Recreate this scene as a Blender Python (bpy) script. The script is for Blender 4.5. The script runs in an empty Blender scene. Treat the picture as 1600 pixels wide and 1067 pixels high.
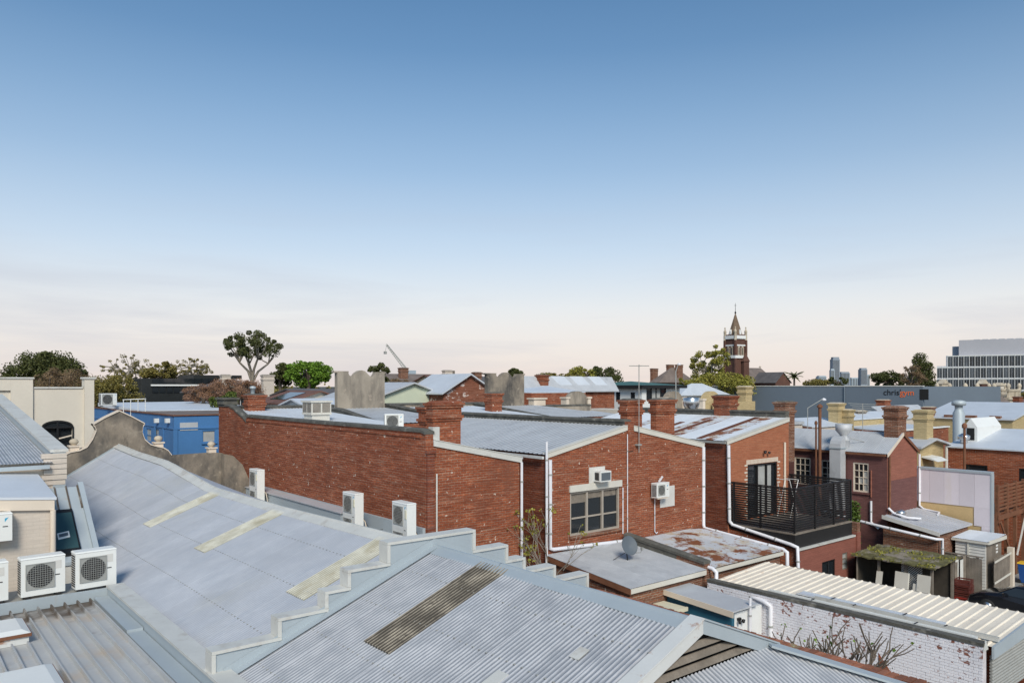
import bpy, math, random
from mathutils import Vector, Matrix, noise
random.seed(11)
scene = bpy.context.scene
col = scene.collection

# ------------------------------------------------------------------ camera, sky, sun
FPX, HX, HY, H = 1195.0, 800.0, 603.0, 10.0      # focal length in photo pixels, horizon, eye height
TH = math.atan2(990, 1195)
SN, CS = math.sin(TH), math.cos(TH)
cam_d = bpy.data.cameras.new('camera')
cam = bpy.data.objects.new('camera', cam_d); col.objects.link(cam)
cam_d.sensor_width = 36.0; cam_d.lens = 36.0 * FPX / 1600.0
cam_d.shift_y = (HY - 533.5) / 1600.0
cam_d.clip_start = 0.1; cam_d.clip_end = 30000
cam.location = (0, 0, H); cam.rotation_euler = (math.pi / 2, 0, -TH)
scene.camera = cam
scene.view_settings.view_transform = 'Standard'
scene.view_settings.look = 'None'
scene.view_settings.exposure = 0.0
scene.view_settings.gamma = 1.0

SUN_EL, SUN_AZ = math.radians(38), math.radians(211)   # azimuth clockwise from +Y
world = bpy.data.worlds.new('World'); scene.world = world
world.use_nodes = True
wn, wl = world.node_tree.nodes, world.node_tree.links
wn.clear()
w_out = wn.new('ShaderNodeOutputWorld'); w_bg = wn.new('ShaderNodeBackground')
sky = wn.new('ShaderNodeTexSky'); sky.sky_type = 'NISHITA'; sky.sun_disc = False
sky.sun_elevation = SUN_EL; sky.sun_rotation = SUN_AZ
sky.altitude = 20; sky.air_density = 1.0; sky.dust_density = 1.2; sky.ozone_density = 2.2
tc = wn.new('ShaderNodeTexCoord'); sep = wn.new('ShaderNodeSeparateXYZ')
wl.new(tc.outputs['Generated'], sep.inputs[0])
# evening haze: a pale pink veil that is thick at the horizon and gone at 30 degrees
hz = wn.new('ShaderNodeValToRGB'); e = hz.color_ramp.elements
e[0].position = 0.0; e[0].color = (.93, .93, .93, 1)
e[1].position = 0.55; e[1].color = (.0, .0, .0, 1)
for p, v in ((.08, .86), (.16, .66), (.27, .36), (.40, .12)):
    q = e.new(p); q.color = (v, v, v, 1)
wl.new(sep.outputs['Z'], hz.inputs[0])
hcol = wn.new('ShaderNodeValToRGB'); e = hcol.color_ramp.elements
e[0].position = 0.0; e[0].color = (7.6, 6.45, 5.9, 1)
e[1].position = 0.34; e[1].color = (5.7, 6.7, 7.6, 1)
for p, v in ((.05, (7.95, 7.1, 6.6)), (.10, (7.9, 7.5, 7.25)), (.17, (6.9, 7.2, 7.6))):
    q = e.new(p); q.color = v + (1,)
wl.new(sep.outputs['Z'], hcol.inputs[0])
wmix = wn.new('ShaderNodeMix'); wmix.data_type = 'RGBA'
wl.new(hz.outputs[0], wmix.inputs['Factor'])
tint = wn.new('ShaderNodeMix'); tint.data_type = 'RGBA'; tint.blend_type = 'MULTIPLY'; tint.inputs['Factor'].default_value = 1.0
tint.inputs[7].default_value = (.47, .84, 1.0, 1); wl.new(sky.outputs[0], tint.inputs[6]); wl.new(tint.outputs[2], wmix.inputs[6]); wl.new(hcol.outputs[0], wmix.inputs[7])
# thin streaks of grey cloud low in the sky, drawn out along the horizon
cm = wn.new('ShaderNodeMapping'); cm.inputs['Scale'].default_value = (1.2, 1.2, 11.0)
cm.inputs['Rotation'].default_value = (0.05, 0.12, 0.0); cm.inputs['Location'].default_value = (1.7, .4, .35)
wl.new(tc.outputs['Generated'], cm.inputs['Vector'])
cn = wn.new('ShaderNodeTexNoise'); cn.inputs['Scale'].default_value = 1.7
cn.inputs['Detail'].default_value = 7; cn.inputs['Roughness'].default_value = .55
cn.inputs['Distortion'].default_value = .35
wl.new(cm.outputs[0], cn.inputs['Vector'])
cr = wn.new('ShaderNodeValToRGB'); e = cr.color_ramp.elements
e[0].position = .46; e[0].color = (0, 0, 0, 1); e[1].position = .70; e[1].color = (1, 1, 1, 1)
wl.new(cn.outputs['Fac'], cr.inputs[0])
cb = wn.new('ShaderNodeValToRGB'); e = cb.color_ramp.elements
e[0].position = .0; e[0].color = (.35, .35, .35, 1); e[1].position = .26; e[1].color = (0, 0, 0, 1)
q = e.new(.07); q.color = (.5, .5, .5, 1)
q = e.new(.15); q.color = (.25, .25, .25, 1)
wl.new(sep.outputs['Z'], cb.inputs[0])
cmul = wn.new('ShaderNodeMath'); cmul.operation = 'MULTIPLY'
wl.new(cr.outputs[0], cmul.inputs[0]); wl.new(cb.outputs[0], cmul.inputs[1])
wmix2 = wn.new('ShaderNodeMix'); wmix2.data_type = 'RGBA'
wl.new(cmul.outputs[0], wmix2.inputs['Factor'])
wl.new(wmix.outputs[2], wmix2.inputs[6]); wmix2.inputs[7].default_value = (4.3, 4.6, 5.4, 1)
wl.new(wmix2.outputs[2], w_bg.inputs['Color'])
w_bg.inputs['Strength'].default_value = 0.12
wl.new(w_bg.outputs[0], w_out.inputs[0])

sd = bpy.data.lights.new('sun', 'SUN'); sd.energy = 3.2; sd.angle = math.radians(18); sd.color = (1.0, .91, .79)
sun = bpy.data.objects.new('sun', sd); col.objects.link(sun)
sv = Vector((math.sin(SUN_AZ) * math.cos(SUN_EL), math.cos(SUN_AZ) * math.cos(SUN_EL), math.sin(SUN_EL)))
sun.rotation_euler = sv.to_track_quat('Z', 'Y').to_euler(); sun.location = (0, -20, 60)

# ------------------------------------------------------------------ photo pixel -> place
# world x runs along the rear walls (to the right and away), world y along the party walls (to the left and away)
def ray(px, py):
    a = (px - HX) / FPX
    return (SN + a * CS, CS - a * SN, (HY - py) / FPX)
def onZ(px, py, z):
    d = ray(px, py); t = (z - H) / d[2]; return Vector((d[0] * t, d[1] * t, z))
def onX(px, py, x):
    d = ray(px, py); t = x / d[0]; return Vector((x, d[1] * t, H + d[2] * t))
def onY(px, py, y):
    d = ray(px, py); t = y / d[1]; return Vector((d[0] * t, y, H + d[2] * t))
def at(px, py, Y):
    d = ray(px, py); return Vector((d[0] * Y, d[1] * Y, H + d[2] * Y))
def zY(py, Y): return H + (HY - py) / FPX * Y

# ------------------------------------------------------------------ mesh helpers
class MB:
    def __init__(s): s.v = []; s.f = []; s.sm = set(); s.val = {}
    def add(s, vs, fs, smooth=False, val=None):
        o = len(s.v)
        if val: s.val.update({o + i: x for i, x in enumerate(val)})
        s.v += [tuple(p) for p in vs]
        for f in fs:
            if smooth: s.sm.add(len(s.f))
            s.f.append(tuple(i + o for i in f))
        return s
    def box(s, x0, x1, y0, y1, z0, z1):
        return s.hexa([(x0,y0,z0),(x1,y0,z0),(x1,y1,z0),(x0,y1,z0)], [(x0,y0,z1),(x1,y0,z1),(x1,y1,z1),(x0,y1,z1)])
    def hexa(s, b, t):
        return s.add(list(b) + list(t), [(3,2,1,0),(4,5,6,7),(0,1,5,4),(1,2,6,5),(2,3,7,6),(3,0,4,7)])
    def poly(s, pts): return s.add(pts, [tuple(range(len(pts)))])
    def prism(s, pts, d):
        n = len(pts); d = Vector(d); p = [Vector(q) for q in pts]
        return s.add(p + [q + d for q in p], [tuple(range(n))[::-1], tuple(range(n, 2*n))] + [(i, (i+1) % n, (i+1) % n + n, i + n) for i in range(n)])
    def slab(s, pts, t):      # a sheet of thickness t hanging below its points
        return s.prism([Vector(p) for p in pts], (0, 0, -t))
    def bar(s, a, b, w, h=None):
        a, b = Vector(a), Vector(b); h = h or w; d = (b - a).normalized()
        up = Vector((0,0,1)) if abs(d.z) < .95 else Vector((0,1,0))
        r = d.cross(up).normalized() * w / 2; u = r.cross(d).normalized() * h / 2
        return s.hexa([a - r - u, a + r - u, a + r + u, a - r + u], [b - r - u, b + r - u, b + r + u, b - r + u])
    def tube(s, pts, r, n=8, r2=None, caps=True):
        pts = [Vector(p) for p in pts]; m = len(pts); vs = []; fs = []
        pr = None
        for i, p in enumerate(pts):
            if i == 0: d = pts[1] - pts[0]
            elif i == m - 1: d = pts[-1] - pts[-2]
            else: d = (pts[i+1] - p).normalized() + (p - pts[i-1]).normalized()
            d = d.normalized() if d.length > 1e-9 else Vector((0,0,1))
            up = pr if pr is not None else (Vector((0,0,1)) if abs(d.z) < .9 else Vector((1,0,0)))
            a = d.cross(up)
            if a.length < 1e-6: a = d.cross(Vector((.3,.9,.2)))
            a.normalize(); b = a.cross(d).normalized(); pr = b
            k = 1.0
            if 0 < i < m - 1:
                cosv = max(.35, d.dot((pts[i+1] - p).normalized())); k = 1 / cosv
            rr = r if r2 is None else r + (r2 - r) * i / (m - 1)
            for j in range(n):
                t = 2 * math.pi * j / n
                vs.append(p + a * (rr * math.cos(t)) + b * (rr * math.sin(t) * 1.0))
        for i in range(m - 1):
            for j in range(n):
                fs.append((i*n + j, i*n + (j+1) % n, (i+1)*n + (j+1) % n, (i+1)*n + j))
        s.add(vs, fs, True)
        if caps: s.add(vs[:n], [tuple(range(n))[::-1]]); s.add(vs[-n:], [tuple(range(n))])
        return s
    def lathe(s, c, prof, n=12, smooth=True):
        c = Vector(c); vs = []; fs = []
        for r, z in prof:
            for j in range(n):
                t = 2 * math.pi * (j + .5) / n; vs.append(c + Vector((r * math.cos(t), r * math.sin(t), z)))
        m = len(prof)
        for i in range(m - 1):
            for j in range(n): fs.append((i*n + j, i*n + (j+1) % n, (i+1)*n + (j+1) % n, (i+1)*n + j))
        s.add(vs, fs, smooth)
        s.add(vs[:n], [tuple(range(n))[::-1]]); s.add(vs[-n:], [tuple(range(n))]); return s
    def sheet(s, p0, along, down, width, prof, thick=0.0):
        # profiled roof sheet: p0 upper corner, along = unit vector across the ribs, down = full vector along the ribs
        along = Vector(along); down = Vector(down); nrm = along.cross(down).normalized()
        if nrm.z < 0: nrm = -nrm
        vs = []; val = []; hm = max(h for _, h in prof) or 1
        for a, h in prof:
            q = Vector(p0) + along * (a * width) + nrm * h; vs += [q, q + down]; val += [1 - h / hm] * 2
        fs = [(2*i, 2*i + 1, 2*i + 3, 2*i + 2) for i in range(len(prof) - 1)]
        return s.add(vs, fs, val=val)

def wave(width, pitch=.076, amp=.0095, k=6):
    n = max(1, round(width / pitch)); m = n * k
    return [(i / m, amp * (1 - math.cos(2 * math.pi * i / k))) for i in range(m + 1)]
def trap(width, pitch, h, top=.22, flank=.08):
    n = max(1, round(width / pitch)); out = []
    for i in range(n):
        for a, z in ((0, 0), (.5 - top / 2 - flank, 0), (.5 - top / 2, h), (.5 + top / 2, h), (.5 + top / 2 + flank, 0)):
            out.append(((i + a) / n, z))
    return out + [(1, 0)]

def finish(me, sm):
    uv = me.uv_layers.new(name='UVMap').data
    vs = me.vertices
    for p in me.polygons:
        n = p.normal
        if abs(n.z) > .8: a, b = 0, 1
        elif abs(n.x) > abs(n.y): a, b = 1, 2
        else: a, b = 0, 2
        for li in p.loop_indices:
            c = vs[me.loops[li].vertex_index].co; uv[li].uv = (c[a], c[b])
        if p.index in sm: p.use_smooth = True

def obj(name, mb, m, parent=None, local=False):
    me = bpy.data.meshes.new(name)
    off = Vector((0, 0, 0))
    if parent is not None and not local:
        q = parent
        while q is not None: off += q.location; q = q.parent
    me.from_pydata([(x - off.x, y - off.y, z - off.z) for x, y, z in mb.v], [], mb.f)
    me.update(); finish(me, mb.sm)
    if mb.val:
        at_ = me.attributes.new('valley', 'FLOAT', 'POINT'); at_.data.foreach_set('value', [mb.val.get(i, 0.0) for i in range(len(mb.v))])
    me.materials.append(m)
    o = bpy.data.objects.new(name, me); col.objects.link(o)
    if parent is not None: o.parent = parent
    return o
def thing(name, label, cat, loc=(0, 0, 0), rz=0.0, group=None):
    o = bpy.data.objects.new(name, None); col.objects.link(o); o.empty_display_size = .2
    o.location = loc; o.rotation_euler = (0, 0, rz); o['label'] = label; o['category'] = cat
    if group: o['group'] = group
    return o
def tag(o, label, cat, group=None):
    o['label'] = label; o['category'] = cat
    if group: o['group'] = group
    return o
def struct(name, mb, m):
    o = obj(name, mb, m); o['kind'] = 'structure'; return o
def copy_tree(o, parent=None):
    c = o.copy(); col.objects.link(c); c.parent = parent
    for ch in o.children: copy_tree(ch, c)
    return c

# ------------------------------------------------------------------ materials
def _new(name):
    m = bpy.data.materials.new(name); m.use_nodes = True
    nt = m.node_tree; b = nt.nodes['Principled BSDF']; return m, nt, b
def _noise(nt, scale, detail=5, rough=.55, stretch=None, vec=None):
    n = nt.nodes.new('ShaderNodeTexNoise'); n.inputs['Scale'].default_value = scale
    n.inputs['Detail'].default_value = detail; n.inputs['Roughness'].default_value = rough
    g = nt.nodes.new('ShaderNodeNewGeometry'); src = g.outputs['Position'] if vec is None else vec
    if stretch:
        mp = nt.nodes.new('ShaderNodeMapping'); mp.inputs['Scale'].default_value = stretch
        nt.links.new(src, mp.inputs['Vector']); src = mp.outputs[0]
    nt.links.new(src, n.inputs['Vector']); return n
def _ramp(nt, src, a, b, ca=(0,0,0,1), cb=(1,1,1,1)):
    r = nt.nodes.new('ShaderNodeValToRGB'); e = r.color_ramp.elements
    e[0].position = a; e[0].color = ca; e[1].position = b; e[1].color = cb
    nt.links.new(src, r.inputs[0]); return r
def _mix(nt, fac, a, b, mode='MIX'):
    m = nt.nodes.new('ShaderNodeMix'); m.data_type = 'RGBA'; m.blend_type = mode
    for sock, v in ((m.inputs['Factor'], fac), (m.inputs[6], a), (m.inputs[7], b)):
        if hasattr(v, 'is_output'): nt.links.new(v, sock)
        elif isinstance(v, (int, float)): sock.default_value = v
        else: sock.default_value = tuple(v)[:3] + (1,)
    return m.outputs[2]
def sc(c, k): return tuple(min(1, x * k) for x in c)
def mat(name, c, rough=.6, metal=0.0, var=.14, vs=2.0, stains=(), bump=0.0, bs=30.0, objvar=0.0, spec=.4):
    # stains: (colour, scale, threshold, softness, stretch)
    m, nt, b = _new(name)
    n = _noise(nt, vs)
    c_out = _mix(nt, _ramp(nt, n.outputs['Fac'], .3, .7).outputs[0], sc(c, 1 - var), sc(c, 1 + var))
    fine = _noise(nt, vs * 14, 4)
    c_out = _mix(nt, _ramp(nt, fine.outputs['Fac'], .35, .75).outputs[0], c_out, _mix(nt, .5, c_out, sc(c, 1 - var * 1.3)))
    for (scol, ss, th, soft, st) in stains:
        sn_ = _noise(nt, ss, 7, .62, st)
        c_out = _mix(nt, _ramp(nt, sn_.outputs['Fac'], th, th + soft).outputs[0], c_out, scol)
    if objvar:
        oi = nt.nodes.new('ShaderNodeObjectInfo'); hs = nt.nodes.new('ShaderNodeHueSaturation')
        mr = nt.nodes.new('ShaderNodeMapRange'); mr.inputs[3].default_value = 1 - objvar; mr.inputs[4].default_value = 1 + objvar
        nt.links.new(oi.outputs['Random'], mr.inputs[0]); nt.links.new(mr.outputs[0], hs.inputs['Value'])
        nt.links.new(c_out, hs.inputs['Color']); c_out = hs.outputs[0]
    nt.links.new(c_out, b.inputs['Base Color'])
    b.inputs['Metallic'].default_value = metal; b.inputs['Specular IOR Level'].default_value = spec
    rn = _noise(nt, vs * 3, 4)
    mr = nt.nodes.new('ShaderNodeMapRange'); mr.inputs[3].default_value = max(.03, rough - .1); mr.inputs[4].default_value = min(1, rough + .12)
    nt.links.new(rn.outputs['Fac'], mr.inputs[0]); nt.links.new(mr.outputs[0], b.inputs['Roughness'])
    if bump:
        bn = _noise(nt, bs, 6); bp = nt.nodes.new('ShaderNodeBump'); bp.inputs['Strength'].default_value = bump; bp.inputs['Distance'].default_value = .02
        nt.links.new(bn.outputs['Fac'], bp.inputs['Height']); nt.links.new(bp.outputs[0], b.inputs['Normal'])
    return m
def brick(name, c1, c2, mortar, bw=.25, rh=.086, ms=.010, stains=(), fleck=None, mix_var=1.0):
    m, nt, b = _new(name)
    uv = nt.nodes.new('ShaderNodeUVMap'); uv.uv_map = 'UVMap'
    t = nt.nodes.new('ShaderNodeTexBrick')
    t.inputs['Scale'].default_value = 1; t.inputs['Brick Width'].default_value = bw; t.inputs['Row Height'].default_value = rh
    t.inputs['Mortar Size'].default_value = ms; t.inputs['Mortar Smooth'].default_value = .25; t.inputs['Bias'].default_value = -.1
    t.inputs['Color1'].default_value = c1 + (1,); t.inputs['Color2'].default_value = c2 + (1,); t.inputs['Mortar'].default_value = mortar + (1,)
    # slightly wavering courses
    wn_ = _noise(nt, 1.2, 3); vm = nt.nodes.new('ShaderNodeVectorMath'); vm.operation = 'MULTIPLY_ADD'
    nt.links.new(wn_.outputs['Color'], vm.inputs[0]); vm.inputs[1].default_value = (.02, .016, 0); nt.links.new(uv.outputs[0], vm.inputs[2])
    nt.links.new(vm.outputs[0], t.inputs['Vector'])
    n = _noise(nt, .55, 6, .6)
    c_out = _mix(nt, _ramp(nt, n.outputs['Fac'], .3, .72).outputs[0], t.outputs['Color'], _mix(nt, .5 * mix_var, t.outputs['Color'], sc(c1, .55)))
    n1 = _noise(nt, 2.6, 6, .65, (1, 1, 2.2))
    c_out = _mix(nt, _ramp(nt, n1.outputs['Fac'], .52, .75).outputs[0], c_out, _mix(nt, .55 * mix_var, c_out, sc(c2, 1.35)))
    n2 = _noise(nt, 9, 3, .5, (1, 1, 2.6))
    c_out = _mix(nt, _ramp(nt, n2.outputs['Fac'], .42, .62).outputs[0], _mix(nt, .45 * mix_var, c_out, sc(c1, .45)), c_out)
    n4 = _noise(nt, 1.0, 4, .6, (1.3, 1.3, 15))
    c_out = _mix(nt, _ramp(nt, n4.outputs['Fac'], .38, .62).outputs[0], _mix(nt, .68 * mix_var, c_out, sc(c1, .38)), c_out)
    n5 = _noise(nt, 1.0, 4, .6, (1.0, 1.0, 19))
    c_out = _mix(nt, _ramp(nt, n5.outputs['Fac'], .56, .72).outputs[0], c_out, _mix(nt, .45 * mix_var, c_out, sc(mortar, .95)))
    if fleck:
        fn = _noise(nt, fleck[1], 2, .4, (1, 1, .9)); c_out = _mix(nt, _ramp(nt, fn.outputs['Fac'], fleck[2], fleck[2] + .04).outputs[0], c_out, fleck[0])
    for (scol, ss, th, soft, st) in stains:
        sn_ = _noise(nt, ss, 7, .62, st)
        c_out = _mix(nt, _ramp(nt, sn_.outputs['Fac'], th, th + soft).outputs[0], c_out, scol)
    nt.links.new(c_out, b.inputs['Base Color']); b.inputs['Roughness'].default_value = .88; b.inputs['Specular IOR Level'].default_value = .25
    bp = nt.nodes.new('ShaderNodeBump'); bp.inputs['Strength'].default_value = .6 * min(1, mix_var + .1); bp.inputs['Distance'].default_value = .012; bp.invert = True
    nt.links.new(t.outputs['Fac'], bp.inputs['Height']); nt.links.new(bp.outputs[0], b.inputs['Normal'])
    return m
def plain(name, c, rough=.5, metal=0.0, spec=.5):
    m, nt, b = _new(name); b.inputs['Base Color'].default_value = c + (1,)
    b.inputs['Roughness'].default_value = rough; b.inputs['Metallic'].default_value = metal; b.inputs['Specular IOR Level'].default_value = spec
    return m
def leafmat(name, c, var=.45):
    m, nt, b = _new(name)
    n = _noise(nt, .9, 3); n2 = _noise(nt, 7, 2)
    c_out = _mix(nt, _ramp(nt, n.outputs['Fac'], .35, .65).outputs[0], sc(c, 1 - var), sc(c, 1 + var))
    c_out = _mix(nt, _ramp(nt, n2.outputs['Fac'], .4, .7).outputs[0], c_out, (min(1, c[0]*1.6), c[1]*1.35, c[2]*.8))
    nt.links.new(c_out, b.inputs['Base Color']); b.inputs['Roughness'].default_value = .65; b.inputs['Specular IOR Level'].default_value = .25
    b.inputs['Transmission Weight'].default_value = 0.0
    return m

def rib_dirt_shade(m, col_, amt, lo=.35, hi=.6):
    # grime on fibreglass, painted rib shade on zinc, in the valleys of a profiled sheet (the mesh stores how deep each vertex lies)
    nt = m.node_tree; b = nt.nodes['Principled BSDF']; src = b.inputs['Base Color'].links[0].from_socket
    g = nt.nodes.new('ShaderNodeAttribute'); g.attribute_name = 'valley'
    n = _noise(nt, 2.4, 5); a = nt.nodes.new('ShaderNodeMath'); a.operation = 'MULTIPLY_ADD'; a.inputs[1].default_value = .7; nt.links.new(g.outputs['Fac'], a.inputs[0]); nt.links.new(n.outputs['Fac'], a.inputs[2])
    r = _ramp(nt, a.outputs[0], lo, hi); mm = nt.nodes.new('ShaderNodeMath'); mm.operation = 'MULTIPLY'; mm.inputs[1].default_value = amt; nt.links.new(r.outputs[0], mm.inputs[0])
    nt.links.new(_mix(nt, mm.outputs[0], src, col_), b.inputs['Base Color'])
RUST = (.20, .075, .035)
M = {}
M['asphalt'] = mat('asphalt', (.055, .055, .056), .9, var=.25, vs=.8, bump=.3)
M['concrete'] = mat('concrete', (.30, .29, .27), .9, var=.2, vs=.7, bump=.25, stains=[((.13, .12, .11), .6, .55, .2, None)])
M['zinc'] = mat('zinc_sheet', (.57, .567, .578), .48, .25, var=.07, vs=1.3, objvar=.05, stains=[((.46, .475, .50), .5, .56, .25, None), ((.62, .62, .62), 7, .66, .06, (1, 1, 1))])
M['zinc_smooth'] = mat('zinc_blue_sheet', (.54, .548, .575), .5, .2, var=.10, vs=.7, objvar=.05, stains=[((.46, .45, .42), .35, .55, .22, None), ((.44, .465, .51), 1.4, .56, .2, (.4, 2.5, 1)), ((.58, .60, .62), 3.0, .62, .12, (.3, 3, 1))])
M['zinc_roof'] = mat('weathered_zinc', (.52, .53, .545), .55, .15, var=.09, vs=1.1, objvar=.04, stains=[((.30, .30, .31), .9, .58, .2, (1, 1, 1))])
M['zinc_white'] = mat('pale_zinc', (.60, .63, .67), .5, .1, var=.07, vs=.8, objvar=.05)
M['rusty_zinc'] = mat('rusty_zinc', (.50, .52, .55), .6, .15, var=.1, vs=1.0, objvar=.05, stains=[((.46, .40, .32), 1.6, .52, .1, None), (RUST, 1.3, .50, .08, (1, 1, 1)), ((.30, .14, .07), 5, .60, .06, None)])
M['flash'] = mat('grey_flashing', (.41, .46, .49), .5, .15, var=.05, vs=1.1, stains=[((.42, .40, .37), 2.2, .62, .2, None)])
M['flash_pale'] = mat('pale_flashing', (.60, .59, .55), .55, .05, var=.08, vs=1.6, stains=[((.44, .40, .35), 2.6, .54, .2, None), ((.25, .22, .19), 6.0, .70, .08, None)])
M['rustedge'] = mat('rusty_trim', (.62, .62, .60), .6, .05, var=.05, vs=1.5, stains=[((.34, .13, .05), 1.9, .585, .07, None)])
M['fibreglass'] = mat('old_fibreglass', (.60, .58, .49), .5, 0, var=.16, vs=2.2, stains=[((.44, .40, .30), 1.7, .52, .14, None), ((.24, .21, .16), 3.6, .66, .06, (1, .3, 1))])
M['fibre_dirty'] = mat('mossy_fibreglass', (.38, .33, .26), .8, 0, var=.3, vs=3, bump=.5, stains=[((.46, .40, .30), 6, .60, .1, None), ((.07, .06, .05), 3.3, .58, .12, None)])
M['panroof'] = mat('worn_pan_roof', (.50, .50, .49), .5, .15, var=.08, vs=1.0, stains=[((.52, .43, .34), .9, .52, .22, None), ((.33, .33, .34), 2.4, .60, .2, None), ((.42, .22, .12), 7, .70, .06, None)])
M['redbrick'] = brick('red_brick', (.36, .088, .038), (.50, .150, .064), (.46, .34, .25), fleck=((.60, .49, .40), 7.0, .715), stains=[((.17, .065, .04), .6, .56, .22, (1, 1, .45)), ((.10, .05, .038), 1.6, .68, .12, (1, 1, .5)), ((.46, .26, .18), .9, .68, .14, None)])
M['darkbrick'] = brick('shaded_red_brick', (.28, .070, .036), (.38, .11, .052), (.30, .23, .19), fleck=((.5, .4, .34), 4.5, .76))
M['oldbrick'] = brick('old_brown_brick', (.27, .10, .055), (.40, .17, .09), (.42, .36, .29), ms=.014, fleck=((.5, .42, .34), 5, .72))
M['orangebrick'] = brick('orange_brick', (.42, .135, .065), (.47, .17, .085), (.40, .25, .17), ms=.006, mix_var=.4)
M['yellowbrick'] = brick('cream_brick', (.58, .445, .235), (.63, .49, .27), (.47, .37, .22), ms=.008, mix_var=.5, stains=[((.40, .27, .10), 1.1, .62, .15, None)])
M['creambrick'] = brick('cream_painted_brick', (.62, .54, .46), (.64, .56, .48), (.57, .495, .42), ms=.006, mix_var=.18, stains=[((.45, .39, .33), .8, .62, .2, None)])
M['brownpaint'] = brick('brown_painted_brick', (.29, .105, .075), (.31, .115, .082), (.21, .078, .058), ms=.006, mix_var=.35)
M['purplepaint'] = brick('plum_painted_brick', (.20, .090, .082), (.22, .10, .09), (.15, .07, .065), ms=.007, mix_var=.5, stains=[((.28, .17, .14), 1.4, .66, .12, (1, 1, .5))])
M['plumrear'] = brick('faded_plum_brick', (.33, .125, .085), (.36, .14, .095), (.25, .10, .075), ms=.006, mix_var=.4)
M['flakybrick'] = brick('flaking_painted_brick', (.33, .11, .06), (.36, .12, .07), (.30, .2, .15), stains=[((.62, .52, .47), 1.6, .57, .06, (1, 1, 1.6))])
M['coping'] = mat('mossy_coping', (.115, .11, .095), .95, var=.35, vs=2.2, bump=.8, bs=14, stains=[((.30, .28, .24), 2.0, .58, .16, None), ((.05, .05, .045), 1.5, .60, .14, None)])
M['render'] = mat('stained_render', (.35, .30, .24), .93, var=.16, vs=.9, bump=.3, bs=10, stains=[((.12, .105, .09), .9, .49, .2, (1, 1, .3)), ((.46, .38, .30), 1.9, .62, .15, None)])
M['render_dark'] = mat('sooty_render', (.27, .225, .175), .95, var=.25, vs=1.3, bump=.5, bs=9, stains=[((.095, .085, .075), .75, .45, .16, (1, 1, .55)), ((.33, .28, .22), 2.6, .60, .1, None), ((.05, .046, .042), 1.3, .60, .12, (1, 1, .4)), ((.33, .12, .07), 1.7, .74, .03, None)])
M['cream'] = mat('cream_render', (.66, .60, .51), .85, var=.06, vs=.5, stains=[((.50, .47, .41), .5, .55, .25, (1, 1, .35)), ((.34, .33, .30), 1.4, .70, .18, (1, 1, .3))])
M['creamtrim'] = mat('cream_trim', (.68, .58, .47), .7, var=.05, vs=1.5)
M['bluepaint'] = mat('blue_paint', (.065, .19, .41), .65, var=.10, vs=.6, stains=[((.12, .25, .44), 1.1, .60, .2, (1, 1, .2))])
M['whitepaint'] = mat('white_paint', (.76, .76, .74), .55, var=.04, vs=2, stains=[((.56, .54, .50), 1.8, .64, .2, (1, 1, .5))])
M['acwhite'] = mat('appliance_white', (.74, .74, .71), .4, var=.03, vs=1.4, stains=[((.60, .59, .55), 2.4, .62, .2, (1, 1, .4))])
M['pvc'] = mat('white_pvc', (.74, .73, .76), .35, var=.05, vs=2)
M['pipegrey'] = mat('grey_pipe', (.62, .60, .56), .5, var=.08, vs=2)
M['fascia'] = mat('cream_fascia', (.62, .59, .52), .6, var=.06, vs=1.5, stains=[((.42, .39, .33), 3, .64, .15, None)])
M['black'] = mat('black_steel', (.012, .012, .013), .45, var=.2, vs=3)
M['blackpanel'] = mat('black_panel', (.016, .015, .015), .6, var=.15, vs=1)
M['dark'] = plain('dark_recess', (.012, .012, .012), .9)
M['grille'] = mat('grey_grille', (.33, .33, .31), .5, var=.08, vs=4)
M['fan'] = plain('fan_black', (.035, .035, .036), .6)
M['glass'] = plain('dark_glass', (.018, .022, .026), .06, 0, .7)
M['glass_pale'] = mat('blind_behind_glass', (.42, .42, .40), .25, var=.15, vs=1.2)
M['glass_green'] = plain('skylight_glass', (.035, .075, .08), .1, 0, .6)
M['timber'] = mat('brown_timber', (.20, .085, .045), .8, var=.25, vs=2.5, bump=.3)
M['oldtimber'] = mat('grey_timber', (.22, .185, .15), .9, var=.3, vs=2.2, bump=.5, stains=[((.10, .085, .07), 2, .58, .2, (1, 1, .4))])
M['tanrib'] = mat('faded_tan_sheet', (.80, .71, .585), .6, 0, var=.07, vs=1.1, objvar=.03, stains=[((.44, .23, .12), .9, .60, .16, None), ((.50, .46, .40), 2.6, .60, .2, None)])
M['lilac'] = mat('lilac_board', (.66, .60, .635), .7, var=.05, vs=.7, objvar=.06, stains=[((.60, .53, .46), .9, .60, .2, (1, 1, .2))])
M['tan_wall'] = mat('tan_render', (.56, .40, .20), .85, var=.12, vs=.9, stains=[((.38, .28, .15), 1.2, .60, .2, None)])
M['teal'] = mat('teal_paint', (.022, .11, .17), .6, var=.1, vs=1)
M['creammetal'] = mat('cream_metal', (.68, .64, .49), .5, var=.05, vs=1.5)
M['moss'] = mat('moss', (.15, .135, .055), .95, var=.5, vs=2.4, bump=1.0, bs=24, stains=[((.24, .205, .165), 1.6, .50, .08, None), ((.09, .075, .06), 3, .60, .1, None)])
M['slate'] = mat('slate_roof', (.125, .115, .115), .8, var=.25, vs=.7)
M['terracotta'] = mat('tile_roof', (.17, .085, .065), .85, var=.3, vs=.8)
M['roofbrown'] = mat('brown_roof', (.19, .15, .13), .85, var=.3, vs=.5)
M['greenroof'] = mat('green_sheet', (.045, .13, .10), .5, .1, var=.1, vs=.4)
M['gymgrey'] = mat('slate_grey_paint', (.15, .185, .225), .7, var=.05, vs=.15)
M['orange'] = plain('orange_letters', (.9, .17, .03), .5)
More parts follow.
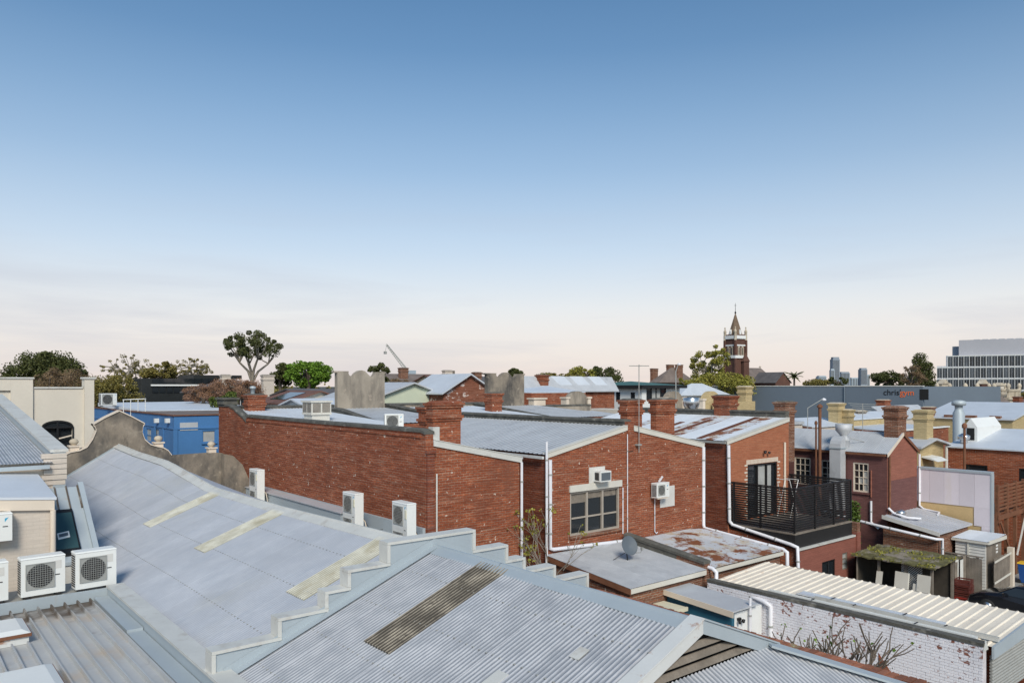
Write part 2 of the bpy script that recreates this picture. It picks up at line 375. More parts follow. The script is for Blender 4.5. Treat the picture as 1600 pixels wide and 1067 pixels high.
M['bark'] = mat('bark', (.15, .12, .095), .95, var=.35, vs=4, bump=.6)
M['bark_pale'] = mat('pale_bark', (.30, .26, .21), .9, var=.3, vs=3, bump=.4)
M['leaf_dark'] = leafmat('dark_leaf', (.060, .072, .026))
M['leaf_mid'] = leafmat('mid_leaf', (.075, .105, .026))
M['leaf_lime'] = leafmat('lime_leaf', (.10, .19, .025))
M['leaf_olive'] = leafmat('olive_leaf', (.14, .125, .04))
M['leaf_spring'] = leafmat('spring_leaf', (.20, .20, .045))
M['leaf_bare'] = leafmat('dry_twig', (.15, .11, .075))
M['leaf_rosy'] = leafmat('rosy_twig', (.19, .115, .085))
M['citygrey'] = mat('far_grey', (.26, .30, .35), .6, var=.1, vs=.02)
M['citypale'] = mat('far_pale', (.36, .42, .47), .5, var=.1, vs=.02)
M['darkclad'] = mat('black_cladding', (.022, .024, .024), .4, var=.3, vs=.3)
M['stone'] = mat('cream_stone', (.55, .47, .36), .85, var=.2, vs=1, stains=[((.22, .18, .15), 1.2, .55, .2, None)])
M['churchbrick'] = mat('church_brick', (.12, .058, .042), .9, var=.2, vs=.6)
M['darkcar'] = plain('car_paint', (.012, .013, .018), .12, .2, .6)
M['rubber'] = plain('rubber', (.02, .02, .02), .8)
M['chrome'] = plain('bright_metal', (.6, .6, .6), .25, .9)
M['dish'] = mat('dish_grey', (.105, .125, .145), .55, var=.08, vs=2)
M['crate'] = mat('crate_maroon', (.12, .028, .02), .6, var=.15, vs=3)
M['crate_red'] = mat('crate_red', (.45, .045, .03), .55, var=.1, vs=3)
M['bin_blue'] = plain('bin_blue', (.02, .09, .32), .5)
M['bin_yellow'] = plain('bin_yellow', (.75, .45, .03), .5)
M['cyan'] = plain('emblem_cyan', (.03, .35, .55), .5)
M['ivy'] = leafmat('ivy_leaf', (.06, .10, .02))


def soot(m, y0, y1, col_):
    # fan-blown soot on the sheets right under the plant ledge
    nt = m.node_tree; b = nt.nodes['Principled BSDF']; src = b.inputs['Base Color'].links[0].from_socket
    g = nt.nodes.new('ShaderNodeNewGeometry'); s = nt.nodes.new('ShaderNodeSeparateXYZ'); nt.links.new(g.outputs['Position'], s.inputs[0])
    mr = nt.nodes.new('ShaderNodeMapRange'); mr.inputs[1].default_value = y0; mr.inputs[2].default_value = y1; nt.links.new(s.outputs[1], mr.inputs[0])
    n = _noise(nt, 2.2, 6); a = nt.nodes.new('ShaderNodeMath'); a.operation = 'MULTIPLY_ADD'; a.inputs[1].default_value = .55; nt.links.new(mr.outputs[0], a.inputs[0]); nt.links.new(n.outputs['Fac'], a.inputs[2])
    r = _ramp(nt, a.outputs[0], .70, .98); nt.links.new(_mix(nt, r.outputs[0], src, col_), b.inputs['Base Color'])
soot(M['panroof'], 16.9, 18.6, (.13, .10, .075))
M['shadetimber'] = mat('shade_dark_timber', (.06, .05, .04), .9, var=.3, vs=2)  # timber colour darkened to stand for the shaded inside of the mossy shed
rib_dirt_shade(M['fibre_dirty'], (.035, .03, .024), .95, .45, .85)
rib_dirt_shade(M['fibreglass'], (.27, .25, .18), .8, .6, 1.0)
rib_dirt_shade(M['zinc'], (.19, .21, .24), .75, .62, 1.0)  # on the three zinc sheets the darker valleys are painted rib shade
rib_dirt_shade(M['zinc_smooth'], (.30, .33, .38), .4, .7, 1.0)
rib_dirt_shade(M['zinc_roof'], (.26, .28, .31), .5, .7, 1.0)
M['windowframe'] = mat('window_frame', (.38, .33, .275), .6, var=.1, vs=3)

# ------------------------------------------------------------------ building helpers
def wallface(mb, ax, c, u0, u1, z0, prof, holes=(), depth=.12):
    P = (lambda u, z, d=0.0: (u, c + d, z)) if ax == 'y' else (lambda u, z, d=0.0: (c + d, u, z))
    zm = min(z for _, z in prof)
    us = sorted({u0, u1, *[h[0] for h in holes], *[h[1] for h in holes]})
    zs = sorted({z0, zm, *[h[2] for h in holes], *[h[3] for h in holes]})
    for a, b in zip(us, us[1:]):
        for p, q in zip(zs, zs[1:]):
            cu, cz = (a + b) / 2, (p + q) / 2
            if any(h[0] < cu < h[1] and h[2] < cz < h[3] for h in holes): continue
            mb.poly([P(a, p), P(b, p), P(b, q), P(a, q)])
    if max(z for _, z in prof) > zm + 1e-4:
        pts = [P(u, z) for u, z in prof]
        if prof[0][1] > zm + 1e-4: pts = [P(u0, zm)] + pts
        if prof[-1][1] > zm + 1e-4: pts = pts + [P(u1, zm)]
        mb.poly(pts)
    for h in holes:
        a, b, p, q = h
        for (ua, za, ub, zb) in ((a, p, b, p), (b, p, b, q), (b, q, a, q), (a, q, a, p)):
            mb.poly([P(ua, za), P(ub, zb), P(ub, zb, depth), P(ua, za, depth)])
    return mb
def ubox(mb, ax, c, u0, u1, d0, d1, z0, z1):      # box given in wall coordinates, d = depth behind the wall face
    if ax == 'y': mb.box(u0, u1, c + d0, c + d1, z0, z1)
    else: mb.box(c + d0, c + d1, u0, u1, z0, z1)
    return mb
def window(parent, ax, c, u0, u1, z0, z1, nx=1, ny=1, fm='whitepaint', pm='glass', fw=.07, mw=.04, sill=None, depth=.09, name='window', palepanes=()):
    f = MB()
    for a, b, p, q in ((u0, u0+fw, z0, z1), (u1-fw, u1, z0, z1), (u0+fw, u1-fw, z0, z0+fw), (u0+fw, u1-fw, z1-fw, z1)):
        ubox(f, ax, c, a, b, .025, depth + .03, p, q)
    U0, U1, Z0, Z1 = u0 + fw, u1 - fw, z0 + fw, z1 - fw
    for i in range(1, nx):
        u = U0 + (U1 - U0) * i / nx; ubox(f, ax, c, u - mw/2, u + mw/2, .03, depth + .02, Z0, Z1)
    for j in range(1, ny):
        z = Z0 + (Z1 - Z0) * j / ny; ubox(f, ax, c, U0, U1, .034, depth + .016, z - mw/2, z + mw/2)
    w = obj(name, f, M[fm], parent)
    for i in range(nx):
        for j in range(ny):
            a = U0 + (U1 - U0) * i / nx; b = U0 + (U1 - U0) * (i + 1) / nx
            p = Z0 + (Z1 - Z0) * j / ny; q = Z0 + (Z1 - Z0) * (j + 1) / ny
            pane = MB(); ubox(pane, ax, c, a, b, depth - .012, depth - .006, p, q)
            k = M['glass_pale'] if (i, j) in palepanes else M[pm]
            obj('pane', pane, k, w)
    if sill: obj('sill', ubox(MB(), ax, c, u0 - .06, u1 + .06, -.09, .05, z0 - .1, z0 - .003), M[sill], w)
    return w
def chimney(parent, x0, x1, y0, y1, z0, z1, m='redbrick', bands=2, pot=0, cap='coping', name='chimney'):
    mb = MB(); mb.box(x0, x1, y0, y1, z0, z1 - .62)
    z = z1 - .62
    for k, (e, h) in enumerate(((.04, .09), (.08, .10), (.02, .26), (.07, .09), (.11, .08))):
        mb.box(x0 - e, x1 + e, y0 - e, y1 + e, z, z + h); z += h
    c = obj(name, mb, M[m], parent)
    w, d = x1 - x0, y1 - y0
    cp = MB(); cp.hexa([(x0-.06, y0-.06, z), (x1+.06, y0-.06, z), (x1+.06, y1+.06, z), (x0-.06, y1+.06, z)],
                       [(x0+.08, y0+.08, z+.07), (x1-.08, y0+.08, z+.07), (x1-.08, y1-.08, z+.07), (x0+.08, y1-.08, z+.07)])
    obj('chimney_cap', cp, M[cap], c)
    for i in range(pot):
        px_ = x0 + w * (i + .5) / pot
        obj('chimney_pot', MB().lathe((px_, (y0 + y1) / 2, z + .05), [(.13, 0), (.15, .06), (.11, .12), (.12, .38), (.15, .44), (.10, .45)], 10), M['pipegrey'], c)
    return c
def parapet(parent, ax, c, th, u0, u1, prof, z0, m, cap='coping', name='parapet', over=.05, ct=.09):
    # wall of thickness th with a sloping coping; prof = [(u, z top)]
    P = (lambda u, z, d: (u, c + d, z)) if ax == 'y' else (lambda u, z, d: (c + d, u, z))
    dv = (0, th, 0) if ax == 'y' else (th, 0, 0)
    mb = MB().prism([P(u0, z0, 0)] + [P(u, z - ct, 0) for u, z in prof] + [P(u1, z0, 0)], dv)
    w = obj(name, mb, M[m], parent)
    cp = MB(); n = len(prof)
    ring = lambda u, z: [P(u, z - ct + .002, -over), P(u, z - ct + .002, th + over), P(u, z - .02, th + over), P(u, z + .02, th * .62), P(u, z + .02, th * .38), P(u, z - .02, -over)]
    vs = []; fs = []
    for u, z in prof: vs += ring(u, z)
    for i in range(n - 1):
        for j in range(6): fs.append((i*6 + j, i*6 + (j+1) % 6, (i+1)*6 + (j+1) % 6, (i+1)*6 + j))
    fs += [tuple(range(6))[::-1], tuple(range((n-1)*6, n*6))]
    cp.add(vs, fs); obj('coping', cp, M[cap], w)
    return w
def roofsheets(parent, ridge, along, down, total, m, cover=.762, kind='wave', name='roof_sheet', split=None, pitch=.076, amp=.0095, extra=None):
    # lay overlapping sheets side by side; ridge = first upper corner
    n = max(1, round(total / cover)); w = total / n; out = []
    along = Vector(along).normalized(); down = Vector(down)
    nz = along.cross(down).normalized(); nz = -nz if nz.z < 0 else nz
    for i in range(n):
        p0 = Vector(ridge) + along * (w * i) + nz * (.004 * (i % 2))
        pr = wave(w * 1.0, pitch, amp) if kind == 'wave' else (trap(w, pitch, amp) if pitch < .28 else trap(w, pitch, amp, .14, .10))
        out.append(obj(name, MB().sheet(p0, along, down, w + .02, pr), M[m], parent))
    return out

def ac_unit(label, loc, rz, w=.9, h=.9, d=.34, fans=1, group=None, feet=True, emblem=True, tone='acwhite'):
    t = thing('air_conditioner', label, 'air conditioner', loc, rz, group)
    f0 = .06 if feet else 0
    body = MB(); e = .015
    body.hexa([(0, 0, f0), (w, 0, f0), (w, d, f0), (0, d, f0)], [(0, 0, h - .03), (w, 0, h - .03), (w, d, h - .03), (0, d, h - .03)])
    obj('casing', body, M[tone], t, True)
    obj('lid', MB().hexa([(-.012, -.012, h - .03), (w + .012, -.012, h - .03), (w + .012, d + .012, h - .03), (-.012, d + .012, h - .03)],
                         [(.01, .01, h), (w - .01, .01, h), (w - .01, d - .01, h), (.01, d - .01, h)]), M[tone], t, True)
    fs = min(.66 * w, (h - .14) / fans * .92); r = fs * .46
    cx = .06 + fs / 2 + .02
    for k in range(fans):
        cz = f0 + (h - f0) * (k + .5) / fans
        g = MB()
        for a, b, p, q in ((-1, 1, -1, -.94), (-1, 1, .94, 1), (-1, -.94, -.94, .94), (.94, 1, -.94, .94)):
            s_ = fs / 2; g.box(cx + a*s_, cx + b*s_, -.022, -.002, cz + p*s_, cz + q*s_)
        # corner plates leave a round opening
        N = 24
        for j in range(N):
            t0, t1 = 2*math.pi*j/N, 2*math.pi*(j+1)/N
            def sq(t_):
                c_, s_ = math.cos(t_), math.sin(t_); k_ = fs/2*.95 / max(abs(c_), abs(s_)); return (cx + c_*k_, -.012, cz + s_*k_)
            g.poly([(cx + r*math.cos(t0), -.012, cz + r*math.sin(t0)), (cx + r*math.cos(t1), -.012, cz + r*math.sin(t1)), sq(t1), sq(t0)])
        gr = obj('fan_guard', g, M['grille'], t, True)
        bars = MB()
        for j in range(-5, 6):
            o_ = j * r / 5.5; L = math.sqrt(max(0, r*r - o_*o_))
            bars.box(cx + o_ - .003, cx + o_ + .003, -.020, -.014, cz - L, cz + L)
            bars.box(cx - L, cx + L, -.0265, -.0205, cz + o_ - .003, cz + o_ + .003)
        obj('guard_bars', bars, M['grille'], gr, True)
        disc = MB(); disc.poly([(cx + r*math.cos(2*math.pi*j/N), -.004, cz + r*math.sin(2*math.pi*j/N)) for j in range(N)])
        fan = obj('fan', disc, M['fan'], t, True)
        bl = MB()
        for j in range(3):
            a0 = 2*math.pi*j/3 + .4
            bl.poly([(cx + .12*r*math.cos(a0), -.006, cz + .12*r*math.sin(a0)), (cx + .9*r*math.cos(a0 - .15), -.0065, cz + .9*r*math.sin(a0 - .15)),
                     (cx + .95*r*math.cos(a0 + .5), -.009, cz + .95*r*math.sin(a0 + .5)), (cx + .2*r*math.cos(a0 + .9), -.008, cz + .2*r*math.sin(a0 + .9))])
        obj('fan_blades', bl, M['rubber'], fan, True)
    lou = MB(); k = 0
    z = f0 + .05
    while z < h - .08:
        lou.box(-.006, -.001, .03, d - .03, z, z + .03); z += .05
    obj('side_coil', lou, M['fan'], t, True)
    if feet:
        for x in (.12, w - .12): obj('foot', MB().box(x - .05, x + .05, .01, d - .01, 0, f0), M['rubber'], t, True)
    ex = w - .14
    if not emblem: obj('label_plate', MB().box(ex - .06, ex + .07, -.004, -.001, h * .66, h * .86), M['pipegrey'], t, True); obj('rating_label', MB().box(ex - .05, ex + .04, -.004, -.001, h * .5, h * .5 + .022), M['fan'], t, True)
    if emblem:
        obj('emblem', MB().prism([(ex, -.0015, h - .12), (ex + .07, -.0015, h - .10), (ex, -.0015, h - .20)], (0, -.003, 0)), M['cyan'], t, True)
        obj('rating_label', MB().box(ex - .04, ex + .06, -.004, -.001, h * .5, h * .5 + .022), M['fan'], t, True)
    return t
def pipe(name, pts, r, label, cat='pipe', m='pvc', group=None, brackets=True):
    t = thing(name, label, cat, tuple(pts[0]), 0, group)
    obj('run', MB().tube(pts, r, 10), M[m], t)
    for a, b in zip(pts, pts[1:]):
        a, b = Vector(a), Vector(b); L = (b - a).length
        if L > 1.0:
            k = int(L / 1.3) + 1
            for i in range(k):
                q = a + (b - a) * ((i + .5) / k); d = (b - a).normalized() * .025
                obj('collar', MB().tube([q - d, q + d], r * 1.18, 10), M[m], t)
    return t

# ------------------------------------------------------------------ ground
struct('ground', MB().poly([(-7000, -3000, 0), (9000, -3000, 0), (9000, 9000, 0), (-7000, 9000, 0)]), mat('suburb_ground', (.10, .10, .085), .95, var=.4, vs=.02))
struct('lane', MB().poly([(27.4, -20, .004), (60, -20, .004), (60, 14.2, .004), (27.4, 14.2, .004)]), M['concrete'])
struct('yard', MB().poly([(12.9, -10, .006), (27.2, -10, .006), (27.2, 21.4, .006), (12.9, 21.4, .006)]), M['concrete'])
struct('street', MB().poly([(-80, 42.4, .008), (160, 42.4, .008), (160, 49.6, .008), (-80, 49.6, .008)]), M['asphalt'])

# ------------------------------------------------------------------ near warehouse with hipped corrugated roof
PITCH = .39
RX, RZ, YG, YS = 8.0, 7.0, 5.93, 11.93
A = thing('corrugated_warehouse', 'long grey corrugated iron roof with louvred gablet end and one mossy dark strip', 'building', (8, 9, 0))
wb = MB(); wb.box(4.3, 11.7, 3.3, YS - .02, 0, 5.3); obj('wall', wb, M['darkbrick'], A)
slope = Vector((-3.75, 0, -3.75 * PITCH))
n = 8; w = (YS - YG - .02) / n; scr = MB()
for i in range(n):
    y1 = YG + w * i
    p0 = Vector((RX - .05, y1, RZ - .02 - .009 * (i % 2)))
    if i == 5:
        cut = 2.25 / 3.75
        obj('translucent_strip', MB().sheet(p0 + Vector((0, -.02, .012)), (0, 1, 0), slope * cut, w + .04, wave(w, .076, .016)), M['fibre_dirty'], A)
        obj('roof_sheet', MB().sheet(p0 + slope * (cut - .03), (0, 1, 0), slope * (1.03 - cut), w + .02, wave(w)), M['zinc'], A)
    else:
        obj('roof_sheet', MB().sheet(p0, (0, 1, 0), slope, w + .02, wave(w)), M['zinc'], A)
    for t_ in (.18, .42, .66, .9):
        for a_ in (.1, .3, .5, .7, .9):
            qq = p0 + slope * t_ + Vector((0, w * a_, .016)); scr.box(qq.x - .012, qq.x + .012, qq.y - .012, qq.y + .012, qq.z - .004, qq.z + .008)
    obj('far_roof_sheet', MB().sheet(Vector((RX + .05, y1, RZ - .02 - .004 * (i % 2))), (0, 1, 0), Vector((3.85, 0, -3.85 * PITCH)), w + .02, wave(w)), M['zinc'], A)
o = obj('roof_screws', scr, M['grille'], A); o['kind'] = 'stuff'
for (x_, y_, l_, w_) in ((6.05, 7.55, .30, .22), (5.2, 8.3, .34, .2), (6.9, 6.9, .2, .16)):
    zr_ = RZ - (RX - x_) * PITCH + .012
    obj('roof_patch', MB().slab([(x_ - l_/2, y_, zr_ - l_/2 * PITCH + .012), (x_ + l_/2, y_, zr_ + l_/2 * PITCH + .012), (x_ + l_/2, y_ + w_, zr_ + l_/2 * PITCH + .012), (x_ - l_/2, y_ + w_, zr_ - l_/2 * PITCH + .012)], .012), M['flash_pale'], A)
def ridgecap(parent, pts, half=.20, name='ridge_cap', m='zinc_smooth', pitch=PITCH):
    pr = ((-half, -half * pitch + .015), (-.035, .02), (-.02, .05), (.02, .05), (.035, .02), (half, -half * pitch + .015))
    vs = []; fs = []
    for p in pts:
        for a, h in pr: vs.append((p[0] + a, p[1], p[2] + h))
        for a, h in pr[::-1]: vs.append((p[0] + a, p[1], p[2] + h - .012))
    k = 12
    for i in range(len(pts) - 1):
        for j in range(k): fs.append((i*k + j, i*k + (j+1) % k, (i+1)*k + (j+1) % k, (i+1)*k + j))
    fs += [tuple(range(k)), tuple(range((len(pts)-1)*k, len(pts)*k))]
    return obj(name, MB().add(vs, fs), M[m], parent)
for a, b in ((YG - .02, 7.9), (7.88, 9.95), (9.93, YS - .02)):
    ridgecap(A, [(RX, a, RZ + (.003 if a < 7 else 0)), (RX, b, RZ + (.003 if a < 7 else 0))], m='flash')
# dutch gable: barges, louvres, hip roof falling toward the viewer
hb = 6.42; hw = (RZ - hb) / PITCH
for s_, nm in ((-1, 'barge_board'), (1, 'barge_board')):
    L = 4.15 if s_ < 0 else hw + .25
    bm_ = MB().prism([(RX, YG - .05, RZ + .06), (RX + s_ * L, YG - .05, RZ + .06 - L * PITCH), (RX + s_ * L, YG - .05, RZ - .12 - L * PITCH), (RX, YG - .05, RZ - .12)], (0, .03, 0))
    obj(nm, bm_, M['rustedge' if s_ < 0 else 'flash'], A)
    cap = MB().prism([(RX, YG - .07, RZ + .085), (RX + s_ * L, YG - .07, RZ + .085 - L * PITCH), (RX + s_ * L, YG - .07, RZ + .062 - L * PITCH), (RX, YG - .07, RZ + .062)], (0, .22, 0))
    obj('barge_cap', cap, M['rustedge' if s_ < 0 else 'flash'], A)
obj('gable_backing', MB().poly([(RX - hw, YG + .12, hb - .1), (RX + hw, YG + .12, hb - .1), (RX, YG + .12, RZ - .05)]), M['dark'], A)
for k in range(4):
    z = hb + .04 + k * .135; half = (RZ - .1 - z) / PITCH
    if half > .15:
        obj('louvre', MB().hexa([(RX - half, YG - .03, z - .02), (RX + half, YG - .03, z - .02), (RX + half, YG - .015, z - .02), (RX - half, YG - .015, z - .02)],
                                [(RX - half, YG + .03, z + .045), (RX + half, YG + .03, z + .045), (RX + half, YG + .045, z + .045), (RX - half, YG + .045, z + .045)]), M['oldtimber'], A)
HP = .51
def hipz(y): return hb - .02 - (YG - .02 - y) * HP
yb = 3.3
hip = MB(); pr = wave(1, 1/ (8.3/.076), .0095)
x0, x1 = RX - 4.2, RX + 4.2; m_ = int((x1 - x0) / .076) * 6
top, bot = [], []
for i in range(m_ + 1):
    x = x0 + (x1 - x0) * i / m_; h = .0095 * (1 - math.cos(2 * math.pi * i / 6))
    e_ = max(0.0, abs(x - RX) - hw) * PITCH / HP
    yt = max(yb + .02, YG - .02 - e_)
    top.append((x, yt, hipz(yt) + h)); bot.append((x, yb, hipz(yb) + h))
k = len(top); hv = [.5 + .5 * math.cos(2 * math.pi * i / 6) for i in range(k)]; hip.add(top + bot, [(i, i + k, i + k + 1, i + 1) for i in range(k - 1)], val=hv + hv)
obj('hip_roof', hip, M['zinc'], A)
for s_ in (-1, 1):
    y2 = YG - 2.0; xe = hw + 2.0 * HP / PITCH
    a = Vector((RX + s_ * hw, YG - .04, hb + .02)); b = Vector((RX + s_ * xe, y2, hipz(y2) + .02))
    obj('hip_cap', MB().bar(a, b, .26, .03), M['flash'], A)

# far wing of the warehouse: smooth blue-grey roof
B = thing('smooth_roofed_warehouse', 'long blue-grey sheet roof with three yellowed skylight strips behind the stepped wall', 'building', (8, 24, 0))
obj('wall', MB().box(4.3, 12.2, 12.25, 36.2, 0, 5.0), M['darkbrick'], B)
RPTS = [(12.2, 7.0), (18.9, 6.86), (23.6, 6.83), (24.4, 6.86), (29.0, 7.27), (33.0, 7.33), (36.3, 7.46)]
def rz_(y):
    for (a, za), (b, zb) in zip(RPTS, RPTS[1:]):
        if y <= b: return za + (zb - za) * (y - a) / (b - a)
    return RPTS[-1][1]
def ez_(y): return 5.48 + (5.12 - 5.48) * max(0, (y - 18)) / 18.3
cov = .762; n = round((36.2 - 12.2) / cov); w = (36.2 - 12.2) / n
strips = [min(range(n), key=lambda i: abs(12.2 + w * (i + .5) - y)) for y in (23.1, 18.8, 13.65)]
screws = MB()
for i in range(n):
    ya, yb_ = 12.2 + w * i, 12.2 + w * (i + 1) + .02
    def P_(y, t, h): 
        zr, ze = rz_(y), ez_(y); return (RX - .04 + (4.22 - RX) * t, y, zr + (ze - zr) * t + h - .02 + .003 * (i % 2))
    def strip(t0, t1, amp, lift=0):
        pr = wave(w, .076, amp, 4); vs = []
        for a, h in pr:
            y = ya + (yb_ - ya) * a; vs += [P_(y, t0, h + lift), P_(y, t1, h + lift)]
        return MB().add(vs, [(2*j, 2*j+1, 2*j+3, 2*j+2) for j in range(len(pr) - 1)], val=[v_ for a, h in pr for v_ in [1 - h / (2 * amp)] * 2])
    if i in strips:
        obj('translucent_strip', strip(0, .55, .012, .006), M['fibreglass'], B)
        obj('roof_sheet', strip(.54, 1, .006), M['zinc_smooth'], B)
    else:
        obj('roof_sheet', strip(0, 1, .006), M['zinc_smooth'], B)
    ye = (ya + yb_) / 2
    obj('far_roof_sheet', MB().poly([(RX, ya, rz_(ya) - .02), (RX, yb_, rz_(yb_) - .02), (12.0, yb_, ez_(yb_)), (12.0, ya, ez_(ya))]), M['zinc_smooth'], B)
    for t in (.22, .5, .78):
        for a in (.1, .3, .5, .7, .9):
            q = P_(ya + w * a, t, .014); screws.box(q[0] - .012, q[0] + .012, q[1] - .012, q[1] + .012, q[2] - .004, q[2] + .006)
o = obj('roof_screws', screws, M['grille'], B); o['kind'] = 'stuff'
yy = [12.2, 16, 18.9, 23.6, 24.4, 26.7, 29.0, 33.0, 36.28]
for a, b in zip(yy, yy[1:]):
    ridgecap(B, [(RX, a, rz_(a)), (RX, b + .015, rz_(b))], m='flash_pale', half=.24)
vg = MB().prism([(RX, 36.02, 7.50), (4.2, 36.02, ez_(36) + .06), (4.2, 36.02, ez_(36) - .02), (RX, 36.02, 7.42)], (0, .26, 0))
obj('verge_flashing', vg, M['flash'], B)

# stepped party wall between the two roofs
SW = thing('stepped_party_wall', 'stepped pale grey metal-clad party wall crossing between the two corrugated roofs', 'wall', (8, YS, 0))
steps = [(3.95, 5.0, 5.94), (5.0, 5.82, 6.25), (5.82, 6.24, 6.54), (6.24, 7.02, 6.84), (7.02, 8.92, 7.21), (8.92, 9.74, 6.81), (9.74, 10.2, 6.49), (10.2, 11.05, 6.20), (11.05, 12.04, 5.88)]
for i, (a, b, z) in enumerate(steps):
    obj('cladding_panel', MB().box(a + .002, b - .002, YS + .012, YS + .25, 4.6, z - .05), M['flash'], SW)
    obj('cap', MB().box(a - .03, b + .03, YS - .02, YS + .28, z - .05, z), M['flash_pale'], SW)
    prev = steps[i-1][2] if i else 5.45
    nxt = steps[i+1][2] if i < 8 else 5.3
    if prev < z: obj('riser_cap', MB().box(a - .034, a + .03, YS - .018, YS + .276, prev + .004, z - .054), M['flash_pale'], SW)
    if nxt < z: obj('riser_cap', MB().box(b - .03, b + .034, YS - .018, YS + .276, nxt + .004, z - .054), M['flash_pale'], SW)
for s_ in (-1, 1):
    L = 3.9
    obj('apron_flashing', MB().prism([(RX, YS - .004, RZ + .16), (RX + s_*L, YS - .004, RZ + .16 - L*PITCH), (RX + s_*L, YS - .004, RZ + .0 - L*PITCH), (RX, YS - .004, RZ)], (0, .008, 0)), M['flash'], SW)
    obj('apron_flashing', MB().prism([(RX, YS - .17, RZ + .045), (RX + s_*L, YS - .17, RZ + .045 - L*PITCH), (RX + s_*L, YS - .17, RZ + .035 - L*PITCH), (RX, YS - .17, RZ + .035)], (0, .166, 0)), M['flash'], SW)

# curved street gable of the far wing, seen from behind
YF = 36.3
Z1p = lambda p: onY(p[0] / 4, 500 + p[1] / 4, YF)
outl = [(362, 900), (372, 872), (395, 850), (440, 828), (500, 817), (545, 795), (580, 745), (603, 692), (592, 668), (580, 656), (660, 610), (745, 570), (825, 607), (905, 650), (893, 668), (889, 705), (905, 750), (940, 780), (985, 793), (1020, 800), (1050, 818), (1072, 846), (1345, 828), (1392, 832)]
pts = [Z1p(p) for p in outl]
GB = thing('curved_gable_wall', 'sooty rendered gable wall with curved shoulders behind the blue-grey roof', 'wall', (8, YF, 0))
obj('wall', MB().prism([(pts[0].x, YF, 2.0)] + pts + [(pts[-1].x, YF, 2.0)], (0, .34, 0)), M['render_dark'], GB)
cpm = MB()
for a, b in zip(pts[:-3], pts[1:-2]):
    d = Vector((0, 0, .05)); cpm.hexa([a + Vector((0, -.05, 0)), b + Vector((0, -.05, 0)), b + Vector((0, .40, 0)), a + Vector((0, .40, 0))], [a + Vector((0, -.05, 0)) + d, b + Vector((0, -.05, 0)) + d, b + Vector((0, .40, 0)) + d, a + Vector((0, .40, 0)) + d])
obj('coping', cpm, M['creamtrim'], GB)
for k, (px, pyb) in enumerate(((116, 706), (248, 700), (331, 708))):
    q = onY(px, pyb, YF + .15)
    f_ = obj('finial', MB().box(q.x - .17, q.x + .17, q.y - .1, q.y + .24, q.z - .15, q.z + .22).box(q.x - .22, q.x + .22, q.y - .15, q.y + .29, q.z + .22, q.z + .28), M['creamtrim'], GB)
    obj('finial_ball', MB().lathe((q.x, q.y + .07, q.z + .28), [(.09, 0), (.10, .03), (.16, .08), (.18, .15), (.14, .23), (.06, .27), (.01, .28)], 12), M['stone'], f_)
qb = onY(349, 735, YF - .2)
obj('buttress', MB().prism([(12.35, YF - .5, 4.0), (12.35, YF - .5, 6.85), (12.75, YF - .5, 6.75), (13.2, YF - .5, 6.3), (13.5, YF - .5, 5.6), (13.55, YF - .5, 4.0)], (0, .5, 0)), M['render_dark'], GB)

# ------------------------------------------------------------------ near left roof
N = thing('pan_roofed_building', 'stained metal pan roof with upstand ribs inside a low parapet', 'building', (0, 12, 0))
obj('wall', MB().box(-4.0, 3.88, 4.0, 18.6, 0, 5.28), M['cream'], N)
obj('roof_deck', MB().box(-4.0, 3.58, 4.0, 18.55, 5.29, 5.34), M['panroof'], N)
for k in range(31):
    x = 3.52 - .242 * k
    y1 = 18.55
    segs = [(4.0, 18.55)]
    if .3 < x < 2.20: segs = [(4.0, 12.1), (14.25, 16.15), (17.4, 18.55)]
    for a, b in segs:
        obj('roof_rib', MB().hexa([(x - .022, a, 5.338), (x + .022, a, 5.338), (x + .022, b, 5.338), (x - .022, b, 5.338)], [(x - .014, a, 5.42), (x + .014, a, 5.42), (x + .014, b, 5.42), (x - .014, b, 5.42)]), M['panroof'], N)
obj('box_gutter', MB().box(3.60, 3.885, 4.0, 15.7, 5.28, 5.36), M['flash'], N)
obj('box_gutter', MB().box(3.60, 3.885, 15.704, 18.56, 5.28, 5.41), M['flash'], N)
obj('parapet', MB().box(3.90, 4.18, 4.0, 18.72, 4.6, 5.56), M['flash'], N)
for a, b in ((4.0, 8.4), (8.404, 11.9), (11.904, 14.9), (14.904, 18.72)):
    obj('parapet_cap', MB().box(3.87, 4.22, a, b, 5.562, 5.61), M['flash_pale'], N)
obj('edge_beam', MB().box(-4.0, 3.96, 18.74, 18.82, 5.30, 5.53), M['flash'], N)
obj('plant_ledge', MB().box(-4.0, 4.2, 18.822, 19.9, 4.4, 5.50), M['grille'], N)
for (x0, x1, y0, y1, zt) in ((.5, 2.10, 16.25, 17.3, 5.58), (.4, 2.12, 12.2, 14.15, 5.58)):
    sk = obj('skylight', MB().box(x0, x1, y0, y1, 5.345, zt - .10), M['rustedge'], N)
    fr = MB().box(x0 - .04, x1 + .04, y0 - .04, y1 + .04, zt - .098, zt - .04); obj('skylight_frame', fr, M['timber'], sk)
    dm = MB().hexa([(x0 - .03, y0 - .03, zt - .038), (x1 + .03, y0 - .03, zt - .038), (x1 + .03, y1 + .03, zt - .038), (x0 - .03, y1 + .03, zt - .038)], [(x0 + .10, y0 + .10, zt + .02), (x1 - .10, y0 + .10, zt + .02), (x1 - .10, y1 - .10, zt + .02), (x0 + .10, y1 - .10, zt + .02)])
    obj('skylight_dome', dm, M['acwhite'], sk)
GAC = 'outdoor air conditioning units'
ac_unit('square white outdoor fan unit at the parapet corner of the pan roof', (3.30, 18.86, 5.505), .06, .82, .87, .34, group=GAC, emblem=False)
ac_unit('square white outdoor fan unit second from the parapet corner of the pan roof', (2.30, 18.90, 5.505), .06, .82, .87, .34, group=GAC, emblem=False)
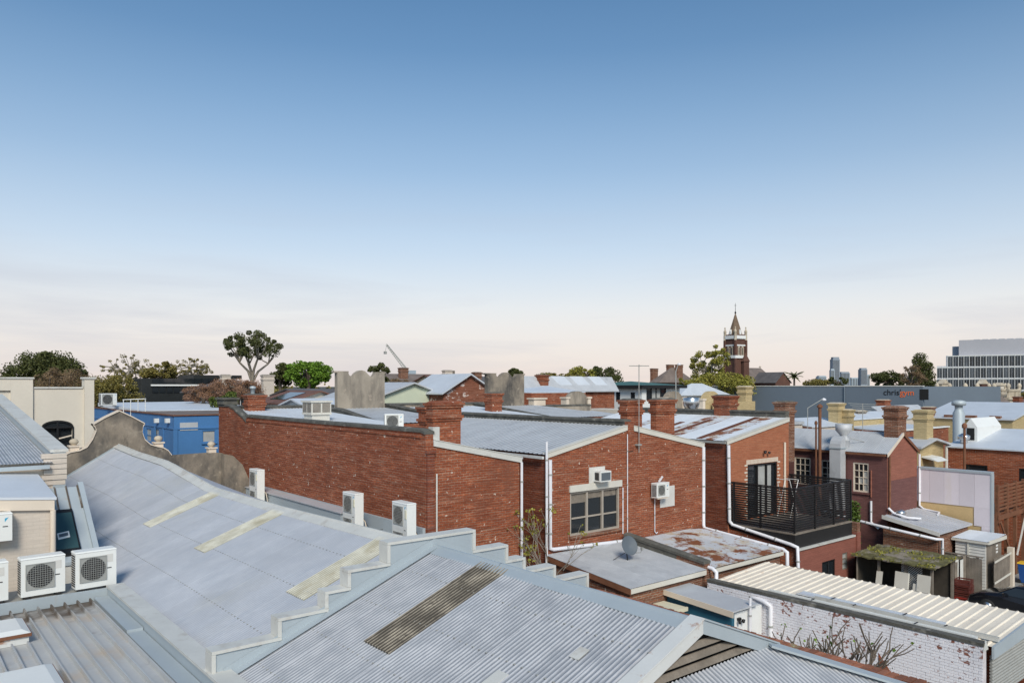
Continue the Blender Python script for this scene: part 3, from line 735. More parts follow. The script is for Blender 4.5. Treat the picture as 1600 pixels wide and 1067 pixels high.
ac_unit('square white outdoor fan unit third from the parapet corner of the pan roof', (1.26, 18.86, 5.505), .06, .82, .87, .34, group=GAC, emblem=False)

# cream brick house behind those units
K = thing('cream_brick_house', 'cream painted brick house with wall-mounted fan unit and small skylight roof', 'building', (1, 22, 0))
kw = MB(); zc = onY(80, 783, 20.6).z; zl = onY(0, 766, 20.6).z
wallface(kw, 'y', 20.6, -4, 3.08, 0, [(-4, zl + .25), (3.08, zc)])
kw.poly([(3.08, 20.6, 0), (3.08, 23.3, 0), (3.08, 23.3, zc), (3.08, 20.6, zc)])
obj('wall', kw, M['creambrick'], K)
obj('fascia', MB().prism([(-4, 20.52, zl + .31), (3.16, 20.52, zc + .04), (3.16, 20.52, zc - .20), (-4, 20.52, zl + .06)], (0, .06, 0)), M['creamtrim'], K)
obj('roof', MB().slab([(-4, 20.5, zl + .38), (3.2, 20.5, zc + .10), (3.2, 23.38, zc + .42), (-4, 23.38, zl + .72)], .06), M['zinc_white'], K)
obj('downpipe', MB().tube([(3.13, 20.53, zc - .2), (3.13, 20.53, 5.4)], .06, 10), M['creamtrim'], K)
# lean-to slope with roof window between house and warehouse
def kp(x, t): return Vector((x, 22.9 - 2.1 * t, 7.35 - 1.55 * t))
obj('lean_to_roof', MB().slab([kp(3.22, 0), kp(4.1, 0), kp(4.1, 1), kp(3.22, 1)], .08), M['flash'], K)
for k in range(4): obj('roof_rib', MB().bar(kp(3.26 + .26 * k, -.0) + Vector((0, 0, .02)), kp(3.26 + .26 * k, .32) + Vector((0, 0, .02)), .03, .05), M['panroof'], K)
sk = obj('roof_window', MB().slab([kp(3.24, .36) + Vector((0, 0, .09)), kp(3.80, .36) + Vector((0, 0, .09)), kp(3.80, .93) + Vector((0, 0, .09)), kp(3.24, .93) + Vector((0, 0, .09))], .09), M['black'], K)
obj('pane', MB().slab([kp(3.28, .41) + Vector((0, 0, .10)), kp(3.76, .41) + Vector((0, 0, .10)), kp(3.76, .88) + Vector((0, 0, .10)), kp(3.28, .88) + Vector((0, 0, .10))], .02), M['glass_green'], sk)
stk = [kp(3.36, .68) , kp(3.62, .66), kp(3.62, .74), kp(3.36, .76)]
obj('sticker', MB().slab([p + Vector((0, 0, .106)) for p in stk], .004), M['whitepaint'], sk)
stk = [kp(3.39, .695) , kp(3.59, .68), kp(3.59, .72), kp(3.39, .735)]
obj('sticker_print', MB().slab([p + Vector((0, 0, .110)) for p in stk], .003), M['dish'], sk)
obj('verge_flashing', MB().bar(kp(4.12, -.02) + Vector((0, 0, .03)), kp(4.12, 1.05) + Vector((0, 0, .03)), .12, .14), M['flash'], K)
obj('wall_below', MB().box(3.2, 4.1, 20.84, 20.9, 4.6, 5.78), M['flash_pale'], K)
q = onY(0, 846, 20.22)
ac_unit('white fan unit bracketed high on the cream painted brick wall', (1.42, 20.25, q.z), 0, .88, .62, .32, group=GAC, feet=False)

# upper cream terrace with raking parapet
T = thing('cream_terrace', 'cream painted brick terrace with corrugated roof sloping up behind a raking parapet', 'building', (0, 30, 0))
XT = 3.7
zc = onX(92, 703, XT).z; yc = onX(92, 703, XT).y; ze = onX(0, 622, XT); sl = (ze.z - zc) / (ze.y - yc)
ev = zc - .35
tw = MB(); wh = [(2.05, 3.15, 6.55, 7.28)]
wallface(tw, 'y', yc, -8, XT - .02, 0, [(-8, ev), (XT - .02, ev)], wh); obj('wall', tw, M['creambrick'], T)
window(T, 'y', yc, 2.05, 3.15, 6.55, 7.28, 2, 1, 'creamtrim', 'glass')
roofsheets(T, (-8, yc + 14, ev + .05 + 14.25 * sl), (1, 0, 0), (0, -14.25, -14.25 * sl), XT + 8 - .2, 'zinc', pitch=.076, cover=.762)
obj('gutter', MB().box(-8, XT - .26, yc - .34, yc - .24, ev - .10, ev + .0), M['flash'], T)
obj('fascia', MB().box(-8, XT - .05, yc - .10, yc - .003, ev - .34, ev - .06), M['creamtrim'], T)
obj('downpipe', MB().tube([(1.55, yc - .12, ev - .1), (1.55, yc - .12, 7.0), (1.75, yc - .12, 6.8)], .07, 10), M['creamtrim'], T)
obj('parapet', MB().prism([(XT - .16, yc - .12, 5), (XT - .16, yc - .12, zc - .05), (XT - .16, yc + 14, zc - .05 + 14.1 * sl), (XT - .16, yc + 14, 5)], (.3, 0, 0)), M['flash'], T)
obj('parapet_cap', MB().prism([(XT - .22, yc - .14, zc - .045), (XT - .22, yc - .14, zc + .03), (XT - .22, yc + 14, zc + .03 + 14.1 * sl), (XT - .22, yc + 14, zc - .045 + 14.1 * sl)], (.42, 0, 0)), M['flash_pale'], T)
for k in range(9):
    z = zc - .07 - .14 * (k + 1); e_ = .0 if k < 5 else .03 * (k - 4)
    obj('quoin', MB().box(XT - .42 + (k % 2) * .05, XT + .16 - e_, yc - .16 + e_, yc - .004, z + .008, z + .132), M['creambrick'], T)
chimney(T, 1.0, 1.75, yc + 11, yc + 12, ev + 2, onX(0, 585, 2.4).z, 'yellowbrick', cap='stone')

# rendered cream building with arched window
R = thing('cream_rendered_building', 'cream rendered two-level wall with a big arched dark window and tall end pier', 'building', (2, 44, 0))
YR = 43.0
def rp(px, py): return onY(px, py, YR)
pl = rp(0, 592); a1 = rp(51, 592); b1 = rp(51, 607); b2 = rp(131, 607); c1 = rp(131, 592); c2 = rp(146, 592)
arch_l, arch_r = rp(66, 700).x, rp(113, 700).x; a_sp = rp(90, 667).z; a_top = rp(90, 658).z; a_bot = rp(90, 712).z
wall = MB()
ztop = b1.z
wallface(wall, 'y', YR, a1.x, b2.x, 0, [(a1.x, ztop), (b2.x, ztop)], [(arch_l, arch_r, a_bot, a_sp)], .25)
wallface(wall, 'y', YR - .001, -8, a1.x, 0, [(-8, pl.z), (a1.x, pl.z)])
wall.poly([(-8, YR, 0), (-8, YR + 9, 0), (-8, YR + 9, pl.z), (-8, YR, pl.z)])
wall.poly([(c2.x, YR, 0), (c2.x, YR + 9, 0), (c2.x, YR + 9, ztop), (c2.x, YR, ztop)])
wall.poly([(-8, YR + 9, 0), (c2.x, YR + 9, 0), (c2.x, YR + 9, ztop), (-8, YR + 9, ztop)])
wall.poly([(-8, YR, ztop - .3), (c2.x, YR, ztop - .3), (c2.x, YR + 9, ztop - .3), (-8, YR + 9, ztop - .3)])
obj('wall', wall, M['cream'], R)
obj('pier', MB().box(b2.x, c2.x, YR - .18, YR + .5, 0, c1.z), M['cream'], R)
obj('pier_cap', MB().box(b2.x - .06, c2.x + .06, YR - .24, YR + .56, c1.z + .002, c1.z + .09), M['flash_pale'], R)
obj('pier', MB().box(a1.x - .9, a1.x, YR - .12, YR - .003, 0, a1.z), M['cream'], R)
obj('parapet_beam', MB().box(-8, a1.x - .902, YR - .12, YR - .003, a1.z - .55, a1.z), M['cream'], R)
obj('coping', MB().box(-8, a1.x + .05, YR - .17, YR + .4, a1.z + .003, a1.z + .08), M['flash_pale'], R)
obj('coping', MB().box(a1.x + .052, b2.x - .062, YR - .06, YR + .4, ztop + .003, ztop + .08), M['flash_pale'], R)
aw = MB(); n_ = 12; cxm = (arch_l + arch_r) / 2; hwid = (arch_r - arch_l) / 2
ap = [(cxm + hwid * math.cos(math.pi * i / n_), YR - .004, a_sp + (a_top - a_sp) * math.sin(math.pi * i / n_)) for i in range(n_ + 1)]
win = obj('window', MB().prism(ap + [(arch_l, YR - .004, a_sp - .02), (arch_r, YR - .004, a_sp - .02)], (0, .02, 0)), M['glass'], R)
obj('pane', MB().box(arch_l, arch_r, YR + .18, YR + .2, a_bot, a_sp), M['glass'], win)
fr = MB()
for i in range(n_): fr.bar(Vector(ap[i]) + Vector((0, -.02, 0)), Vector(ap[i+1]) + Vector((0, -.02, 0)), .08, .09)
fr.box(cxm - .04, cxm + .04, YR - .05, YR - .01, a_bot, a_top); fr.box(arch_l, arch_r, YR - .045, YR - .006, a_sp - .06, a_sp + .02)
fr.box(arch_l - .06, arch_l, YR - .05, YR - .01, a_bot, a_sp); fr.box(arch_r, arch_r + .06, YR - .05, YR - .01, a_bot, a_sp)
obj('window_frame', fr, M['black'], win)
obj('handrail', MB().bar(onY(92, 685, YR - .06), onY(112, 680, YR - .06), .05, .06), M['creamtrim'], win)

# ------------------------------------------------------------------ red brick terrace row
YB = 21.47                                     # common plane of the rear walls
YFR = 41.5                                     # street front
def dp(parent, pts, r=.055, m='pvc', name='drainpipe'):
    o = obj(name, MB().tube(pts, r, 10), M[m], parent)
    k_ = 0
    for a, b in zip(pts, pts[1:]):
        a, b = Vector(a), Vector(b); L = (b - a).length
        if L > .9:
            d = (b - a).normalized() * .03
            for i in range(int(L / 1.6) + 1):
                q = a + (b - a) * ((i + .5) / (int(L / 1.6) + 1)); obj('pipe_collar', MB().tube([q - d, q + d], r * 1.2, 10), M['grille' if m == 'pvc' else m], o)
    return o
def fascia(parent, x0, z0, x1, z1, y, h=.20, m='flash_pale', th=.05, name='barge_flashing'):
    f = obj(name, MB().prism([(x0, y, z0), (x1, y, z1), (x1, y, z1 - h), (x0, y, z0 - h)], (0, th, 0)), M[m], parent)
    obj('flashing_lip', MB().prism([(x0, y - .02, z0 + .012), (x1, y - .02, z1 + .012), (x1, y - .02, z1 - .012), (x0, y - .02, z0 - .012)], (0, .24, 0)), M[m], f)
    return f

# --- end terrace with the long side wall
C = thing('end_terrace', 'end brick terrace with the long flecked red side wall and dark rounded coping', 'building', (16, 30, 0))
parapet(C, 'x', 14.05, .3, YB, 37.6, [(YB, 8.50), (YB + .25, 8.56), (30, 8.56), (37.6, 8.58)], 0, 'redbrick', name='side_wall', ct=.12)
obj('corbel_course', MB().box(14.02, 14.05, YB + .3, 37.6, 8.25, 8.36), M['redbrick'], C)
cv = [(37.6, 8.30), (38.1, 8.52), (38.8, 8.72), (39.4, 8.92), (40.0, 9.02), (40.4, 9.02), (41.6, 9.02)]
parapet(C, 'x', 14.051, .3, 37.6, 41.6, cv, 0, 'redbrick', name='side_wall', ct=.10)
obj('corner_pedestal', MB().box(13.95, 14.7, 40.6, 41.6, 9.03, 9.28).box(13.88, 14.78, 40.5, 41.7, 9.28, 9.38), M['coping'], C)
cw = MB(); wallface(cw, 'y', YB + .02, 14.35, 18.15, 0, [(14.35, 8.10), (18.15, 7.28)])
cw.poly([(18.15, YB + .02, 0), (18.15, 31, 0), (18.15, 31, 7.28), (18.15, YB + .02, 7.28)]); obj('rear_wall', cw, M['redbrick'], C)
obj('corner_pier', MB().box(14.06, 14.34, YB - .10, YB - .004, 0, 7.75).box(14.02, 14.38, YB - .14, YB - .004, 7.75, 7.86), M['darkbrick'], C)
fascia(C, 14.36, 8.20, 18.24, 7.40, YB - .04, .22)
obj('corner_flashing', MB().box(14.36, 14.62, YB + .02, YB + .3, 8.1, 8.62), M['flash_pale'], C)
obj('wing_roof', MB().slab([(14.35, YB - .02, 8.19), (18.3, YB - .02, 7.37), (18.3, 31, 7.37), (14.35, 31, 8.19)], .06), M['zinc_roof'], C)
dp(C, [(18.2, YB - .06, 7.2), (18.2, YB - .06, .1)], .05)
dp(C, [(14.46, YB - .05, 7.05), (14.46, YB - .05, .4)], .03, 'pipegrey', 'conduit')
obj('front_block', MB().box(14.36, 18.9, 31.02, 41.2, 0, 8.12), M['redbrick'], C)
roofsheets(C, (14.36, 41.2, 8.72), (1, 0, 0), (0, -10.5, -.55), 4.55, 'zinc_white', cover=.762, kind='trap', pitch=.19, amp=.03)
parapet(C, 'x', 18.9, .3, 31.5, 41.3, [(31.5, 7.95), (33.2, 8.22), (37.2, 8.80), (41.3, 8.95)], 5, 'coping', name='party_wall')
parapet(C, 'y', 41.2, .4, 14.36, 20.6, [(14.36, 8.92), (20.6, 8.90)], 0, 'render_dark', name='front_parapet')
chimney(C, 14.45, 15.6, YB + .16, YB + .52, 7.7, 9.42, 'redbrick', cap='redbrick')
chimney(C, 15.45, 16.05, 23.6, 24.05, 7.7, 9.22, 'redbrick')
ch = chimney(C, 15.05, 15.95, 40.0, 40.6, 8.3, 9.52, 'redbrick')
obj('flue', MB().lathe((15.4, 40.3, 9.5), [(.11, 0), (.11, .34), (.16, .35), (.16, .46), (.05, .5)], 10), M['flash'], ch)
q = at(495, 655, 36.6)
EC = thing('evaporative_cooler', 'boxy beige evaporative cooler with louvred sides on the end terrace roof', 'air conditioner', (q.x, q.y, 8.3))
obj('base', MB().box(-.45, .45, -.45, .45, 0, .34), M['fascia'], EC, True)
obj('casing', MB().box(-.52, .52, -.52, .52, .34, .42).box(-.56, .56, -.56, .56, .93, 1.0).box(-.5, .5, -.5, .5, .42, .93), M['fascia'], EC, True)
for k in range(4):
    a = k * math.pi / 2
    for s_ in (-.24, .24):
        pad = MB(); 
        for i in range(8): pad.box(s_ - .2, s_ + .2, -.512, -.502, .46 + i * .055, .495 + i * .055)
        r = Matrix.Rotation(a, 3, 'Z'); pad.v = [tuple(r @ Vector(v)) for v in pad.v]; obj('louvre_panel', pad, M['oldtimber'], EC, True)
q = at(604, 662, 34.5)
ac_unit('white outdoor fan unit sitting alone on the grey roof behind the long brick wall', (q.x - .1, q.y, 8.02), -.45, .85, .72, .34, group=GAC)

# --- grey valley between warehouse and long wall, with fan units
V = thing('valley_gutter', 'grey metal box gutter and ledge along the foot of the long brick wall', 'gutter', (13, 30, 0))
obj('gutter_floor', MB().box(12.05, 14.0, 13.0, 36.2, 4.3, 4.55), M['flash'], V)
obj('upstand', MB().box(13.93, 14.04, YB, 36.0, 4.55, 5.27), M['flash'], V)
obj('ledge', MB().box(13.35, 13.92, 26.2, 36.2, 4.552, 5.22), M['flash'], V)
obj('ledge_cap', MB().box(13.30, 13.925, 26.12, 36.2, 5.222, 5.26), M['zinc_smooth'], V)
for (px, pt, lab) in ((638, 783, 'tall white twin-fan unit nearest the brick corner in the valley gutter'), (558, 768, 'tall white twin-fan unit in the middle of the valley gutter'), (407, 730, 'tall white twin-fan unit at the far end of the valley gutter')):
    q = onX(px, pt, 13.15)
    zb = 4.56; h = max(1.2, min(1.75, q.z - zb))
    t_ = ac_unit(lab, (12.82, q.y + .45, zb), -math.pi / 2, .9, h, .34, 2, group=GAC)
    obj('lagged_pipe', MB().tube([(.8, .34, h * .45), (.86, .42, h * .4), (.92, .5, .12), (.7, .9, .05)], .025, 6), M['creamtrim'], t_, True); obj('cable', MB().tube([(.84, .34, h * .5), (.95, .6, .3), (1.1, 1.0, .35)], .01, 5), M['rubber'], t_, True)
    obj('terminal_box', MB().box(.78, .88, -.02, -.001, h * .72, h * .88), M['creammetal'], t_, True)

# --- middle pair of terraces
D = thing('middle_terrace', 'red brick terrace with triple window and grey roof falling to the gap', 'building', (22, 30, 0))
dw = MB(); WN = (20.72, 23.55, 4.15, 5.86)
wallface(dw, 'y', YB, 19.52, 24.1, 0, [(19.52, 7.36), (24.1, 8.24)], [WN], .14)
obj('rear_wall', dw, M['redbrick'], D)
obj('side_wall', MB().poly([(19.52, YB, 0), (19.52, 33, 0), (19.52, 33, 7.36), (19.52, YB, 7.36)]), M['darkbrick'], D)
window(D, 'y', YB, *WN, 3, 1, 'windowframe', 'glass', fw=.08, mw=.09, sill='oldbrick', depth=.12)
for k in range(3):
    u = 20.82 + k * .885
    obj('transom', MB().box(u + .04, u + .83, YB + .05, YB + .10, 4.79, 4.85), M['windowframe'], D)
    obj('roller_blind', MB().box(u + .04, u + .83, YB + .102, YB + .106, 5.52 - .12 * (k == 0), 5.78), M['oldtimber'], D)
obj('lintel', MB().box(20.66, 23.64, YB - .07, YB - .003, 5.87, 6.13), M['fascia'], D)
fascia(D, 19.44, 7.46, 24.0, 8.36, YB - .05, .20, 'fascia')
roofsheets(D, (23.98, YB - .02, 8.33), (0, 1, 0), (-4.62, 0, -.92), 11.7, 'zinc_roof', kind='trap', pitch=.25, amp=.018, cover=.762)
obj('eave_gutter', MB().box(19.26, 19.36, YB, 33, 7.24, 7.34), M['rustedge'], D)
parapet(D, 'x', 24.02, .3, YB + .12, 33.3, [(YB + .12, 8.60), (26, 8.58), (33.3, 8.60)], 7.2, 'coping', name='party_wall', ct=.10)
obj('party_pier', MB().box(24.0, 24.36, YB - .06, YB + .118, 7.3, 8.5), M['redbrick'], D)
obj('front_block', MB().box(19.22, 24.1, 33.0, 41.2, 0, 8.1), M['redbrick'], D)
roofsheets(D, (19.22, 41.2, 8.66), (1, 0, 0), (0, -8.2, -.52), 4.8, 'zinc_roof', kind='trap', pitch=.25, amp=.02)
def curved(parent, x0, y, sx, name='curved_parapet', m='render', th=.36):
    pts = [(220, 900), (220, 212), (165, 206), (165, 185), (395, 185), (390, 215), (405, 248), (448, 275), (470, 262), (508, 212), (560, 178), (605, 168), (655, 182), (700, 228), (728, 255), (765, 272), (795, 255), (815, 222), (825, 194), (995, 190), (995, 208), (975, 216), (975, 900)]
    P3 = [(x0 + (a - 180) / 800 * sx, y, 10.88 - (b - 185) / 9.975 / 26.3) for a, b in pts]
    return obj(name, MB().prism(P3, (0, th, 0)), M[m], parent)
curved(D, 20.62, 41.18, 3.36)
dp(D, [(19.42, YB - .08, 7.9), (19.42, YB - .08, 1.0)], .05)
dp(D, [(19.60, YB - .08, 7.2), (19.60, YB - .08, 3.86), (19.75, YB - .1, 3.80), (23.9, YB - .12, 3.60)], .075)
dp(D, [(23.72, YB - .03, 5.8), (23.72, YB - .03, 3.9)], .025)
obj('window_ac_board', MB().box(21.75, 22.65, YB - .03, YB - .004, 6.135, 6.76), M['pipegrey'], D)
q = onY(931, 753, YB - .4)
wa = thing('window_air_conditioner', 'small boxy through-wall air conditioner above the triple window', 'air conditioner', (21.98, YB - .42, 6.20))
obj('casing', MB().box(0, .62, 0, .40, 0, .42), M['acwhite'], wa, True)
obj('grille', MB().box(.05, .57, -.012, -.001, .05, .36), M['dish'], wa, True)
obj('side_vent', MB().box(-.010, -.001, .08, .30, .06, .36), M['fan'], wa, True)
# lean-to behind it
lt = MB(); wallface(lt, 'y', 17.35, 19.55, 23.55, 0, [(19.55, 3.16), (23.55, 3.16)])
lt.poly([(19.55, 17.35, 0), (19.55, YB, 0), (19.55, YB, 3.55), (19.55, 17.35, 3.16)]); obj('lean_to_wall', lt, M['oldbrick'], D)
roofsheets(D, (19.42, YB - .02, 3.62), (1, 0, 0), (0, -4.25, -.42), 4.2, 'zinc_roof', cover=.762, name='lean_to_sheet')
obj('lean_to_fascia', MB().box(19.44, 23.6, 17.20, 17.24, 3.02, 3.19), M['fascia'], D)
obj('side_trim', MB().prism([(19.40, 17.2, 3.18), (19.40, YB, 3.60), (19.40, YB, 3.42), (19.40, 17.2, 3.0)], (.03, 0, 0)), M['timber'], D)
dish_q = onZ(981, 878, 3.36)
DS = thing('satellite_dish', 'dark grey satellite dish on a short mast on the low lean-to roof', 'satellite dish', (dish_q.x, dish_q.y, dish_q.z))
pr = [(0.001, 0), (.12, .012), (.22, .035), (.32, .07), (.33, .082), (.31, .072), (.2, .04), (.001, .014)]
dm = MB().lathe((0, 0, 0), pr, 24)
R3 = Matrix.Rotation(math.radians(-18), 3, 'Z') @ Matrix.Rotation(math.radians(66), 3, 'X')
dm.v = [tuple(R3 @ Vector((v[0], v[1] * 1.12, v[2])) + Vector((0, -.04, .62))) for v in dm.v]
obj('reflector', dm, M['dish'], DS, True)
obj('mast', MB().tube([(.0, 0, 0), (-.02, .04, .35), (-.02, .04, .58)], .022, 8), M['black'], DS, True)
obj('foot_plate', MB().box(-.12, .12, -.08, .08, -.02, .02), M['black'], DS, True)
obj('feed_arm', MB().tube([(0, 0, .34), (.24, -.42, .40), (.26, -.46, .52)], .014, 6).box(.22, .30, -.52, -.43, .50, .60), M['grille'], DS, True)
obj('stay', MB().tube([(0, .03, .4), (-.6, .35, .04), (-.78, .42, .03), (-1.05, .95, .07)], .012, 6), M['black'], DS, True)

E_ = thing('paired_terrace', 'red brick terrace with white roof trim falling right and a wall-hung fan unit', 'building', (27, 30, 0))
ew = MB(); wallface(ew, 'y', YB, 24.102, 29.12, 0, [(24.102, 8.22), (29.12, 7.22)])
ew.poly([(29.12, YB, 0), (29.12, 33, 0), (29.12, 33, 7.22), (29.12, YB, 7.22)]); obj('rear_wall', ew, M['redbrick'], E_)
fascia(E_, 24.40, 8.34, 29.24, 7.38, YB - .05, .22, 'fascia')
obj('wing_roof', MB().slab([(24.33, YB - .02, 8.32), (29.3, YB - .02, 7.34), (29.3, 33, 7.34), (24.33, 33, 8.32)], .06), M['zinc_roof'], E_)
chimney(E_, 24.36, 25.3, YB + .3, YB + .7, 7.4, 9.40, 'redbrick')
chimney(E_, 26.24, 27.5, YB + .30, YB + .62, 7.4, 9.40, 'redbrick')
obj('front_block', MB().box(24.12, 31.0, 33.02, 41.2, 0, 8.1), M['redbrick'], E_)
roofsheets(E_, (24.35, 41.2, 8.66), (1, 0, 0), (0, -8.2, -.52), 6.4, 'zinc_white', kind='trap', pitch=.25, amp=.02)
parapet(E_, 'x', 24.1, .3, 33.32, 41.2, [(33.32, 8.35), (37, 8.55), (41.2, 8.92)], 6, 'coping', name='party_wall')
parapet(E_, 'y', 41.2, .4, 24.1, 31.75, [(24.1, 8.92), (31.75, 8.9)], 0, 'render_dark', name='front_parapet')
chimney(E_, 29.2, 30.0, 37.2, 37.9, 8.0, 9.55, 'redbrick')
parapet(E_, 'x', 30.8, .3, 33.0, 41.2, [(33.0, 8.12), (37, 8.5), (41.2, 8.9)], 6, 'coping', name='party_wall')
q = onY(1022, 773, YB - .38)
ac_unit('small white fan unit bracketed to the middle brick wall beside a grey patch', (25.42, YB - .42, 5.25), 0, .82, .62, .30, group=GAC, feet=False)
obj('wall_patch', MB().box(26.12, 27.1, YB - .025, YB - .003, 4.72, 5.62), M['pipegrey'], E_)
obj('unit_bracket', MB().box(25.5, 26.15, YB - .40, YB - .002, 5.19, 5.245), M['creamtrim'], E_)
dp(E_, [(25.72, YB - .05, 5.15), (25.72, YB - .05, 3.75), (25.82, YB - .05, 3.65), (25.9, YB - .05, 3.70)], .022)
dp(E_, [(26.0, YB - .05, 5.87), (26.05, YB - .2, 6.1)], .05)
dp(E_, [(23.98, YB - .05, 8.0), (23.98, YB - .05, 3.8)], .02)
dp(E_, [(29.16, YB - .05, 7.2), (29.16, YB - .05, 3.62), (29.1, YB - .15, 3.50), (28.95, 17.3, 3.22), (28.95, 17.1, 3.12), (28.95, 17.1, 2.3)], .08)
dp(E_, [(23.9, YB - .12, 3.60), (24.05, 21.0, 3.55), (23.85, 17.1, 3.22), (23.85, 16.95, 3.12), (23.85, 16.95, 2.82), (23.72, 16.9, 2.74), (23.25, 14.6, 2.66), (23.25, 14.35, 2.55), (23.25, 14.35, 1.2)], .075)
le = MB(); wallface(le, 'y', 17.40, 24.1, 28.9, 0, [(24.1, 3.14), (28.9, 3.14)])
le.poly([(28.9, 17.4, 0), (28.9, YB, 0), (28.9, YB, 3.5), (28.9, 17.4, 3.14)]); obj('lean_to_wall', le, M['oldbrick'], E_)
roofsheets(E_, (24.2, YB - .02, 3.56), (1, 0, 0), (0, -4.22, -.38), 4.7, 'rusty_zinc', cover=.762, name='lean_to_sheet', pitch=.076)
obj('lean_to_fascia', MB().box(24.2, 28.9, 17.22, 17.27, 3.0, 3.15), M['fascia'], E_)
parapet(E_, 'x', 23.62, .32, 17.3, YB - .2, [(17.3, 3.50), (19, 3.70), (YB - .2, 3.95)], 0, 'oldbrick', name='lean_to_parapet', ct=.12)
obj('parapet_face', MB().prism([(23.60, 18.6, 3.1), (23.60, 18.6, 3.55), (23.60, YB - .2, 3.83), (23.60, YB - .2, 3.2)], (.015, 0, 0)), M['coping'], E_)

# antenna at the party wall
q = Vector((24.62, YB - .12, 7.5))
AN = thing('tv_antenna', 'tall rusty pole with a flat comb television antenna at the brick party wall', 'antenna', tuple(q))
zt = onY(972, 569, YB).z - q.z
obj('pole', MB().tube([(0, 0, -.3), (0, 0, zt)], .018, 8), M['grille'], AN, True)
bd = Vector((CS, -SN, 0))
cb_ = MB(); cb_.bar(-bd * .42 + Vector((0, 0, zt - .06)), bd * .42 + Vector((0, 0, zt - .06)), .025)
for k in range(-6, 7):
    pd = Vector((SN, CS, 0)); c_ = bd * (.065 * k) + Vector((0, 0, zt - .05)); cb_.bar(c_ - pd * (.28 - abs(k) * .015), c_ + pd * (.28 - abs(k) * .015), .010)
obj('elements', cb_, M['grille'], AN, True)
obj('bracket', MB().box(-.12, .12, -.05, .115, .0, .06), M['grille'], AN, True)

# --- third terrace with black balcony
F_ = thing('balcony_terrace', 'orange brick terrace with rust-streaked roof, dark sliding door and black-screened balcony', 'building', (34, 30, 0))
fw_ = MB(); DOOR = (32.76, 35.40, 3.50, 6.14)
wallface(fw_, 'y', YB, 31.12, 36.5, 0, [(31.12, 7.30), (36.5, 8.22)], [DOOR], .15); obj('rear_wall', fw_, M['orangebrick'], F_)
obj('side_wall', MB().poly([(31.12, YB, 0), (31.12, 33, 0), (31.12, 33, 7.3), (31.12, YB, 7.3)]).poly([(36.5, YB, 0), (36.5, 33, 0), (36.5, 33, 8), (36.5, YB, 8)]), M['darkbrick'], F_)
bk = MB()
for k in range(16):
    z = 3.5 + k * .172
    for u in (DOOR[0] - .14 - (k % 2) * .12, DOOR[1] + .02): 
        if z < 6.2: bk.box(u, u + .12 + (k % 2) * .12, YB - .012, YB - .002, z, z + .08)
for k in range(24): bk.box(DOOR[0] - .1 + k * .118, DOOR[0] - .1 + k * .118 + .09, YB - .012, YB - .002, 6.16, 6.38)
o = obj('pale_brick_surround', bk, M['creamtrim'], F_)
dr = window(F_, 'y', YB, *DOOR, 3, 1, 'black', 'glass', fw=.09, mw=.10, depth=.13, name='sliding_door', palepanes=((1, 0),))
obj('curtain', MB().box(34.62, 35.0, YB + .108, YB + .112, 3.6, 6.0), M['glass_pale'], dr)
fascia(F_, 31.02, 7.42, 36.5, 8.36, YB - .05, .20, 'fascia')
sh = roofsheets(F_, (36.4, YB - .03, 8.34), (0, 1, 0), (-5.42, 0, -.96), 11.6, 'zinc_white', pitch=.076, cover=.762)
for i, o in enumerate(sh):
    if i in (1, 4, 5, 9): o.data.materials[0] = M['rusty_zinc']
for k, y in enumerate((22.95, 25.2, 26.5)):
    obj('rust_strip', MB().slab([(36.2 - k * .9, y, 8.34 - k * .16), (36.2 - k * .9, y + .34, 8.34 - k * .16), (31.1, y + .34, 7.435), (31.1, y, 7.435)], .015), mat('rust_iron%d' % k, (.16, .055, .028), .85, var=.3, vs=3), F_)
obj('eave_gutter', MB().box(30.88, 30.97, YB, 33, 7.26, 7.36), M['grille'], F_)
parapet(F_, 'x', 36.42, .3, YB + .12, 33.3, [(YB + .12, 8.68), (26, 8.66), (33.3, 8.66)], 7.0, 'coping', name='party_wall')
chimney(F_, 36.35, 37.15, 25.0, 26.0, 7.6, 9.45, 'redbrick')
chimney(F_, 36.62, 37.55, 21.75, 22.35, 6.0, 9.15, 'oldbrick')
obj('front_block', MB().box(31.1, 36.4, 33.02, 41.2, 0, 8.08), M['redbrick'], F_)
roofsheets(F_, (31.2, 41.2, 8.62), (1, 0, 0), (0, -8.2, -.5), 5.2, 'zinc_roof', kind='trap', pitch=.25, amp=.02)
curved(F_, 31.8, 41.18, 3.46, m='render_dark')
parapet(F_, 'y', 41.2, .4, 35.4, 42, [(35.4, 8.62), (42, 8.6)], 0, 'render', name='front_parapet')
obj('parapet_block', MB().box(36.1, 37.2, 41.1, 41.7, 8.6, 9.05).box(36.0, 37.3, 41.0, 41.8, 9.05, 9.15), M['creamtrim'], F_)
dp(F_, [(31.06, YB - .08, 7.2), (31.10, YB - .10, 3.6), (31.2, YB - .2, 3.42), (31.12, 18.2, 2.98), (31.14, 17.9, 2.9), (31.14, 17.82, .5)], .085)
dp(F_, [(36.0, YB - .07, 7.1), (36.0, YB - .07, 3.6)], .06, 'creamtrim')
fl = MB().box(34.15, 34.30, YB - .10, YB - .003, 6.68, 6.76); fl.lathe((34.05, YB - .16, 6.63), [(.05, 0), (.07, .1), (.03, .12)], 8); fl.lathe((34.42, YB - .16, 6.60), [(.05, 0), (.07, .1), (.03, .12)], 8)
obj('flood_lamp', fl, M['black'], F_)
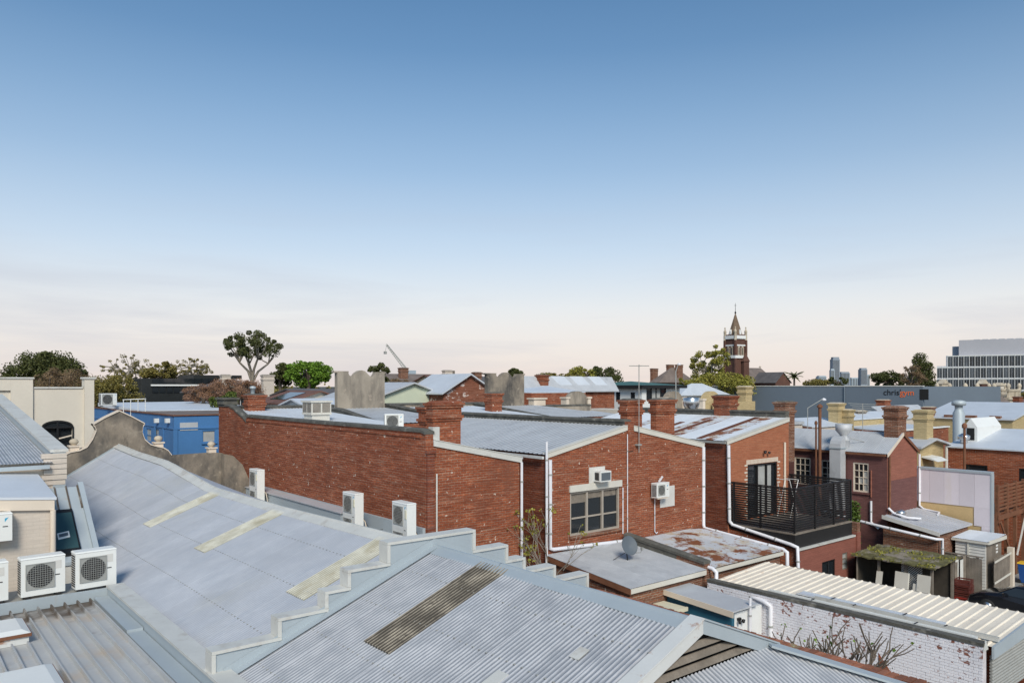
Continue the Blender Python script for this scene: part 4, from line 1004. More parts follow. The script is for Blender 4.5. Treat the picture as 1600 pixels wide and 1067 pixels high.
# balcony: wing below, deck, screens of separate slats
BX0, BX1, BY0 = 31.25, 36.35, 18.1
wg = MB(); wallface(wg, 'y', BY0 - .12, BX0, BX1 + .25, 0, [(BX0, 2.78), (BX1 + .25, 2.78)], [(33.4, 34.6, .4, 1.9), (35.3, 35.8, 1.25, 2.05)], .15)
obj('wing_wall', wg, M['brownpaint'], F_)
obj('wing_side', MB().poly([(BX0, BY0 - .12, 0), (BX0, YB, 0), (BX0, YB, 3.3), (BX0, BY0 - .12, 2.78)]), M['redbrick'], F_)
window(F_, 'y', BY0 - .12, 33.4, 34.6, .4, 1.9, 2, 1, 'black', 'glass')
window(F_, 'y', BY0 - .12, 35.3, 35.8, 1.25, 2.05, 1, 3, 'oldtimber', 'glass_pale', fw=.05)
obj('wing_pier', MB().box(BX1 + .25, BX1 + .6, BY0 - .2, BY0 + .3, 0, 2.9), M['brownpaint'], F_)
obj('pier_top', MB().box(BX1 + .27, BX1 + .58, BY0 - .18, BY0 + .28, 2.902, 3.35), M['oldbrick'], F_)
obj('deck', MB().box(BX0 - .05, BX1 + .05, BY0 - .05, YB - .01, 3.40, 3.47), M['oldtimber'], F_)
obj('deck_fascia', MB().box(BX0 - .04, BX1 + .04, BY0 - .04, BY0, 2.80, 3.398).prism([(BX0 - .04, BY0, 2.80), (BX0 - .04, BY0, 3.398), (BX0 - .04, YB - .02, 3.398), (BX0 - .04, YB - .02, 3.25)], (.04, 0, 0)), M['blackpanel'], F_)
obj('gutter', MB().box(BX0, BX1 + .1, BY0 - .20, BY0 - .05, 2.72, 2.80), M['flash_pale'], F_)
SC = thing('slatted_balcony_screen', 'black horizontal-slat privacy screen enclosing the balcony above the painted wing', 'screen', (34, 20, 3.47))
posts = [(BX0, YB - .25), (BX0, 19.8), (BX0, BY0), (33.0, BY0), (34.7, BY0), (BX1, BY0), (BX1, 19.8), (BX1, YB - .25)]
for x, y in posts: obj('post', MB().box(x - .035, x + .035, y - .035, y + .035, 3.472, 5.42), M['black'], SC)
zs = [3.56 + k * .105 for k in range(18)]
for z in zs:
    obj('slat', MB().box(BX0 - .01, BX0 + .012, BY0 + .04, YB - .1, z, z + .068), M['black'], SC)
    obj('slat', MB().box(BX0 + .04, BX1 - .04, BY0 - .01, BY0 + .012, z, z + .068), M['black'], SC)
    obj('slat', MB().box(BX1 - .012, BX1 + .01, BY0 + .04, YB - .1, z, z + .068), M['black'], SC)
obj('top_rail', MB().box(BX0 - .03, BX0 + .03, BY0 + .04, YB - .1, 5.425, 5.47).box(BX0 - .03, BX1 + .03, BY0 - .03, BY0 + .038, 5.425, 5.47).box(BX1 - .03, BX1 + .03, BY0 + .04, YB - .1, 5.425, 5.47), M['black'], SC)
CH = thing('clothes_airer', 'white folding clothes airer standing inside the black balcony screen', 'clothes rack', (35.0, 20.3, 3.47))
obj('frame', MB().tube([(-.35, .0, 0), (.35, 0, 1.75), (.4, 0, 1.85)], .018, 6).tube([(.35, 0, 0), (-.35, 0, 1.75), (-.42, .0, 1.9)], .018, 6).tube([(-.35, .7, 0), (.35, .7, 1.75)], .018, 6).tube([(.35, .7, 0), (-.35, .7, 1.75)], .018, 6), M['whitepaint'], CH, True)
obj('rail', MB().tube([(-.42, 0, 1.9), (-.42, .7, 1.9)], .015, 6).tube([(.4, 0, 1.85), (.4, .7, 1.85)], .015, 6).tube([(0, 0, .87), (0, .7, .87)], .015, 6), M['whitepaint'], CH, True)

# ------------------------------------------------------------------ brick coping beside the near roof
CW = thing('brick_coping_wall', 'low red brick wall topped with a row of bricks on edge beside the hipped roof', 'wall', (12.3, 7, 0))
obj('wall', MB().box(12.12, 12.36, 2.5, 11.9, 0, 5.36), M['oldbrick'], CW)
M['loosebrick'] = mat('coping_brick', (.30, .115, .065), .92, var=.3, vs=6, bump=.5, objvar=.28, stains=[((.30, .29, .16), 2.5, .60, .1, None), ((.42, .36, .28), 5, .62, .1, None)])
y = 2.55
while y < 11.8:
    j = random.uniform(-.008, .008); hh = random.uniform(-.006, .008)
    obj('brick', MB().hexa([(12.08 + j, y, 5.362), (12.36 + j, y, 5.362), (12.36 + j, y + .118, 5.362), (12.08 + j, y + .118, 5.362)],
                           [(12.087 + j, y + .004, 5.49 + hh), (12.353 + j, y + .004, 5.49 + hh), (12.353 + j, y + .113, 5.49 + hh), (12.087 + j, y + .113, 5.49 + hh)]), M['loosebrick'], CW)
    y += .134

# ------------------------------------------------------------------ ribbed shed with flaking white brick wall
S = thing('ribbed_roof_shed', 'long shed with tan ribbed roof, flaking white brick side wall and roller door', 'shed', (25, 12, 0))
SX0, SX1, SY0, SY1 = 23.3, 27.1, 7.9, 16.95
m, nt, b = _new('peeling_white_paint')
n1 = _noise(nt, .55, 7, .7); n2 = _noise(nt, 5.5, 6, .6, (1, 1, 1.6))
ad = nt.nodes.new('ShaderNodeMath'); ad.operation = 'ADD'; nt.links.new(n1.outputs['Fac'], ad.inputs[0]); nt.links.new(n2.outputs['Fac'], ad.inputs[1])
hf = nt.nodes.new('ShaderNodeMath'); hf.operation = 'MULTIPLY'; hf.inputs[1].default_value = .5; nt.links.new(ad.outputs[0], hf.inputs[0])
fac = _ramp(nt, hf.outputs[0],   .565, .585).outputs[0]
gr = _noise(nt, 1.3, 6, .6, (1, 1, .25))
wc = _mix(nt, _ramp(nt, gr.outputs['Fac'], .5, .75).outputs[0], (.86, .84, .87), (.68, .66, .69))
nt.links.new(_mix(nt, fac, wc, (.25, .095, .062)), b.inputs['Base Color']); b.inputs['Roughness'].default_value = .85
M['peel'] = m
obj('mortar_wall', MB().box(SX0, SX0 + .23, SY0, SY1, 0, 2.86), mat('white_mortar', (.62, .58, .59), .9, var=.25, vs=3), S)
obj('other_walls', MB().box(SX0 + .24, SX1, SY1 - .2, SY1, 0, 2.75).box(SX1 - .2, SX1, SY0, SY1 - .21, 0, 2.75), M['darkbrick'], S)
bl = []
zc_ = 0.02; r_ = 0
while zc_ < 2.80:
    y = SY0 + (0 if r_ % 2 else -.125)
    while y < SY1 - .05:
        bl.append((max(SY0, y), min(SY1, y + .24), zc_)); y += .25
    zc_ += .086; r_ += 1
vis = [q for q in bl if q[2] > .75]
vis.sort(key=lambda q: (q[0] - 2.0 * 0) ** 1)
first = set(vis[:300]); rest = MB()
def bk_(mb, a, b2, z):
    pr_ = random.uniform(.006, .014); c_ = .004
    mb.hexa([(SX0 + .01, a, z), (SX0 + .01, b2, z), (SX0 + .01, b2, z + .076), (SX0 + .01, a, z + .076)], [(SX0 - pr_, a + c_, z + c_), (SX0 - pr_, b2 - c_, z + c_), (SX0 - pr_, b2 - c_, z + .076 - c_), (SX0 - pr_, a + c_, z + .076 - c_)])
    return mb
for q in bl:
    if q in first: obj('brick', bk_(MB(), *q), M['peel'], S)
    else: bk_(rest, *q)
o = obj('brickwork', rest, M['peel'], S); o['kind'] = 'stuff'
# bare brick triangle where the render broke away
obj('bare_patch', MB().prism([(SX0 - .02, onX(1373, 1016, SX0).y, onX(1373, 1019, SX0).z), (SX0 - .02, onX(1373, 1060, SX0).y, onX(1373, 1060, SX0).z), (SX0 - .02, onX(1402, 1064, SX0).y, onX(1402, 1064, SX0).z)], (.004, 0, 0)), M['redbrick'], S)
obj('coping', MB().box(SX0 - .03, SX0 + .27, SY0 - .02, SY1, 2.865, 2.96), M['coping'], S)
slp = Vector((-3.52, 0, -.20))
roofsheets(S, (SX1 + .05, SY0 - .1, 3.02), (0, 1, 0), slp, SY1 - SY0 + .1, 'tanrib', cover=1.16, kind='trap', pitch=.29, amp=.035)
obj('far_gutter', MB().box(SX1 + .06, SX1 + .2, SY0, SY1, 2.88, 3.0), M['oldtimber'], S)
obj('front_fascia', MB().prism([(SX0 + .28, SY0 - .18, 2.84), (SX1 + .2, SY0 - .18, 3.06), (SX1 + .2, SY0 - .18, 2.62), (SX0 + .28, SY0 - .18, 2.50)], (0, .06, 0)), M['flash'], S)
obj('end_cap', MB().prism([(SX0 - .04, SY0 - .04, 2.75), (SX0 + .12, SY0 - .04, 3.02), (SX0 + .28, SY0 - .04, 2.75)], (0, .03, 0)), M['flash_pale'], S)
rd = thing('roller_door', 'grey ribbed steel roller door half open on the shed end', 'door', (25.2, SY0, 0))
for k in range(14):
    z = 2.48 - k * .09
    if z > 1.3: obj('slat', MB().tube([(SX0 + .5, SY0 - .03, z), (SX1 - .25, SY0 - .03, z)], .044, 8), M['grille'], rd)
obj('side_guide', MB().box(SX1 - .24, SX1 - .02, SY0 - .1, SY0 - .002, 0, 2.55), M['flash'], rd)
for (x, w_, lab, y0, y1, h_, mm) in ((23.72, .16, 'long white gutter length lying along the shed roof edge by the coping', 8.2, 14.7, .10, 'acwhite'), (24.32, .42, 'flat pale cladding sheets strapped down on the tan ribbed roof', 9.3, 13.9, .05, 'zinc_white'), (24.02, .12, 'long hollow white box section lying on the tan ribbed roof', 7.75, 13.2, .12, 'flash_pale')):
    zb = 2.815 + (x - 23.55) * .057 + .052
    t = thing('cladding_length', lab, 'building material', (x, (y0 + y1) / 2, zb))
    obj('section', MB().box(x - w_/2, x + w_/2, y0, y1, zb, zb + .02).box(x - w_/2, x - w_/2 + .015, y0, y1, zb + .02, zb + h_).box(x + w_/2 - .015, x + w_/2, y0, y1, zb + .02, zb + h_), M[mm], t)
    for k in (.25, .75):
        yy_ = y0 + (y1 - y0) * k; obj('strap', MB().box(x - w_/2 - .02, x + w_/2 + .02, yy_ - .02, yy_ + .02, zb + h_ + .001, zb + h_ + .012), M['black'], t)

# small outhouse, awning, bare fig tree yard
OH = thing('small_outhouse', 'little outhouse with teal side, white end wall and flat grey roof with pink edge', 'shed', (22, 16, 0))
obj('side_wall', MB().box(21.45, 21.6, 14.65, 17.3, 0, 2.62), M['teal'], OH)
obj('end_wall', MB().box(21.602, 23.2, 14.66, 14.8, 0, 2.55), M['whitepaint'], OH)
obj('roof', MB().slab([(21.3, 14.5, 2.70), (22.75, 14.5, 2.70), (22.75, 17.33, 2.84), (21.3, 17.33, 2.84)], .05), M['zinc_roof'], OH)
obj('edge_board', MB().prism([(21.27, 14.48, 2.70), (21.27, 17.33, 2.84), (21.27, 17.33, 2.66), (21.27, 14.48, 2.50)], (.03, 0, 0)), M['creamtrim'], OH)
dp(OH, [(22.35, 14.55, 2.95), (22.35, 14.55, .6)], .045)
fl = MB().box(21.75, 21.9, 14.58, 14.655, 2.30, 2.38).lathe((21.72, 14.52, 2.22), [(.04, 0), (.065, .1), (.02, .12)], 8).lathe((21.92, 14.52, 2.22), [(.04, 0), (.065, .1), (.02, .12)], 8)
obj('flood_lamp', fl, M['black'], OH)
AW = thing('patio_awning', 'cream ribbed metal awning fixed to the old brick lean-to wall', 'awning', (20, 17, 2.4))
for k in range(9): obj('panel', MB().box(18.6 + k * .3, 18.89 + k * .3, 16.35, 17.33, 2.42 + .004 * (k % 2), 2.45 + .004 * (k % 2)), M['creammetal'], AW)
obj('edge', MB().box(18.58, 21.3, 16.28, 16.345, 2.33, 2.46), M['creammetal'], AW)
obj('strut', MB().tube([(18.7, 17.33, 1.6), (18.7, 16.4, 2.41)], .02, 6), M['grille'], AW)

# ------------------------------------------------------------------ plum-painted house to the right
PX, PY = 40.0, 18.0
PH = thing('plum_painted_house', 'plum painted brick house with tall corbelled chimney and rusty downpipes', 'building', (42, 24, 0))
zev = 6.5; x2 = 43.55; xm = 41.75; zp = 7.45
pw = MB(); W1 = (22.2, 23.2, 4.5, 6.0); W3 = (18.95, 19.8, 4.4, 5.95); W2 = (20.6, 21.6, 4.4, 5.95)
wallface(pw, 'x', PX, PY, 32, 0, [(PY, zev), (32, zev)], [W1, W2, W3], .14); obj('side_wall', pw, M['purplepaint'], PH)
pr_ = MB(); wallface(pr_, 'y', PY, PX, x2, 0, [(PX, zev), (xm, zp), (x2, zev)]); pr_.poly([(x2, PY, 0), (x2, 32, 0), (x2, 32, zev), (x2, PY, zev)]); obj('gable_wall', pr_, M['plumrear'], PH)
obj('render_panel', MB().box(PX + .35, x2 - .1, PY - .03, PY - .003, 3.0, 5.1), M['purplepaint'], PH)
for W_, pal in ((W1, ()), (W2, ((0, 0), (1, 0), (0, 1), (1, 1))), (W3, ((0, 0), (0, 1), (0, 2), (1, 1)))): window(PH, 'x', PX, *W_, 3, 4, 'creamtrim', 'glass', fw=.08, mw=.035, sill='purplepaint', palepanes=pal)
roofsheets(PH, (xm, PY - .06, zp + .06), (0, 1, 0), (PX - .12 - xm, 0, (PX - .12 - xm) * .54), 14, 'zinc_roof', pitch=.076)
obj('far_slope', MB().slab([(xm, PY - .06, zp + .06), (xm, 32, zp + .06), (x2 + .12, 32, zev), (x2 + .12, PY - .06, zev)], .05), M['zinc_roof'], PH)
for s_, xe in ((-1, PX - .12), (1, x2 + .12)):
    obj('barge_board', MB().prism([(xm, PY - .10, zp + .09), (xe, PY - .10, zev + .0), (xe, PY - .10, zev - .16), (xm, PY - .10, zp - .07)], (0, .04, 0)), M['creamtrim' if s_ < 0 else 'timber'], PH)
obj('gutter', MB().box(PX - .22, PX - .12, PY, 32, zev - .12, zev - .02), M['timber'], PH)
dp(PH, [(PX + .08, PY - .10, zev - .1), (PX + .08, PY - .10, 3.2)], .055, 'timber')
dp(PH, [(PX - .06, 18.8, 5.6), (PX - .06, 18.8, 4.2)], .04, 'plumrear'); dp(PH, [(PX - .07, 18.8, 4.0), (PX - .07, 18.8, 2.9), (PX - .07, 18.4, 2.6)], .06)
dp(PH, [(x2 + .02, PY - .12, zev - .2), (x2 + .02, PY - .12, 3.5), (x2 - .1, PY - .4, 3.36), (x2 - .15, PY - 1.2, 3.28), (x2 - .6, PY - 1.3, 3.24)], .06)
zt = onY(1405, 636, PY + .2).z
chimney(PH, xm - .45, xm + .55, PY + .03, PY + .75, 6.6, zt, 'oldbrick', cap='oldbrick')
# lean-to at its back
def plane_lt(x, t): return Vector((x, PY - .04 - 2.75 * t, 3.40 - .5 * t))
obj('lean_to_roof', MB().slab([plane_lt(39.35, 0), plane_lt(43.4, 0), plane_lt(43.4, 1), plane_lt(39.35, 1)], .06), M['zinc_smooth'], PH)
for k in range(11): obj('lean_to_rib', MB().bar(plane_lt(39.4 + .4 * k, 0) + Vector((0, 0, .012)), plane_lt(39.4 + .4 * k, 1) + Vector((0, 0, .012)), .03, .03), M['zinc_smooth'], PH)
obj('lean_to_trim', MB().prism([plane_lt(39.30, 0) + Vector((0, 0, .05)), plane_lt(39.30, 1) + Vector((0, 0, .05)), plane_lt(39.30, 1) - Vector((0, 0, .14)), plane_lt(39.30, 0) - Vector((0, 0, .14))], (.04, 0, 0)), M['pipegrey'], PH)
obj('lean_to_wall', MB().box(39.5, 43.3, 15.4, 15.5, 0, 2.85).box(39.5, 39.6, 15.502, PY - .02, 0, 2.8), M['oldbrick'], PH)
obj('roof_vent', MB().lathe((40.25, 17.45, 3.28), [(.13, 0), (.13, .12), (.24, .16), (.28, .26), (.22, .36), (.05, .42)], 12), M['chrome'], PH)
dp(PH, [(39.9, PY - .1, 3.75), (40.05, PY - .3, 3.5), (40.0, 17.0, 3.36), (40.6, 16.6, 3.30)], .06)
dp(PH, [(PX - .2, 21.5, 3.15), (39.2, 18.2, 2.9), (39.25, 15.35, 2.62), (39.6, 15.2, 2.60), (39.6, 15.2, .8)], .075)
# exhaust duct with cowl against the side wall
q = onX(1310, 750, PX - .35)
DU = thing('exhaust_duct', 'square galvanised exhaust duct with elbow and cowl against the plum wall', 'duct', (PX - .35, q.y, 3.9))
ya_ = q.y
obj('riser', MB().box(PX - .72, PX - .16, ya_ - .30, ya_ + .30, 3.4, 6.75), M['zinc_roof'], DU)
el = MB()
for i in range(5):
    a0, a1 = math.pi / 2 * i / 5, math.pi / 2 * (i + 1) / 5
    def ep(a_, r_): return (PX - .16 - .0 - r_ * math.cos(a_), 6.75 + r_ * math.sin(a_))
    (xa, za), (xb, zb), (xc_, zc2), (xd, zd) = ep(a0, .56), ep(a1, .56), ep(a1, .001), ep(a0, .001)
    el.hexa([(xa, ya_ - .3, za), (xb, ya_ - .3, zb), (xc_, ya_ - .3, zc2), (xd, ya_ - .3, zd)], [(xa, ya_ + .3, za), (xb, ya_ + .3, zb), (xc_, ya_ + .3, zc2), (xd, ya_ + .3, zd)])
obj('elbow', el, M['zinc_roof'], DU)
obj('collar', MB().box(PX - .76, PX - .12, ya_ - .34, ya_ + .34, 6.66, 6.73), M['flash'], DU)
obj('cowl', MB().lathe((PX + .22, ya_, 6.8), [(.30, -.5), (.30, .25), (.34, .28), (.20, .42), (.20, .55), (.42, .80), (.42, 1.15), (.38, 1.15)], 14), M['zinc_roof'], DU)
obj('stay', MB().tube([(PX + .3, ya_ - .3, 7.2), (PX + .9, ya_ - 1.0, 6.95)], .02, 6), M['grille'], DU)
for (px, pt, pb, r_, lab) in ((1281, 634, 745, .09, 'tall thick rusty vent pole beside the plum house side wall'), (1275, 660, 745, .05, 'shorter thin rusty vent pole beside the plum house side wall')):
    qt, qb = onX(px, pt, PX - .5), onX(px, pb, PX - .5)
    t = thing('vent_pole', lab, 'pole', (qt.x, qt.y, 0))
    obj('pole', MB().tube([(qt.x, qt.y, 0), (qt.x, qt.y, qt.z - .1)], r_, 8), M['timber'], t)
    obj('finial', MB().lathe((qt.x, qt.y, qt.z - .1), [(r_ * 1.6, 0), (r_ * 1.7, .1), (r_ * .6, .2)], 8), M['timber'], t)

# ------------------------------------------------------------------ back yard clutter
MS = thing('mossy_shed', 'tumbledown open timber shed with thick yellow-green moss on its roof', 'shed', (36.6, 15.7, 0))
sx0, sx1, sy0, sy1 = 35.45, 37.8, 14.0, 17.45
obj('back_wall', MB().box(sx1 - .06, sx1, sy0, sy1, 0, 2.0).box(sx0, sx1 - .062, sy1 - .06, sy1, 0, 2.0), M['shadetimber'], MS)
for (x, y) in ((sx0, sy0), (sx0, 15.1), (sx0, 16.3), (sx0, sy1 - .1), (sx1 - .15, sy0)): obj('post', MB().box(x, x + .1, y, y + .1, 0, 2.02), M['oldtimber'], MS)
rf = MB(); G_ = 22; vs = []
for i in range(G_ + 1):
    for j in range(G_ + 1):
        x = sx0 - .25 + (sx1 - sx0 + .4) * i / G_; y = sy0 - .2 + (sy1 - sy0 + .3) * j / G_
        vs.append((x + random.uniform(-.03, .03), y + random.uniform(-.03, .03), 2.12 + .10 * noise.noise((x * 1.7, y * 1.7, 3)) + .05 * noise.noise((x * 6, y * 6, 1)) + .04 * (x - sx0)))
fs = [(i*(G_+1)+j, (i+1)*(G_+1)+j, (i+1)*(G_+1)+j+1, i*(G_+1)+j+1) for i in range(G_) for j in range(G_)]
low = [(a, b_, c_ - .06) for a, b_, c_ in vs]; N_ = len(vs)
edge = [i*(G_+1) for i in range(G_+1)] + [G_*(G_+1)+j for j in range(1, G_+1)] + [i*(G_+1)+G_ for i in range(G_-1, -1, -1)] + [j for j in range(G_-1, 0, -1)]
rf.add(vs + low, fs + [tuple(k + N_ for k in f_) for f_ in fs] + [(edge[k], edge[(k+1) % len(edge)], edge[(k+1) % len(edge)] + N_, edge[k] + N_) for k in range(len(edge))])
obj('roof', rf, M['moss'], MS)
tf = MB()
for k in range(1500):
    i = random.randrange(N_); x, y, z = vs[i]
    if noise.noise((x * 1.3, y * 1.3, 8)) < .12: continue
    a = random.uniform(0, 6.28); h_ = random.uniform(.03, .10); d = Vector((math.cos(a), math.sin(a), 0)) * .04
    p = Vector((x + random.uniform(-.06, .06), y + random.uniform(-.06, .06), z)); tf.poly([p - d, p + d, p + Vector((random.uniform(-.05, .05), random.uniform(-.05, .05), h_))])
o = obj('moss_tufts', tf, M['leaf_spring'], MS); o['kind'] = 'stuff'
def lattice(parent, y0, y1, z0, z1, x):
    mb = MB(); n_ = 9
    for k in range(-n_, n_):
        for sgn in (1, -1):
            a0 = y0 + (y1 - y0) * k / n_; pts = []
            for t in (0, 1):
                pts.append((a0 + t * (z1 - z0) if sgn > 0 else a0 + (z1 - z0) - t * (z1 - z0), z0 + t * (z1 - z0)))
            (ya, za), (yb2, zb2) = pts
            lo, hi = min(ya, yb2), max(ya, yb2)
            if hi <= y0 or lo >= y1: continue
            def clip(Y): 
                f_ = (Y - ya) / (yb2 - ya); return za + f_ * (zb2 - za)
            A_, B_ = max(lo, y0), min(hi, y1)
            mb.bar((x + .004 * sgn, A_, clip(A_)), (x + .004 * sgn, B_, clip(B_)), .008, .03)
    o = obj('lattice', mb, M['pipegrey'], parent); o['kind'] = 'stuff'
lattice(MS, 14.5, 15.4, .15, 1.95, sx0 + .18)
for (y, w_, h_, lean, lab) in ((16.15, .28, 1.5, .35, 'narrow pale board leaning inside the mossy shed opening'), (14.95, .62, 1.65, .3, 'wide pale board leaning against the lattice of the mossy shed'), (14.62, .16, 1.25, .25, 'narrow white board upright against the mossy shed post'), (14.05, .55, 1.7, .25, 'torn pale board propped at the mossy shed corner')):
    t = MB().hexa([(sx0 - .35, y, 0.01), (sx0 - .35, y + w_, 0.01), (sx0 - .325, y + w_, 0.01), (sx0 - .325, y, 0.01)], [(sx0 - .35 + lean, y + random.uniform(-.08, .08), h_), (sx0 - .35 + lean, y + w_, h_ + random.uniform(-.1, .04)), (sx0 - .325 + lean, y + w_, h_), (sx0 - .325 + lean, y, h_)])
    tag(obj('board', t, M['fascia']), lab, 'board', 'boards leaning at the mossy shed')
FN = thing('tin_fence', 'pale upright corrugated tin fence panels between mossy shed and yard gate', 'fence', (38.6, 14, 0))
for k in range(7):
    x = 37.85 + k * .36
    obj('tin_panel', MB().sheet((x, 14.45 + random.uniform(-.05, .05), 1.75 + random.uniform(-.12, .1)), (1, 0, 0), (0, .0, -1.7), .37, wave(.37, .076, .01)), M['flash_pale' if k % 3 else 'oldtimber'], FN)
obj('rail', MB().box(37.8, 40.4, 14.53, 14.59, 1.3, 1.38).box(37.8, 40.4, 14.53, 14.59, .3, .38), M['oldtimber'], FN)
TF = thing('timber_paling_fence', 'weathered dark paling fence running beside the weatherboard outhouse', 'fence', (40.5, 15, 0))
for k in range(20): obj('paling', MB().box(40.42, 40.44, 13.75 + k * .135, 13.875 + k * .135, 0, 1.78 + random.uniform(-.03, .03)), M['oldtimber'], TF)
obj('capping', MB().box(40.38, 40.5, 13.72, 16.5, 1.815, 1.86), M['oldtimber'], TF)
WO = thing('weatherboard_outhouse', 'tiny grey weatherboard outhouse with pale skillion roof beyond the paling fence', 'shed', (42.3, 14.6, 0))
for k in range(17): obj('weatherboard', MB().hexa([(41.17, 13.85, k * .145), (41.17, 15.2, k * .145), (41.26, 15.2, k * .145), (41.26, 13.85, k * .145)], [(41.205, 13.85, k * .145 + .142), (41.205, 15.2, k * .145 + .142), (41.26, 15.2, k * .145 + .142), (41.26, 13.85, k * .145 + .142)]), M['pipegrey'], WO)
obj('end_wall', MB().box(41.27, 43.3, 13.86, 13.95, 0, 2.42).box(41.27, 43.3, 15.1, 15.18, 0, 2.42), M['oldtimber'], WO)
obj('corner_trim', MB().box(41.13, 41.17, 14.58, 14.66, 0, 2.45), M['fascia'], WO)
roofsheets(WO, (43.45, 13.7, 2.58), (0, 1, 0), (-2.35, 0, -.1), 1.65, 'zinc_white', cover=.8)
obj('fascia', MB().box(41.06, 41.10, 13.7, 15.35, 2.37, 2.47).box(41.1, 43.45, 13.66, 13.70, 2.37, 2.54), M['fascia'], WO)
for k in range(3): obj('vent_slot', MB().box(42.55, 42.8, 13.845, 13.857, 1.75 + k * .16, 1.84 + k * .16), M['whitepaint'], WO)
GT = thing('yard_gate', 'ledged timber yard gate with pale rails standing open by the weatherboard outhouse', 'gate', (42.3, 13.5, 0))
for k in range(13): obj('paling', MB().box(41.25 + k * .165, 41.40 + k * .165, 13.5, 13.525, .08, 1.72 + random.uniform(-.03, .03)), M['oldtimber'], GT)
for z in (1.62, .62): obj('rail', MB().bar((41.22, 13.47, z - .08), (43.42, 13.47, z + .08), .03, .09), M['fascia'], GT)
obj('gate_post', MB().box(43.46, 43.72, 13.4, 13.66, 0, 1.95), M['creamtrim'], GT)
GCR = 'stacked plastic crates by the tin fence'
for k, (lab, mm) in enumerate((('maroon plastic crate at the bottom of the stack by the tin fence', 'crate_red'), ('maroon plastic crate second up in the stack by the tin fence', 'crate'), ('maroon plastic crate third up in the stack by the tin fence', 'crate'), ('maroon plastic crate on top of the stack by the tin fence', 'crate'))):
    z = .01 + k * .262; t = thing('crate', lab, 'crate', (38.75, 13.95, z), .1 * (k % 2), GCR)
    c_ = MB().box(-.32, .32, -.32, .32, 0, .03)
    for zz, hh in ((.03, .04), (.11, .05), (.20, .055)):
        c_.box(-.32, .32, -.32, -.29, zz, zz + hh).box(-.32, .32, .29, .32, zz, zz + hh).box(-.32, -.29, -.289, .289, zz, zz + hh).box(.29, .32, -.289, .289, zz, zz + hh)
    obj('body', c_, M[mm], t, True)
    pm_ = MB()
    for x in (-.31, -.1, .1, .31):
        pm_.box(x - .02, x + .02, -.33, -.32, .03, .255)
    obj('ribs', pm_, M[mm], t, True)
# car
def make_car(label, loc, rz):
    t = thing('parked_car', label, 'car', loc, rz)
    # local: length along +y (nose at +y), width x
    prof = [(-2.2, .35), (-2.25, .62), (-2.15, .92), (-1.55, 1.0), (-.95, 1.36), (-.2, 1.44), (.35, 1.38), (1.02, .98), (1.75, .86), (2.12, .70), (2.2, .45), (2.15, .28), (-2.1, .28)]
    def section(w_, zs=1.0): return [(w_, y, z) for y, z in prof]
    body = MB(); W_ = .89
    levels = []
    for s_, k in ((-1, 0), (1, 1)): pass
    vs = []
    cols = [(-W_, .0), (-W_ * .97, .5), (-W_ * .55, 1.0), (W_ * .55, 1.0), (W_ * .97, .5), (W_, .0)]
    for (y, z) in prof:
        for (x, k) in cols:
            xx = x * (1.0 if z < .95 else 1 - (z - .95) * .42)
            if abs(y) > 1.9: xx *= .93
            zz = z if k == 1.0 else (z - .03 if k == .5 else max(.28, z - .14))
            vs.append((xx, y, zz))
    n_ = len(prof); fs = []
    for i in range(n_):
        for j in range(5):
            a = i * 6 + j; b2 = ((i + 1) % n_) * 6 + j; fs.append((a, b2, b2 + 1, a + 1))
    body.add(vs, fs, True)
    for s_ in (0, 5): body.add([vs[i * 6 + s_] for i in range(n_)], [tuple(range(n_))])
    obj('body', body, M['darkcar'], t, True)
    g = MB().poly([(-.62, .40, 1.385), (.62, .40, 1.385), (.74, 1.00, 1.015), (-.74, 1.00, 1.015)]); obj('windscreen', g, M['glass'], t, True)
    for s_ in (-1, 1):
        sg = MB().poly([(s_ * .735, .30, 1.345), (s_ * .84, .92, 1.0), (s_ * .87, -1.3, .98), (s_ * .76, -.85, 1.30)])
        obj('side_window', sg, M['glass'], t, True)
        obj('headlight', MB().hexa([(s_ * .52, 2.02, .62), (s_ * .80, 1.95, .62), (s_ * .80, 1.80, .62), (s_ * .52, 1.85, .62)], [(s_ * .54, 1.98, .76), (s_ * .82, 1.84, .78), (s_ * .82, 1.70, .80), (s_ * .54, 1.80, .80)]), M['chrome'], t, True)
        obj('door_mirror', MB().box(s_ * .86 - .02 if s_ > 0 else s_ * .86 - .16, s_ * .86 + .16 if s_ > 0 else s_ * .86 + .02, .60, .72, .95, 1.08), M['darkcar'], t, True)
        for y in (1.38, -1.35):
            wv = MB().lathe((0, 0, 0), [(.18, -.09), (.31, -.10), (.33, -.05), (.33, .05), (.31, .10), (.18, .09)], 20); wv.v = [(s_ * .80 + v[2], y + v[0], .33 + v[1]) for v in wv.v]
            wh_ = obj('wheel', wv, M['rubber'], t, True)
            rv = MB().lathe((0, 0, 0), [(.02, -.112), (.20, -.105), (.21, .105), (.02, .112)], 16); rv.v = [(s_ * .80 + v[2], y + v[0], .33 + v[1]) for v in rv.v]
            obj('rim', rv, M['chrome'], wh_, True)
    obj('wiper', MB().bar((-.5, .99, 1.04), (.1, .86, 1.12), .02), M['black'], t, True)
    obj('numberplate', MB().box(-.18, .18, 2.2, 2.212, .42, .53), M['whitepaint'], t, True)
    return t
make_car('black sedan parked nose-in beyond the ribbed shed by the stacked crates', (38.2, 11.1, 0.012), -.08)
BN = thing('wheelie_bin', 'blue wheelie bin with yellow lid beyond the yard gate', 'bin', (44.9, 13.2, 0))
obj('body', MB().hexa([(-.24, -.26, .05), (.24, -.26, .05), (.24, .26, .05), (-.24, .26, .05)], [(-.3, -.34, .98), (.3, -.34, .98), (.3, .34, .98), (-.3, .34, .98)]), M['bin_blue'], BN, True)
